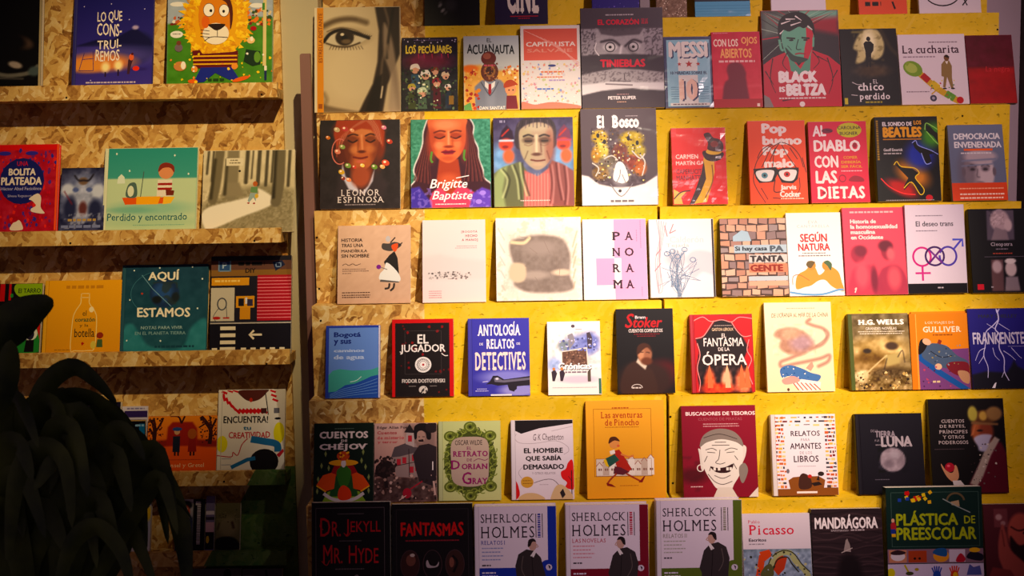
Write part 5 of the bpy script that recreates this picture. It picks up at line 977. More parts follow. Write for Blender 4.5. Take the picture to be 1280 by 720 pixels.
P([(993, 360), (995, 344), (1006, 337), (1012, 331), (1018, 334), (1022, 343), (1028, 340), (1034, 332), (1046, 339), (1050, 352), (1052, 364), (1038, 358), (1030, 350), (1022, 350), (1012, 356), (1004, 358)], '#df9a4a', 1); E(1013.5, 331.5, 5.4, 6, '#d98f44'); E(1032, 332, 5.4, 6, '#d98f44'); P([(1007, 331), (1010, 326), (1018, 327), (1016, 331), (1012, 335)], '#6b5a34', 1); P([(1029, 328), (1034, 325.5), (1039, 330), (1037, 338), (1033, 332)], '#4f6a48', 1)
S([(989, 355), (990, 345), (998, 343), (1010, 350)], .8, '#a8683a'); S([(985, 364), (1004, 367), (1026, 367), (1045, 362), (1052, 362)], 2.4, '#6f9fc9')
book('R3', 1055, 259.5, 1132, 369, 'coral pink book on masculine history with a bare torso pair in red monochrome', '#d2445c', 12)
BG('#e2566c', '#dd5a68', 1.1); 
for i, s_ in enumerate(('Historia de', 'la homosexualidad', 'masculina', 'en Occidente')): T(s_, 1064.5, 274 + i * 6.7, (1097, 1123.5, 1095.5, 1105)[i], 279.4 + i * 6.7, '#f6d8d4', .05)
T('Stephane Manuel (coord.)', 1064.5, 264, 1119, 267, '#f0b8b8', .02) if False else D(1064.5, 264, 1119, 2.2, '#f0b4b6')
BP([(1060, 369), (1062, 345), (1068, 335), (1080, 332), (1092, 334), (1098, 350), (1102, 369)], '#b24058', 4, 1, .8); B(1072, 318, 9, 11, '#a5384e', .3); B(1076, 314, 8, 7, '#7f2c42', .5); B(1076, 344, 8, 16, '#d9606e', .7); BP([(1092, 369), (1098, 342), (1106, 334), (1120, 332), (1130, 345), (1132, 369)], '#a33a52', 3, 1, .9); B(1109, 314, 8, 12, '#993549', .3); B(1107, 308, 9, 7, '#6b2438', .5); B(1113, 318, 5, 8, '#d56a74', .7); B(1116, 348, 8, 14, '#d8606c', .7); B(1091, 350, 4, 16, '#7f2c42', .7); S([(1066, 362), (1068, 360), (1066, 366)], 1.4, '#f0d0c8')
book('R3', 1133, 256, 1207, 367, 'lilac-white shrink-wrapped book titled El deseo trans with linked pink and violet symbols', '#d0c4cc', 22, wrap=True)
R(1133, 256, 1208, 367, '#ddd0dc'); T('El deseo trans', 1146, 276.5, 1193, 283, '#4a4450', .02); D(1146, 269, 1180, 1.2, '#8d8290'); D(1146, 288, 1173, 1.2, '#8d8290')
RING(1152, 321, 11, 11.5, 2.5, '#c93a86', 30, 390); S([(1152, 332), (1152, 351)], 2.6, '#c9408a', 0); S([(1143, 341.5), (1162, 341.5)], 2.4, '#c9408a', 0); RING(1168, 320.5, 11.5, 11.5, 2.5, '#4a2a68'); RING(1184.5, 320.5, 10.5, 11.5, 2.5, '#5a48a8', 200, 545); S([(1161, 329), (1176, 312)], 2.4, '#6a2c7c', 0); S([(1161, 312), (1177, 329)], 2.4, '#7a3a90', 0)
S([(1192, 312), (1202.5, 300)], 2.5, '#5a54c0', 0); S([(1191, 300), (1203.5, 300), (1203.5, 309)], 2.5, '#5a62c8', 0)
R(1133, 354.5, 1208, 367, '#17131c'); D(1170, 359, 1177, 1.6, '#b9b0b8')
book('R3', 1213, 261, 1292, 368, 'black book with white marble heads, cut off by the right frame edge', '#0e0c12', 16)
BG('#100e15', None, 1.3); BP([(1236, 263), (1270, 263), (1269, 301), (1235, 301)], '#5f5562', 1.5); B(1252, 276, 12, 14, '#b9a3a6', .25); B(1262, 282, 5, 8, '#c9b3b4', .4); BP([(1246, 284), (1260, 290), (1262, 301), (1240, 301)], '#8d7c82', 2); NZ(.18, 2, 1239, 263, 1258, 282); B(1252, 264, 4, 3, '#a8949a', .4)
T('Cleopatra', 1239, 304, 1266, 310, '#c9bcc4', .0, 1); D(1245, 312, 1260, 1.2, '#8f8490'); D(1241, 317.5, 1265, 1.4, '#b05040'); R(1230, 322, 1280, 322.7, '#5c5460')
BP([(1238, 326), (1253, 326), (1252, 366), (1237, 366)], '#7d5a5c', 2, 0, .8); B(1245, 335, 6, 8, '#b9a3a6', .4); B(1262, 338, 7, 10, '#cdbcba', .3); B(1262, 328, 7, 3.4, '#e0d4d0', .3); BP([(1255, 348), (1270, 348), (1272, 366), (1253, 366)], '#8f8288', 2); R(1219, 357, 1227, 364, '#c2283c'); D(1236, 360, 1240, 1.5, '#a9a0a8')

# ================================================================ ROW 4
book('L4', 407, 407, 475, 502, 'blue rounded-corner booklet, Bogotá y sus caminos de agua, with green wave', '#3a4aa0', 12)
R(407, 407, 476, 502, '#3548a0'); R(411, 410, 473, 502, '#6f8fcb'); P([(411, 472), (416, 466), (425, 464), (440, 466), (455, 466), (465, 465), (473, 462), (473, 502), (411, 502)], '#4fa395', 0); P([(411, 494), (420, 493), (432, 485), (444, 483), (456, 478), (464, 474), (473, 472), (473, 502), (411, 502)], '#3357a3', 0)
for i in range(5): S([(413, 497 + i * 1.5), (430, 490 + i * 2.4), (450, 485 + i * 3), (472, 477 + i * 4.6)], .5, '#7ba3d6')
S([(438, 481), (446, 479), (452, 474)], .8, '#cfe6dc')
for i, (s_, x, c) in enumerate((('Bogotá', 451, '#24367c'), ('y sus', 439, '#24367c'), ('caminos', 455.5, '#b9c9e6'), ('de agua', 455.5, '#b9c9e6'))): T(s_, 417, 415.5 + i * 10 + (2.5 if i == 2 else 0), x, (424, 433.5, 442, 453)[i] , c, .045)
R(473.4, 407, 476, 502, '#e0d6dc')
book('L4', 490, 399, 567, 500, 'wrapped black and red book titled EL JUGADOR with a white roulette wheel', '#b81f22', 18, wrap=True, spine='red cover')
R(490, 399, 567, 500, '#c92420'); R(494, 404, 562, 500, '#221a1a'); SPK(26, 495, 405, 561, 498, ['#8c1c20', '#6e171a'], 1, 2.6, 3); FR(506, 414, 552, 471, .5, '#4a4040')
T('EL', 522, 419, 536, 431, '#efe6df', .02); T('JUGADOR', 500.5, 432, 557, 445, '#efe6df', .02, sw=1.0); S([(552, 444), (556, 447), (560, 447)], 1, '#efe6df'); S([(500, 441), (503, 444)], 1, '#efe6df')
E(529, 458.5, 10.2, 10.2, '#efe8e2', n=28)
for i in range(24): a_ = i * math.pi / 12; S([(529 + 5.8 * math.cos(a_), 458.5 + 5.8 * math.sin(a_)), (529 + 8.4 * math.cos(a_), 458.5 + 8.4 * math.sin(a_))], .9, '#2a2020', 0, keep=True)
CV.layer += 1; RING(529, 458.5, 4.6, 4.6, .6, '#8a7f7c'); E(529, 458.5, 1.4, 1.4, '#b8232c')
T('FIODOR DOSTOYEVSKI', 502.5, 477, 556, 482, '#d8cec6', .03); R(511, 486, 520, 486.6, '#9a908a'); R(537, 486, 546, 486.6, '#9a908a'); E(529, 491, 5.5, 5, '#cfc6be'); SPK(14, 524, 487, 534, 496, ['#221a1a'], .8, 1.5, 2)
book('L4', 585, 398, 662, 499, 'violet-blue book titled ANTOLOGÍA DE RELATOS DE DETECTIVES above a drawn pistol', '#3d3a9c', 14, True)
BG('#4744a6', '#4340a0', 1.3); B(635, 475, 34, 9, '#9a98d6', .7, a=.8); B(648, 492, 24, 8, '#b9b4de', .6, a=.7)
T('ANTOLOGÍA', 597, 402, 651.5, 421, '#eae4ea', .035, 1, sp=-.01); T('RELATOS', 608, 425, 643, 438, '#eae4ea', .035, 1); T('DE', 599.5, 430, 604, 433, '#eae4ea', .01); T('DE', 646, 430, 650.5, 433, '#eae4ea', .01); T('DETECTIVES', 593.5, 442, 657, 466, '#f3d9d0', .03, 1)
P([(607, 484), (612, 480), (616, 473), (622, 473), (630, 478), (662, 474), (662, 486), (646, 487), (642, 494), (636, 492), (634, 485), (622, 486), (614, 484)], '#2a2430', 0); P([(617, 476), (622, 475), (628, 479), (662, 476), (662, 479), (630, 482), (618, 481)], '#6f6a7c'); E(621, 477, 2, 1.6, '#cfc9d6'); RING(641, 489, 4, 3, 1.2, '#2a2430'); S([(603, 481), (610, 480)], .8, '#cfcae6')
D(596, 489.5, 608, 1, '#b9b4de'); D(594, 492, 610, 1, '#b9b4de'); R(613, 497, 639, 499.5, '#e0d8dc')
book('L4', 684.5, 402, 751, 498, 'white paperback titled Crónicas with a blue collage of old city pictures', '#dcd6d0', 11)
R(684, 402, 751, 498, '#e9e4e0'); E(717, 408, 2.4, 2.2, '#5a4a56'); R(720, 412, 728, 412.8, '#8c8288'); BG('#e9e4e0', None, 1.2); CV.v, CV.f, CV.c, CV.z = [], [], [], []
B(725, 434, 20, 14, '#8d95c9', .6); B(738, 430, 12, 14, '#7d84bf', .6); B(693, 458, 9, 9, '#a9b8dd', .7); B(706, 434, 8, 7, '#7f8a92', .6); NZ(.14, 4, 690, 415, 750, 465); B(722, 478, 24, 5, '#d3c4d0', .7)
E(717, 408, 2.4, 2.2, '#5a4a56'); R(720, 412, 728, 412.8, '#8c8288'); P([(702, 441), (734, 436), (736, 460), (702, 462)], '#e0d3c6'); P([(703, 442), (733, 438), (734, 459), (703, 461)], '#6d4f42'); SPK(60, 704, 441, 733, 459, ['#8c6a56', '#4f372e', '#a58370'], .6, 1.8, 2); P([(734, 417), (738, 416), (741, 424), (740, 438), (735, 438)], '#4a3e4a'); P([(710, 420), (716, 417), (720, 428), (712, 438)], '#8f8a92'); SPK(40, 700, 424, 748, 440, ['#6f78b8', '#a8b0dd', '#5a5f92', '#c9c6dc'], .8, 2, 4)
T('Crónicas', 698, 457, 739.5, 466, '#2a2028', .07); T('Crónicas', 697.5, 456, 739, 465, '#f4efec', .05); D(706, 467.5, 734, 2, '#8a7884')
for x in (690, 700): P([(x, 480), (x - 1, 468), (x + 3, 464), (x + 6, 470), (x + 3, 480)], '#3a2c3a'); E(x + 2, 464, 1.8, 2, '#c9844a')
P([(734, 481), (734, 468), (738, 464), (738, 481)], '#5c5246'); D(690, 488, 745, .9, '#b9b0b4'); R(747.6, 477, 751, 497, '#3f6f5c')
book('L4', 771, 386, 842.5, 497, 'black book with a bearded man in a brown suit under red script letters', '#141012', 16)
BG('#151112', '#141011', 1.1); B(828, 470, 20, 16, '#5a1218', .8); B(806, 480, 34, 26, '#38221c', .4); BP([(776, 497), (780, 466), (795, 454), (808, 462), (816, 470), (818, 497)], '#40281f', 3, 1); BP([(797, 451), (808, 461), (806, 466), (795, 456)], '#cfc0ae', 1.4); B(806, 446, 9, 12, '#9c6a50', .25); B(801, 444, 4, 9, '#bd8a6a', .6); B(808, 455, 7, 5, '#6a3b26', .5); BP([(797, 446), (797, 436), (804, 431), (812, 434), (815, 443), (808, 437)], '#4a2a1c', 1.4, 1); BS([(801, 443), (804, 443)], 1, '#2a1612', 1); BS([(808, 443), (812, 444)], 1, '#2a1612', 1)
T('Stoker', 782, 392, 829, 411, '#b3202c', .03, sh=.25, sw=1.35); T('Bram', 795, 395, 808, 399, '#d8cfd0', .02); T('CUENTOS COMPLETOS', 786.5, 412.5, 829, 417, '#e3d6d0', .02, 1); D(793, 418.6, 826, 1.4, '#7a1c24'); D(797, 421.5, 820, 1.2, '#7a1c24'); RING(795, 489, 6.5, 4, .9, '#c9bfb8', 170, 370); D(789, 488.5, 801, 1.8, '#c9bfb8')
book('R4', 863.5, 393, 942, 494, 'red theatre-curtain book titled EL FANTASMA DE LA ÓPERA with candlelit audience', '#a81c26', 16, True)
BG('#1e1213', '#2a1412', 1.2); B(886, 482, 7, 18, '#d8623a', .6); B(907, 480, 7, 16, '#e8a884', .6); B(928, 480, 10, 16, '#e87a52', .6); B(896, 489, 22, 7, '#d8502c', .7); NZ(.2, 5, 870, 460, 942, 494)
BP([(863, 393), (942, 393), (942, 494), (938, 494), (936, 470), (930, 450), (936, 436), (928, 420), (915, 404), (905, 399), (895, 402), (885, 416), (877, 424), (870, 424), (874, 440), (870, 460), (873, 494), (863, 494)], '#c22630', 1.3)
S([(868, 401), (880, 396), (890, 402), (904, 400), (916, 403), (926, 397), (942, 399)], 1, '#ee9a94'); S([(870, 424), (880, 421), (888, 410), (894, 401)], 1, '#ee9a94'); S([(916, 403), (922, 414), (930, 422), (940, 421)], 1, '#ee9a94'); S([(872, 430), (875, 445), (871, 462), (874, 480), (872, 492)], .9, '#ee9a94'); S([(937, 426), (934, 440), (939, 452), (934, 466), (939, 484)], .9, '#ee9a94')
D(894, 407, 916, 1, '#a89890'); T('GASTON LEROUX', 891, 410.5, 918, 414.5, '#e6c9a8', .01); T('EL', 903, 418, 908.5, 423, '#efe3dc', .01); T('FANTASMA', 880, 423.5, 930, 434.5, '#efe3dc', .012); T('DE LA', 898, 436, 912, 440.5, '#efe3dc', .01); T('ÓPERA', 877.5, 441, 933, 459, '#efe3dc', .014)
for x in (886, 908, 926, 933): P([(x - 3, 488), (x - 2, 466), (x, 458), (x + 2, 466), (x + 4, 488)], '#e9b890' if x == 908 else '#e0794e', 0)
book('R4', 957, 378, 1041, 492, 'cream book with a smoky dragon cloud over a blue and red striped pillow shape', '#e3d3b0', 12)
BG('#efe2c4', '#e9d8b4', 1.1); BP([(968, 420), (975, 412), (990, 410), (1003, 414), (1012, 422), (1018, 432), (1012, 440), (1000, 446), (985, 444), (975, 436), (976, 426)], '#b98f78', 4, 1); B(1002, 430, 14, 10, '#b497a0', .8, a=.8); B(988, 418, 12, 7, '#c9a488', .7); NZ(.08, 5, 966, 405, 1020, 446)
BS([(1012, 438), (1028, 432), (1036, 420), (1030, 412), (1018, 408), (1010, 404), (1014, 400)], 4, '#b98f7c', 3); BS([(1000, 444), (985, 450), (975, 454), (976, 460), (990, 457), (1006, 454), (1025, 450), (1036, 446), (1034, 454), (1022, 460)], 4, '#b98f7c', 3)
BS([(1020, 434), (1033, 424), (1031, 414)], 1.4, '#8c6a60', 2, .6); D(985, 385, 1021, 1.2, '#c9b294'); T('DE UCRANIA AL MAR DE LA CHINA', 966, 391, 1037, 397.5, '#6b4526', .0, sh=.15, jit=.1)
P([(974, 463), (985, 458), (1000, 462), (1012, 468), (1024, 472), (1018, 480), (1000, 478), (985, 472), (976, 474)], '#4f77a8', 1); P([(986, 480), (1000, 476), (1024, 480), (1022, 490), (1000, 492)], '#efe6da')
for i in range(6): S([(988 + i * 5.4, 479 + i * .6), (996 + i * 5.4, 490)], 1.3, '#c9564a', 0)
P([(976, 476), (990, 472), (998, 478), (986, 482), (978, 482)], '#e0a094', 1); SPK(18, 975, 459, 1012, 474, ['#efe6da', '#2f5a92'], .5, 1.2, 4); P([(1006, 462), (1014, 453), (1016, 460), (1012, 466)], '#d9a08c'); E(983, 489, 1.6, 2, '#5a3a34')
book('R4', 1062, 392, 1137.5, 490, 'brown war-scene book headed H.G. WELLS in bold white, beside the orange one', '#6b6238', 18)
BG('#6f5f3e', '#8f7648', 1.1); B(1100, 438, 40, 16, '#c2a468', .7); B(1085, 455, 30, 14, '#8f6f3a', .7); NZ(.25, 9); BP([(1105, 446), (1124, 442), (1124, 456), (1108, 460)], '#b9a46a', 3); B(1115, 434, 8, 5, '#4f3a2a', .5); B(1084, 440, 5, 3, '#3a2c20', .5); B(1112, 468, 22, 7, '#5b4626', .7); B(1078, 472, 9, 8, '#d8c090', .7); NZ(.3, 4, 1062, 465, 1138, 490)
BS([(1076, 474), (1096, 456), (1108, 446)], 1.4, '#e3cb98', 1.4); BS([(1108, 450), (1104, 464)], 1, '#3a2c20', 1.2); BS([(1122, 448), (1128, 440), (1130, 455)], 1, '#3a2c20', 1.2); R(1062, 392, 1067, 490, '#56602c'); SPK(60, 1068, 468, 1137, 489, ['#2c2014', '#c9a868', '#8c6a3a', '#e0c890', '#5a4020'], .7, 2.4, 5)
T('H.G. WELLS', 1074, 399.5, 1132, 406.5, '#f4ede2', .07, 1); T('GRANDES NOVELAS', 1083.5, 409.5, 1122.5, 413, '#e3d8c6', .02); D(1074, 414.5, 1132, 1.2, '#dccfb8'); D(1076, 417.2, 1129, 1.2, '#dccfb8')
book('R4', 1138.5, 392, 1211, 489, 'orange and purple book titled LOS VIAJES DE GULLIVER with a reclining man in blue', '#cf7a1c', 18, back=.0075)
R(1138, 392, 1211, 489, '#dd8a22'); P([(1148, 489), (1148, 446), (1190, 438), (1211, 437), (1211, 489)], '#7a4a80'); R(1138, 392, 1146, 489, '#d98420'); R(1146, 392, 1147, 489, '#eeb060')
P([(1148, 440), (1156, 446), (1176, 465), (1211, 489), (1198, 489), (1170, 470), (1148, 452)], '#2a5a9c'); P([(1152, 446), (1156, 434), (1168, 430), (1184, 434), (1196, 446), (1208, 453), (1209, 462), (1192, 464), (1180, 462), (1170, 460), (1160, 454)], '#4f5f78', 1); P([(1182, 458), (1190, 454), (1209, 456), (1209, 474), (1196, 472), (1186, 466)], '#7a2430', 1); P([(1196, 466), (1209, 468), (1209, 482), (1200, 478)], '#b58a6c', 1)
P([(1148, 444), (1150, 428), (1156, 424), (1160, 430), (1155, 440)], '#1c1418', 1); E(1159, 428, 5.6, 4, '#d9b294', 25); S([(1163, 440), (1176, 448), (1190, 446)], 1.2, '#2c3444'); E(1172, 460, 4.4, 4, '#d9b294'); SPK(20, 1158, 432, 1206, 458, ['#8a93a0', '#33405a', '#9c8a5c'], .6, 1.5, 3); SPK(14, 1150, 458, 1190, 486, ['#4c2a55', '#b9506a'], .8, 1.6, 4); D(1164, 478, 1174, 2.4, '#d8c09a'); P([(1172, 430), (1174, 425), (1178, 427), (1176, 432)], '#8c3a2c')
T('LOS VIAJES DE', 1158, 402, 1194, 406, '#efd9b8', .01, 1); T('GULLIVER', 1155, 408.5, 1203, 416, '#f3e2c8', .03, 1); D(1167, 418.5, 1192, 1.6, '#9c5a1c')
book('R4', 1140, 389.5, 1210, 489, 'second orange book hidden behind the purple-and-orange one, only its top edge showing', '#d9801c', 5, fwd=.0262)
R(1140, 389.5, 1210, 489, '#dd8a22')
book('R4', 1212.5, 385.5, 1292, 488, 'indigo book titled FRANKENSTEIN with branching lightning over dark hills', '#241e66', 12)
BG('#2a2380', '#231d6c', 1.3); BP([(1212, 470), (1230, 466), (1256, 468), (1262, 460), (1266, 452), (1270, 460), (1280, 466), (1292, 466), (1292, 490), (1212, 490)], '#131022', 3)
T('MARY SHELLEY', 1226, 393, 1275, 397.6, '#2f2f4a', .04); 
for pts, w in (([(1250, 387), (1251, 400), (1246, 412), (1251, 420), (1249, 436), (1254, 450), (1253, 466), (1258, 478)], 1.5), ([(1251, 400), (1243, 408), (1234, 416), (1232, 432), (1229, 446), (1233, 460), (1232, 474)], 1.2), ([(1232, 436), (1224, 440), (1218, 452)], .8), ([(1251, 405), (1258, 410), (1264, 414)], .8), ([(1254, 440), (1262, 446), (1268, 452)], .8), ([(1241, 436), (1243, 446), (1248, 452)], .7), ([(1246, 412), (1236, 405)], .7), ([(1264, 436), (1272, 446), (1276, 450)], .7), ([(1229, 446), (1222, 456)], .7), ([(1253, 466), (1249, 474)], .7)): S(pts, w, '#d3cdf2', taper=.4)
S([(1249, 386), (1250, 391), (1253, 386)], 1, '#d3cdf2'); T('FRANKENSTEIN', 1217, 416, 1292, 431.5, '#cdc6dc', .025); R(1260, 434, 1292, 434.7, '#8f88b8'); P([(1236, 487), (1240, 481), (1242, 480), (1240, 487)], '#e6e2ee')

# ================================================================ ROW 5
book('L5', 392, 529, 467, 630, 'dark green book titled CUENTOS DE CHÉJOV with a folk figure in orange sleeves', '#13231a', 12)
R(392, 529, 467, 630, '#15261b'); T('CUENTOS', 399, 539.5, 460, 548.5, '#e6d5d0', .05, 1); T('DE', 426, 550, 434, 553, '#e6d5d0', .03, 1); T('CHÉJOV', 399, 553.5, 460, 565, '#e6d5d0', .05, 1); D(418, 535.5, 442, 1, '#5f7264')
for x, y in ((407, 568), (454, 566), (402, 583), (398, 600), (457, 585), (411, 586), (461, 598), (397, 615), (461, 615), (452, 577)): P([(x, y - 4), (x + 1.6, y), (x, y + 4), (x - 1.6, y)], '#8f9a5c')
P([(403, 629), (410, 616), (430, 611), (450, 616), (458, 629)], '#8fae3c'); P([(418, 590), (422, 582), (436, 582), (442, 590), (448, 622), (412, 622)], '#2c5a2c'); P([(414, 592), (418, 583), (426, 583), (420, 597)], '#a3242a'); P([(434, 583), (442, 583), (447, 592), (440, 597)], '#a3242a'); P([(414, 592), (420, 594), (418, 612), (408, 615), (396, 607), (404, 595)], '#e2601c'); P([(446, 592), (440, 594), (442, 612), (452, 615), (462, 608), (454, 596)], '#e2601c'); S([(396, 608), (408, 616)], 1.6, '#efb02c', 0); S([(462, 609), (451, 616)], 1.6, '#efb02c', 0)
P([(421, 590), (430, 584), (439, 590), (436, 606), (430, 612), (424, 606)], '#3f7a2c', 1); S([(405, 618), (416, 625), (430, 627), (444, 625), (455, 618)], 4, '#ddd3cf'); P([(423, 624), (424, 613), (430, 608), (438, 614), (439, 624), (430, 627)], '#e2501c', 1); E(429.5, 579.5, 18.5, 4, '#e8a62c'); E(429.5, 580.5, 3, 5, '#e6dcd6'); E(429, 571, 8, 6, '#c9551c'); SPK(16, 422, 566, 437, 576, ['#efb02c', '#8f2c18'], .9, 1.8, 3)
book('L5', 467.8, 529, 546, 630, 'pinkish book headed Edgar Allan Poe with a dark man beside a haunted mansion', '#b99388', 12)
BG('#cba79c', '#b98a7e', 1.1); BP([(467, 600), (490, 596), (546, 604), (546, 630), (467, 630)], '#57403c', 4); NZ(.14, 5, 467, 596); BP([(505, 530), (546, 530), (546, 620), (520, 610), (512, 580)], '#6a5550', 8, 0, .6)
P([(488, 575), (492, 562), (508, 556), (520, 555), (528, 580), (530, 600), (496, 598)], '#9c8580'); P([(489, 573), (493, 560), (512, 553), (516, 560), (528, 561), (524, 566), (500, 572)], '#5b4f52'); P([(507, 556), (508, 540), (514, 536), (518, 543), (518, 560)], '#b3a09c'); P([(505, 541), (512, 530), (519, 542)], '#2c2224')
for x, y in ((496, 575), (503, 573), (515, 570), (522, 568), (512, 585), (519, 583), (510, 545), (529, 570)): R(x, y, x + 5, y + 8, '#b33440')
S([(511, 562), (512, 598)], 1, '#3a2a2c', 0); S([(495, 584), (526, 578)], .9, '#3a2a2c', 0)
BG_ = None; P([(467.9, 598), (470, 584), (476, 578), (482, 576), (488, 578), (494, 585), (494, 592), (486, 594), (484, 600), (486, 612), (481, 612), (480, 600), (474, 597)], '#2a1c1c', 0); SPK(60, 469, 572, 495, 596, ['#2a1c1c', '#3f2c2a'], 1, 2.8, 4)
P([(546, 560), (546, 612), (524, 604), (520, 590), (516, 570), (524, 558), (536, 556)], '#33272b');  E(526, 547, 5.6, 8.4, '#a8877c'); P([(518, 549), (518, 534), (527, 529), (537, 533), (539, 549), (534, 550), (532, 542), (527, 539), (522, 541), (521, 549)], '#1a1216', 1); P([(523, 551), (529, 550), (530, 553), (523, 553)], '#2a1a1e'); S([(523, 547), (525, 547)], 1, '#241a1e', 0); S([(528, 547), (531, 547)], 1, '#241a1e', 0); S([(524, 553), (529, 553)], 1.2, '#3a2428', 0); E(540, 535, 8, 7, '#2c2022')
SPK(70, 467, 596, 546, 628, ['#7d5c54', '#2c1e1e', '#a58478', '#4a3432', '#c9a89c'], .8, 2.8, 8); E(509, 619, 5.5, 6.5, '#a52a3a'); S([(513, 614), (522, 608), (528, 604)], 1.6, '#a52a3a', 0); S([(499, 628), (508, 622)], 1, '#d8b8ac', 0); S([(541, 579), (541, 590)], 1.2, '#efe3de', 0); S([(542, 604), (544, 622)], 2.4, '#c9a89c', 0)
T('Edgar Allan Poe', 471, 532.5, 509, 537, '#2c1c20', .02, 1); T('Cuentos', 471.5, 539, 496, 543, '#b33444', .02, 1); T('de misterio', 471.5, 545.5, 505, 549.5, '#c24a54', .02, 1); T('y terror', 471.5, 552, 497, 555.5, '#c24a54', .02, 1)
book('L5', 548, 526.5, 626, 630, 'pale green book with an ornate olive frame around El retrato de Dorian Gray', '#b7bd84', 16, True)
R(548, 526, 626, 630, '#c3c88c'); rn = random.Random(5)
E(588, 579, 33, 44, '#5f6a2c', n=36); E(588, 579, 28, 40, '#495220', n=36)
for i in range(54):
    a_ = i / 54 * 6.283; X_, Y_ = 588 + 28.5 * math.cos(a_) * (1 + .08 * (i % 2)), 579 + 41 * math.sin(a_) * (1 + .05 * (i % 2)); RING(X_, Y_, 3 + 1.6 * (i % 3 == 0), 3 + 1.6 * (i % 3 == 0), 1.3, ['#7d883c', '#3a421a', '#98a250'][i % 3], a_ * 57, a_ * 57 + 270, 12)
for x, y in ((563, 546), (613, 546), (563, 612), (613, 612), (588, 534), (588, 624)): E(x, y, 8, 7, '#66702e'); RING(x, y, 5, 4.5, 1.5, '#98a250', 0, 300, 14); E(x, y, 2, 2, '#343b18')
P([(566, 552), (588, 547), (609, 552), (611, 580), (608, 606), (588, 612), (567, 606), (564, 580)], '#b5a091', 1)
T('OSCAR WILDE', 569, 551, 603, 558, '#3a2c28', .01, jit=.08); T('EL', 583.5, 560, 589.5, 564, '#7d1f5a', .02, 1); T('RETRATO', 566, 565.5, 610, 573, '#8c1f62', .04, 1); T('DE', 583.5, 575.5, 590, 579, '#7d1f5a', .02, 1); S([(592, 579), (598, 576), (606, 578), (610, 576)], .8, '#7d1f5a'); T('DORIAN', 563, 577.5, 610, 589.5, '#8c1f62', .04, 1, sw=1.7); T('GRAY', 577.5, 593, 610, 609, '#8c1f62', .04, 1, sw=2.0)
book('L5', 639, 525, 717, 630, 'white book titled EL HOMBRE QUE SABÍA DEMASIADO with black slanted top and red trees', '#d3c8cc', 14, True)
BG('#dbd0d4', None, 4); P([(639, 525), (717, 525), (717, 530), (675, 536), (652, 543), (639, 539)], '#1c1216'); S([(690, 540), (716, 534)], .6, '#a89ca0'); S([(646, 543), (644, 549), (650, 555), (668, 556), (695, 553), (709, 560), (711, 567), (705, 571)], .6, '#a89ca0')
S([(655, 585), (648, 594), (652, 602)], .6, '#a89ca0'); S([(667, 608), (680, 604), (690, 604), (697, 610), (702, 617)], .8, '#6b5c60')
T('G K Chesterton', 667, 543, 705, 552.5, '#4a2c34', .0, sh=.1, jit=.08); T('EL HOMBRE', 655, 562, 704, 569, '#1f1418', .05, sp=.02); T('QUE SABÍA', 657, 571, 702, 580, '#1f1418', .05, sp=.02); T('DEMASIADO', 654, 583.5, 705, 590.5, '#1f1418', .05, sp=.02); T('Y OTROS RELATOS', 665, 594, 694, 597, '#7a6a70', .0, sp=.05)
E(658.5, 607, 8, 7.5, '#c99a44'); D(653, 604.5, 664, 1, '#8c6424'); D(653, 608, 665, 1, '#8c6424'); D(674, 610, 685, .8, '#b3a6aa'); P([(639, 622), (639, 602), (645, 606), (648, 614), (649, 624), (644, 630), (639, 630)], '#c9202c', 1); P([(716, 580), (710, 582), (707, 590), (701, 594), (702, 602), (708, 608), (706, 614), (712, 617), (717, 614)], '#d3202e', 1); S([(714, 592), (714, 625)], 1.1, '#3a1418', 0); S([(710, 600), (714, 606)], .7, '#3a1418', 0)
P([(648, 630), (655, 622), (670, 622), (680, 630)], '#cdb084', 1); P([(688, 626), (694, 613), (702, 611), (712, 620), (714, 630), (690, 630)], '#cfb48a', 1); P([(699, 621), (703, 616), (706, 624), (702, 629)], '#2c2024')
book('L5', 733, 501, 831, 631, 'tall yellow-orange book titled Las aventuras de Pinocho above a strip of little houses', '#dd9e34', 16)
BG('#edb04a', '#e9a840', 3); FR(742.5, 511.5, 815, 602, .6, '#a8702c'); R(744.5, 578, 814, 601.5, '#dccdb8')
D(766, 509.6, 788, 1.6, '#b3541e'); T('Las aventuras', 752, 515.5, 804, 524, '#b02c18', .01, 1); T('de Pinocho', 757, 525.5, 799.5, 534, '#b02c18', .01, 1); D(757, 535.6, 799, 1.1, '#b9742c'); D(774, 613.5, 797, 1, '#b9742c')
for i, x in enumerate(range(745, 812, 8)): 
    hh = (i * 37 % 11); P([(x, 600), (x, 588 - hh), (x + 4, 583 - hh), (x + 8, 588 - hh), (x + 8, 600)], ['#e6dccb', '#cbb8a4', '#efe6d6'][i % 3]); S([(x, 588 - hh), (x + 4, 583 - hh), (x + 8, 588 - hh)], 1, '#a86a58', 0); R(x + 2.5, 591, x + 4.5, 594, '#8f6a5c', 1); R(x + 5.2, 591, x + 6.8, 594, '#8f6a5c')
FR(744.5, 578, 814, 601.5, .5, '#a8702c')
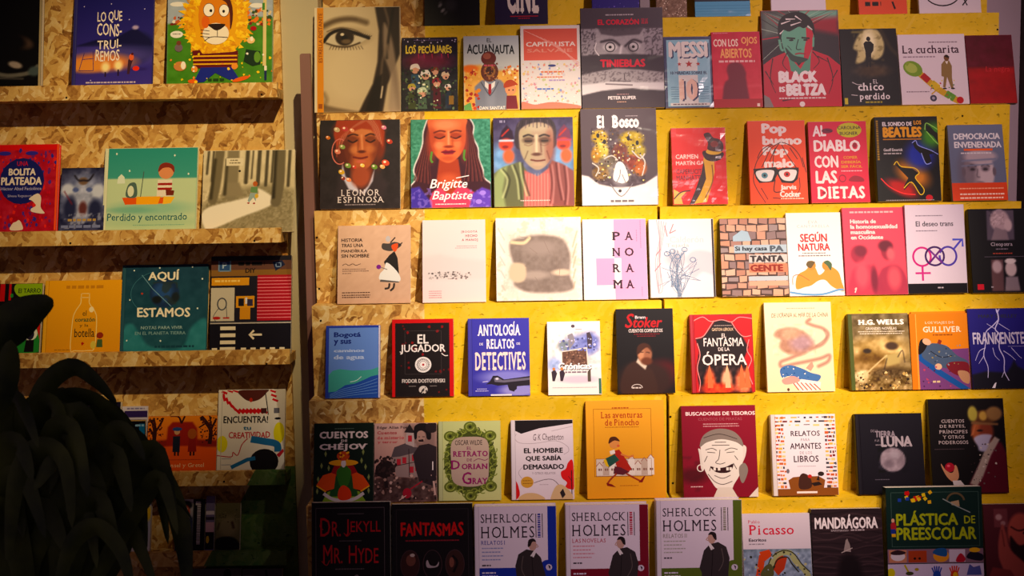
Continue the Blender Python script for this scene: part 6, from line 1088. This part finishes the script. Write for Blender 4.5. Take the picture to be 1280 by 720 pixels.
# a plain child in a red smock, walking
P([(766, 568), (774, 566), (778, 572), (789, 592), (783, 598), (772, 594), (768, 580)], '#b5382c'); P([(768, 588), (776, 590), (786, 596), (778, 600), (766, 598)], '#6b2a34'); S([(770, 598), (762, 606), (758, 612)], 2.2, '#a8482c'); S([(782, 598), (792, 604), (799, 608)], 2.2, '#a8482c'); P([(757, 610), (764, 612), (769, 616), (758, 614)], '#8c2418'); P([(797, 610), (804, 602), (806, 601), (802, 610)], '#8c2418'); E(768, 558, 6.4, 6.6, '#dd9a5c'); P([(761, 558), (763, 550), (770, 549), (775, 555), (768, 554)], '#5a3018', 1); E(773, 561, 2, 1.6, '#d9704a'); S([(776, 572), (786, 576), (792, 574)], 2.4, '#d98a50'); P([(756, 578), (768, 572), (774, 580), (760, 590)], '#2f5a4a'); P([(754, 580), (757, 578), (761, 589), (757, 588)], '#e3c03c'); P([(762, 568), (768, 566), (769, 571), (763, 573)], '#efe6d6')
book('R5', 853, 507, 946, 629, 'maroon book titled BUSCADORES DE TESOROS with a grinning line-drawn old sailor', '#7a1a2c', 16)
BG('#8f2034', '#861c30', 3); B(866, 600, 18, 10, '#5c1420', .8); NZ(.4, 6, 853, 575, 880, 620, '#4f121e', .55); T('BUSCADORES DE TESOROS', 858.5, 515, 945.5, 520, '#efdcd6', .035); T('CUENTOS DE PIRATAS', 874, 523, 929, 527, '#a85a62', .01); D(880, 531, 924, 1.1, '#d0a0a0'); D(880, 534, 925, 1.1, '#d0a0a0')
P([(874, 572), (873, 564), (878, 568), (881, 580), (880, 590), (876, 592)], '#dcd2c6', 1); P([(927, 562), (933, 563), (931, 576), (925, 586)], '#dcd2c6', 1); P([(877, 556), (890, 548), (914, 548), (927, 558), (928, 580), (924, 598), (916, 612), (912, 618), (896, 618), (888, 608), (880, 592), (877, 575)], '#e3dace', 1); RING(875, 590, 4, 4.4, 1.1, '#e3dace')
P([(875, 562), (879, 548), (890, 540), (904, 538), (918, 542), (927, 552), (929, 562), (920, 556), (902, 552), (884, 556)], '#8d8076', 1); P([(923, 590), (930, 584), (934, 594), (928, 610), (924, 606)], '#8d8076', 1); P([(890, 629), (896, 616), (913, 616), (920, 629)], '#d6ccbf')
for pts in ([(882, 566), (890, 564), (896, 567)], [(884, 569), (894, 570)], [(906, 567), (914, 564), (922, 566)], [(908, 570), (918, 569)], [(900, 566), (898, 578), (894, 583), (900, 585), (906, 583)], [(888, 588), (886, 594)], [(916, 584), (920, 592)], [(884, 598), (892, 608), (902, 612), (914, 608)], [(890, 560), (912, 560)], [(894, 556), (908, 556)], [(884, 574), (880, 582)], [(918, 574), (922, 580)], [(892, 600), (902, 604), (912, 600)], [(880, 550), (900, 545), (922, 552)]): S(pts, .9, '#4a3c38')
P([(887, 588), (896, 590), (906, 589), (916, 585), (912, 595), (902, 597), (893, 595)], '#3a1a1c', 1); 
for x in (891, 896.5, 907, 911): R(x, 589.5, x + 3, 593.5, '#e6dccf')
P([(946, 629), (946, 616), (934, 629)], '#dcd2c6'); D(862, 614, 877, 1.2, '#d9b8b4')
book('R5', 965, 518, 1046, 624, 'white book titled RELATOS PARA AMANTES DE LOS LIBROS framed by tiny bookshelves', '#d8ccc6', 20, True)
R(965, 518, 1046, 624, '#e6dde0'); cs = ['#d98a4a', '#b5402c', '#e3b25c', '#5a4440', '#c9683a', '#7a2c2c', '#efc98a', '#3a3a44']; rn = random.Random(9)
for y in range(521, 612, 5):
    for xa, xb in ((967, 982), (1032, 1045)):
        x = xa + rn.uniform(0, 3) * (xa < 1000)
        while x < xb - 1: w = rn.uniform(1.5, 5); R(x, y + rn.uniform(-.6, .6), min(x + w, xb), y + rn.uniform(2, 3.4), rn.choice(cs), 1); x += w + rn.uniform(0, 1.5)
for y in (520, 525, 530):
    x = 968
    while x < 1043: w = rn.uniform(2, 8); R(x, y + 1, min(x + w, 1045), y + rn.uniform(2, 3.4), rn.choice(cs), 1); x += w + rn.uniform(1, 7 if y < 529 else 14)
CV.layer += 1; T('RELATOS', 989.5, 539.5, 1026, 546.5, '#3a2030', .02, sp=.03); T('PARA', 1002, 549.5, 1013, 553, '#8a7680', 0, sp=.1); T('AMANTES', 988, 555.5, 1027, 563.5, '#3a2030', .02, sp=.03); T('DE LOS', 1000, 566.5, 1015, 570, '#8a7680', 0, sp=.1); T('LIBROS', 992, 572, 1023, 580.5, '#3a2030', .02, sp=.03); D(996, 585.5, 1019, .8, '#b3a4aa')
P([(966, 624), (966, 615), (986, 615), (984, 604), (990, 600), (1000, 599), (1022, 599), (1030, 604), (1028, 614), (1046, 614), (1046, 624)], '#8c5426', 0); P([(997, 614), (998, 600), (1003, 595), (1011, 600), (1013, 612), (1006, 616)], '#4a2a1e', 1); E(1011, 599, 2.6, 2.4, '#c23a34'); P([(1012, 608), (1022, 606), (1026, 610), (1016, 612)], '#2c1c18'); E(1025, 596, 4, 3, '#33241f'); P([(1022, 597), (1019, 604), (1023, 605)], '#33241f'); R(994, 618.5, 1019.5, 621, '#efe0d8'); E(984, 592, 2, 3, '#7a7078')
book('R5', 1071, 517, 1154.5, 624, 'black book titled LA TIERRA CON LA LUNA with a grey full moon', '#16121a', 20, True)
BG('#191520', '#16121c', 1.6); B(1115.5, 578.5, 15.8, 15.8, '#8f8088', .1); NZ(.14, 6, 1098, 562, 1133, 595); B(1110, 584, 7, 5, '#6b5d66', .7, a=.7); B(1118, 572, 6, 5, '#a59aa2', .8, a=.7)
T('DE LA', 1090, 538, 1099, 541.5, '#8c8088', .0); T('TIERRA', 1095, 540, 1120.5, 548.5, '#8f838c', .04); T('A LA', 1094, 551, 1100, 554, '#8f838c', .0); T('LUNA', 1102, 547, 1141, 561.5, '#a89ca2', .05); D(1095, 558, 1102, 1.2, '#8c8088'); D(1129, 560, 1139, 1, '#8c8088'); D(1092, 604, 1110, 1, '#5c5560')
book('R5', 1163, 498.5, 1257.5, 621, 'black book with a turbaned white-bearded king holding a red fruit', '#120c0e', 14)
BG('#150e12', '#120b0e', 1.1); BP([(1209, 608), (1222, 585), (1232, 568), (1240, 552), (1252, 556), (1258, 570), (1258, 621), (1200, 621)], '#5c1626', 4); BP([(1210, 608), (1222, 584), (1232, 562), (1244, 548), (1250, 552), (1238, 572), (1226, 600), (1218, 612)], '#a8988c', 2); NZ(.9, 2, 1210, 548, 1250, 610, '#3a2a2c', .55) if False else None
B(1226, 541, 11, 16, '#9a5636', .35); B(1234, 541, 9, 14, '#7a3a2a', .5); BP([(1218, 550), (1222, 560), (1224, 566), (1232, 566), (1238, 552), (1240, 546), (1228, 545)], '#aaa4b8', 2.5, 1); BP([(1218, 545), (1214, 547), (1219, 536), (1222, 530)], '#b06a48', 1.5); B(1226, 540, 4, 1.4, '#2a1614', .5)
B(1234, 522, 17, 9, '#5b3a22', .3); B(1218, 518, 6, 10, '#a89a4c', .4); B(1231, 521, 5, 6, '#b3904c', .5); B(1245, 518, 10, 9, '#8c6a44', .4); BS([(1217, 530), (1230, 531), (1248, 532)], 3, '#7d5a3c', 2); SPK(40, 1212, 556, 1246, 608, ['#3a2a2c', '#c9bcb0', '#6b5a58'], .6, 1.5, 5)
for i, (s_, a_, b_) in enumerate((('CUENTOS', 1178.5, 1207), ('DE REYES,', 1176, 1208), ('PRÍNCIPES', 1175, 1210.5), ('Y OTROS', 1179, 1206), ('PODEROSOS', 1173.5, 1210.5))): T(s_, a_, 525 + i * 6.9 - (1 if i == 2 else 0), b_, 529.4 + i * 6.9, '#b8a8a8', .01, 1)
D(1168, 563, 1205, 1, '#4a3c40'); P([(1176, 588), (1175, 582), (1180, 590), (1186, 594), (1190, 592), (1192, 584), (1195, 588), (1196, 600), (1190, 606), (1182, 600)], '#b98868', 1); E(1185.5, 587, 6, 6, '#a01c34'); E(1184, 585, 2, 1.6, '#d05a68'); P([(1188, 604), (1198, 604), (1204, 612), (1190, 614)], '#c9c0bc')

# ================================================================ ROW 6
book('L6', 389.5, 628, 488, 760, 'black wrapped book titled DR. JEKYLL MR. HYDE in thin red letters', '#141012', 20, wrap=True)
R(389, 628, 488, 760, '#161113'); FR(394.5, 634, 481, 755, .7, '#5a4f50'); 
for i in range(30): E(396 + i * 2.9, 634.5, .7, .7, '#5a4f50')
T('DR.', 400.5, 646, 426, 668, '#b01f2e', .0, 0, sw=1.25); T('JEKYLL', 432, 648, 476, 668, '#b01f2e', .0, 0, sw=1.2); T('MR.', 404, 678, 428, 700, '#b01f2e', .0, 0, sw=1.2); T('HYDE', 436, 679, 473, 700, '#b01f2e', .0, 0, sw=1.2); D(422, 641, 455, 1, '#5f5456'); D(424, 673, 452, 1, '#5f5456'); D(419, 706, 455, 1.4, '#5f5456'); S([(402, 650), (400, 656), (404, 660)], .8, '#b01f2e'); S([(402, 697), (408, 702), (412, 696)], .8, '#b01f2e'); S([(430, 664), (434, 668), (438, 664)], .8, '#b01f2e'); B0 = 0; S([(440, 718), (446, 714), (449, 718)], 1, '#8a7c7c')
book('L6', 490, 630, 591, 760, 'black wrapped book titled FANTASMAS in red with three oval miniatures', '#141012', 20, wrap=True)
R(490, 630, 591, 760, '#161113'); FR(495.5, 636, 586, 755, .5, '#3f3638'); T('FANTASMAS', 501, 651, 580, 669, '#b81e28', .035, jit=.1); D(507, 673, 575, 1.4, '#8c2a34')
for i, x in enumerate((512.5, 540.5, 568.5)):
    E(x, 702, 12.2, 17.4, '#4a3436'); E(x, 702, 11.4, 16.6, ('#3a201e', '#1a1416', '#3c2420')[i]); 
    if i == 0: E(x + 1, 697, 6, 7, '#6b4238'); E(x + 3, 691, 3, 2, '#b9a8a0')
    if i == 1: P([(x - 8, 700), (x - 6, 697), (x - 3, 703), (x + 4, 704), (x + 8, 699), (x + 6, 705), (x - 6, 706)], '#a89a9c', 1)
    if i == 2: S([(x - 3, 692), (x + 3, 700), (x - 2, 712)], 3, '#140c0c'); E(x - 4, 700, 3, 6, '#7a4c40')
def detective(x0, x1, y0, label, c, sub, cap, fx, mirror, sd):
    book('L6', x0, y0 + 6, x1, 760, label, '#cdc0cb', 38, True)
    R(x0, y0, x1 - 11, 707 + (2 if x0 > 700 else 0), '#d8cbd6'); R(x1 - 11, y0, x1, 760, c); yb = 707 + (2 if x0 > 700 else 0); R(x0, yb, x1, 760, c); E(x1 - 12, yb - .5, 8.5, 8.5, c); E(x1 - 10, yb, 4, 3.8, '#c9bccb'); P([(x1 - 11, yb - 3), (x1 - 8, yb - 1), (x1 - 9, yb + 3)], '#2a2030')
    xx = x0 + 8; T('SHERLOCK', xx, y0 + 15, xx + 67, y0 + 25.5, '#2a1c2a', .0, 1); T('HOLMES', xx, y0 + 30, xx + 67, y0 + 44, '#2a1c2a', .0, 1); T(sub, xx, y0 + 47, xx + (30 if len(sub) < 11 else 42), y0 + 52, cap, .01, 1)
    for i in range(4): D(xx + 1, y0 + 55.5 + i * 4.6, xx + 28 - i % 2 * 4, 1.4, sd)
    D(xx + 1, y0 + 76, xx + 12, 1.8, '#3a2c3a'); R(x1 - 26, y0 + 15, x1 - 25, y0 + 44, '#3a2c3a', 1); R(x1 - 18, y0 + 15, x1 - 17, y0 + 44, '#3a2c3a', 1); DV(x1 - 23.4, y0 + 15, y0 + 44, 3.6, cap)
    D(xx + 1, yb + 5, xx + 18, 1.8, '#cfc6d8'); D(xx + 1, yb + 9, xx + 21, 1.8, '#cfc6d8')
    m = lambda p: [((fx + (a - fx) * mirror), b) for a, b in p]
    y = y0 + 46                       # bare-headed gentleman in a long coat
    P(m([(fx - 2, y + 14), (fx + 8, y + 12), (fx + 18, y + 18), (fx + 22, y + 32), (fx + 20, y + 52), (fx + 22, 760), (fx - 14, 760), (fx - 13, y + 50), (fx - 16, y + 44), (fx - 10, y + 22)]), '#3a3234'); P(m([(fx - 2, y + 13), (fx + 3, y + 20), (fx - 1, y + 22), (fx - 4, y + 16)]), '#d8cfd0'); S(m([(fx + 1, y + 20), (fx, y + 40), (fx - 4, 755)]), .8, '#201a1c'); S(m([(fx + 12, y + 20), (fx + 14, y + 36), (fx + 8, y + 48)]), 1, '#5f5452')
    E(fx, y + 7, 5, 6.8, '#b9968a'); P(m([(fx - 4.4, y + 3), (fx - 1, y - 1), (fx + 5, y + 1), (fx + 6, y + 9), (fx + 3, y + 8), (fx, y + 3)]), '#2c2224', 1); S(m([(fx - 5, y + 6), (fx - 7, y + 9), (fx - 4.6, y + 10)]), 1.2, '#b9968a', 0)
detective(593.5, 696, 627, 'thick white jacketed volume with blue side strip and a stooping coated man', '#2c3c9a', 'RELATOS I', '#4a4a96', 666, -1, '#8f93b8')
detective(707.5, 811, 625, 'thick white jacketed volume with wine-red side strip, LAS NOVELAS', '#7a2030', 'LAS NOVELAS', '#b04456', 776, 1, '#c98a96')
detective(821, 928, 619.5, 'thick white jacketed volume with olive green side strip, RELATOS II', '#5c6a2c', 'RELATOS II', '#8a8478', 890, 1, '#a8a49c')
book('R6', 929.5, 642, 1014.5, 760, 'white book headed Picasso in red above a loose painted curl pattern', '#d3c6cc', 14)
BG('#7f8c9a', None, 1.3); BP([(929, 690), (1015, 690), (1015, 760), (929, 760)], '#8a97a8', 1); NZ(.16, 4, 929, 687, 1015, 760)
R(929, 641, 1015, 686.5, '#d9ccd2'); P([(944, 720), (950, 690), (962, 687), (966, 694), (956, 702), (952, 720)], '#c9502c'); P([(970, 690), (984, 698), (980, 712), (972, 720), (966, 712)], '#b5452c'); S([(962, 716), (966, 700), (976, 692), (988, 692), (994, 702), (1004, 712), (1010, 722)], 7, '#a8a878'); S([(966, 712), (972, 700), (984, 697), (990, 706), (998, 716)], 1.6, '#33301c'); S([(958, 714), (964, 698), (978, 689), (992, 692), (1002, 706), (1012, 716)], 1.4, '#33301c'); P([(950, 720), (956, 708), (964, 706), (966, 720)], '#5c5a34', 1); SPK(30, 930, 690, 1014, 720, ['#4f5f74', '#a8b4c0', '#33301c', '#b9b48a'], .7, 2, 4)
T('Pablo', 937, 650, 951.5, 654, '#c9344c', .0, 1); T('Picasso', 937.5, 656, 994, 668.5, '#cf3048', .01, 1); T('Escritos', 937, 673, 959, 677, '#4a3c48', .04); D(937, 679.5, 956, 1.4, '#9c9098')
book('R6', 1016, 636, 1104.5, 760, 'dark brown wood-grain book titled MANDRÁGORA in tall white letters', '#2e2022', 20)
BG('#35262a', '#33252a', 1.0)
for i in range(26):
    rn = random.Random(i); y = 640 + i * 4; BS([(1016, y + rn.uniform(-3, 3)), (1038, y + rn.uniform(-4, 4)), (1062, y + rn.uniform(-6, 6)), (1084, y + rn.uniform(-4, 4)), (1105, y + rn.uniform(-3, 3))], 1.1, rn.choice(['#553f42', '#1f1518', '#5f484a']), 1.4, .7)
BP([(1040, 760), (1050, 700), (1058, 694), (1066, 694), (1074, 702), (1086, 760)], '#20161a', 8); P([(1055, 690), (1058, 676), (1060, 674), (1063, 682), (1064, 691)], '#9a8a86'); S([(1052, 692), (1066, 686)], 1, '#b9aaa4', 0)
T('MANDRÁGORA', 1020, 643, 1099, 661.5, '#efe3e2', .04); T('SANTIAGO', 1040, 662.5, 1062, 664.8, '#b9aaac', .02); D(1065, 662.3, 1082, 1.8, '#b9aaac')
book('R6', 1109, 609, 1229, 760, 'tall dark green wrapped book titled PLÁSTICA DE PREESCOLAR in yellow letters', '#13251f', 26, wrap=True)
R(1109, 609, 1229, 760, '#16302a'); FR(1115, 615, 1225, 685, .6, '#4a6258'); rn = random.Random(3)
for i in range(17): x, y = 1124 + rn.random() * 46, 614 + rn.random() * 14; a_ = rn.random(); s_ = 3; P([(x + s_ * math.cos(a_ + j * 1.571), y + s_ * math.sin(a_ + j * 1.571)) for j in range(4)], rn.choice(['#c9282c', '#e0b22c', '#2f4aa0', '#c9282c', '#e3c23a']))
RING(1196, 628, 11, 11, 2.4, '#6b5a40', 190, 350, 14); P([(1190, 628), (1200, 626), (1201, 634), (1191, 632)], '#b39a78'); S([(1180, 624), (1196, 633), (1214, 642)], 1.2, '#9aa39c', 0)
T('PLÁSTICA', 1121, 638.5, 1198.5, 658, '#a9b02c', .035); T('DE', 1206, 646, 1220, 656, '#a9b02c', .02); T('PREESCOLAR', 1121, 660, 1221, 676.5, '#a9b02c', .035); P([(1114, 656), (1118, 650), (1121, 658), (1121, 664), (1114, 664)], '#a83038'); R(1114, 662, 1120, 668, '#2a3a86'); R(1115, 668, 1120, 672, '#d9a83a'); E(1117, 651, 2, 2.6, '#d9a88a')
R(1109, 688, 1229, 706, '#8a6a78'); R(1111, 689, 1133, 705, '#c08468'); E(1122, 697, 9, 6, '#d8cdd0'); P([(1113, 692), (1122, 689), (1132, 692), (1127, 695), (1116, 695)], '#3a2428', 1); R(1135, 690, 1158, 705, '#a8482c'); E(1143, 700, 1.6, 1.6, '#2a1414'); E(1149, 700, 1.6, 1.6, '#2a1414'); E(1176, 697, 10, 8, '#d9953c'); P([(1166, 694), (1170, 688), (1182, 688), (1182, 698)], '#2c5a8c', 1); R(1186, 689, 1206, 705, '#cfbfcc'); P([(1194, 704), (1200, 694), (1206, 700), (1204, 705)], '#b02c3c', 1); P([(1208, 700), (1214, 692), (1228, 696), (1226, 704)], '#1f1c2a', 1); E(1218, 690, 7, 3, '#d9a83a')
R(1109, 707, 1229, 760, '#cdbfd3'); E(1113, 718, 5, 6, '#cfc22c'); S([(1130, 708), (1136, 720)], 2.4, '#b9a82c', 0); E(1145, 714, 2.6, 2, '#a8922c'); E(1136, 719, 5, 2.4, '#4a4a28')
for x, c in ((1170, '#2c4a9c'), (1192, '#c9482c')):
    E(x, 722, 5, 6, c)
    for d in (-6, -3, 0, 3, 6): S([(x + d * .5, 720), (x + d, 712 - (abs(d) < 4) * 2)], 1.8, c, 0, keep=True)
    CV.layer += 1
E(1193, 722, 3, 4, '#e3b22c'); P([(1207, 722), (1211, 708), (1216, 712), (1224, 710), (1226, 722)], '#5a5f9c')
book('R6', 1232, 630, 1302, 760, 'reddish book with a bald man and pointing hand, lower right corner', '#57242c', 16)
BG('#5e2a30', '#4e2026', 1.1); BP([(1245, 636), (1262, 636), (1262, 660), (1245, 660)], '#7a4044', 1.5); B(1251, 647, 4, 4, '#b9908e', .5); B(1256, 655, 3, 3, '#a87c7c', .5); B(1278, 668, 17, 26, '#b0584c', .2); BP([(1264, 672), (1275, 684), (1292, 680), (1298, 700), (1280, 712), (1266, 700)], '#2c1418', 2.5, 1); BS([(1266, 660), (1276, 665), (1290, 660)], 2, '#3a1418', 1.5); B(1283, 668, 3, 2, '#2a1014', .5)
BP([(1248, 690), (1250, 672), (1255, 656), (1259, 668), (1264, 690), (1284, 712), (1294, 740), (1262, 730), (1250, 706)], '#a05048', 2.5, 1); BS([(1254, 664), (1256, 685)], 1.2, '#6b2c2c', 1.5); BP([(1232, 730), (1240, 712), (1262, 716), (1270, 730)], '#7a3434', 2)
flush()

# ================================================================ PLANT in front of the shelves, lower left
def leaf_mat():
    m, nt, b, N, L = newmat('leaf_green')
    tc = N('ShaderNodeTexCoord'); ns = N('ShaderNodeTexNoise'); ns.inputs['Scale'].default_value = 9; ns.inputs['Detail'].default_value = 4
    L(tc.outputs['Object'], ns.inputs['Vector'])
    cr = N('ShaderNodeValToRGB'); cr.color_ramp.elements[0].color = linh('#22381a'); cr.color_ramp.elements[1].color = linh('#67792e')
    cr.color_ramp.elements[0].position = .35; cr.color_ramp.elements[1].position = .75
    L(ns.outputs['Fac'], cr.inputs[0]); L(cr.outputs[0], b.inputs['Base Color']); b.inputs['Roughness'].default_value = .55
    return m
M_LEAF = leaf_mat()
plant_base = Vector((-0.86, 2.32, 0))
plant = empty('potted_plant', plant_base, 'large dark plant with long drooping leaves in front of the lower left shelves', 'plant')
def leaf(pts, w, curl=.25, name='leaf'):
    """pts: world centreline, w: greatest half width"""
    P_ = catmull([tuple(p) for p in pts], False, 5); n = len(P_); V = []; F = []
    for i, p in enumerate(P_):
        t = i / (n - 1); d = P_[min(i + 1, n - 1)] - P_[max(i - 1, 0)]; d = Vector(d).normalized()
        side = d.cross(Vector((0, 1, 0.25))); side = side.normalized() if side.length > .05 else Vector((1, 0, 0))
        nn = side.cross(d); ww = w * (math.sin(math.pi * min(1, t * .92 + .06)) ** .75) * (1 if t < .97 else .3)
        c = Vector(p); V += [c - side * ww + nn * ww * curl, c - side * ww * .5 + nn * ww * curl * .35, c, c + side * ww * .5 + nn * ww * curl * .35, c + side * ww + nn * ww * curl]
        if i:
            a = 5 * (i - 1)
            for j in range(4): F.append((a + j, a + j + 1, a + j + 6, a + j + 5))
    V = [v - plant_base for v in V]
    me = bpy.data.meshes.new(name); me.from_pydata(V, [], F); me.polygons.foreach_set('use_smooth', [True] * len(F))
    return link(name, me, M_LEAF, plant)
def pl(*a, Y=2.3, dY=0.0):
    n = len(a); return [px(x, y, Y + dY * i / (n - 1)) for i, (x, y) in enumerate(a)]
HAND = [  # centreline seen in the photo, distance, half width (px)
    (((-70, 452), (-30, 432), (5, 412), (35, 390), (66, 374)), 2.15, 27), (((-50, 560), (-20, 520), (5, 470), (14, 425)), 2.10, 20), (((-30, 720), (0, 640), (10, 560), (8, 450)), 2.2, 24),
    (((20, 640), (30, 560), (52, 490), (88, 460), (120, 478), (146, 506)), 2.30, 13), (((30, 560), (70, 500), (110, 496), (145, 520), (178, 560)), 2.36, 9),
    (((60, 540), (100, 500), (140, 515), (165, 545), (185, 590)), 2.40, 10), (((50, 600), (80, 545), (115, 530), (140, 545)), 2.38, 8), (((60, 620), (110, 600), (150, 640), (176, 690), (196, 740)), 2.25, 11),
    (((196, 578), (206, 600), (220, 640), (230, 690), (234, 745)), 2.35, 14), (((150, 700), (170, 640), (185, 600), (198, 580)), 2.40, 8), (((160, 610), (190, 618), (215, 640)), 2.33, 4), (((150, 600), (185, 605), (225, 630), (240, 650)), 2.3, 3),
    (((100, 720), (120, 640), (132, 590), (136, 545)), 2.3, 12), (((40, 700), (60, 620), (95, 580), (120, 600), (135, 660)), 2.2, 12), (((10, 700), (20, 600), (50, 560), (80, 580), (90, 660)), 2.15, 14),
    (((70, 740), (90, 680), (120, 660), (150, 690), (165, 740)), 2.15, 13), (((160, 560), (172, 590), (176, 640), (182, 690)), 2.42, 9), (((178, 545), (190, 575), (200, 620), (210, 680)), 2.44, 8)]
for pts, Y, w in HAND: leaf(pl(*pts, Y=Y, dY=-.04), w * Y / FPX)
rn = random.Random(11)
cr_ = px(60, 770, 2.32)
for i in range(74):
    layer = i % 3; Y = 2.24 + .09 * layer + rn.uniform(-.03, .03)
    sx = rn.uniform(-10, 150); x1 = sx + rn.uniform(-60, 62); y1 = rn.uniform(500, 650)
    x1 = min(x1, 188); y1 = max(y1, 500 + max(0, x1 - 90) * .75, 470)
    dr = rn.choice((-1, 1)) if x1 < 100 else 1; ln = rn.uniform(18, 45)
    pts = [(sx * .5 + 30, 770), (sx * .8 + x1 * .1 + 8, 700), (x1 - dr * 8, y1 + 22), (x1 + dr * ln * .35, y1), (min(x1 + dr * ln, 222), y1 + rn.uniform(35, 95))]
    leaf(pl(*pts, Y=Y, dY=rn.uniform(-.12, .02)), rn.uniform(12, 22) * Y / FPX, rn.uniform(.1, .4))
# canes and pot below the frame
bm = bmesh.new()
for i in range(6):
    a = plant_base + Vector((rn.uniform(-.05, .05), rn.uniform(-.05, .05), .33)); b = px(20 + i * 22, 740, 2.27 + .03 * (i % 3)); d = b - a
    m = Matrix.Translation((a + b) / 2 - plant_base) @ d.to_track_quat('Z', 'Y').to_matrix().to_4x4()
    bmesh.ops.create_cone(bm, cap_ends=True, segments=8, radius1=.012, radius2=.007, depth=d.length, matrix=m)
me = bpy.data.meshes.new('stem'); bm.to_mesh(me); bm.free(); link('stem', me, plain('#3a4520', .6, key='stem_green'), plant)
bm = bmesh.new(); prof = [(.0, 0), (.13, 0), (.175, .34), (.185, .34), (.185, .37), (.165, .37), (.16, .33), (0, .33)]; ns = 28; rings = []
for r, z in prof: rings.append([bm.verts.new((r * math.cos(6.2832 * j / ns), r * math.sin(6.2832 * j / ns), z)) for j in range(ns)] if r else [bm.verts.new((0, 0, z))])
for A_, B_ in zip(rings[:-1], rings[1:]):
    for j in range(ns):
        k = (j + 1) % ns
        if len(A_) == 1: bm.faces.new((A_[0], B_[j], B_[k]))
        elif len(B_) == 1: bm.faces.new((A_[j], A_[k], B_[0]))
        else: bm.faces.new((A_[j], A_[k], B_[k], B_[j]))
bmesh.ops.recalc_face_normals(bm, faces=bm.faces); me = bpy.data.meshes.new('pot'); bm.to_mesh(me); bm.free()
link('pot', me, plain('#5a3222', .7, key='terracotta'), plant)
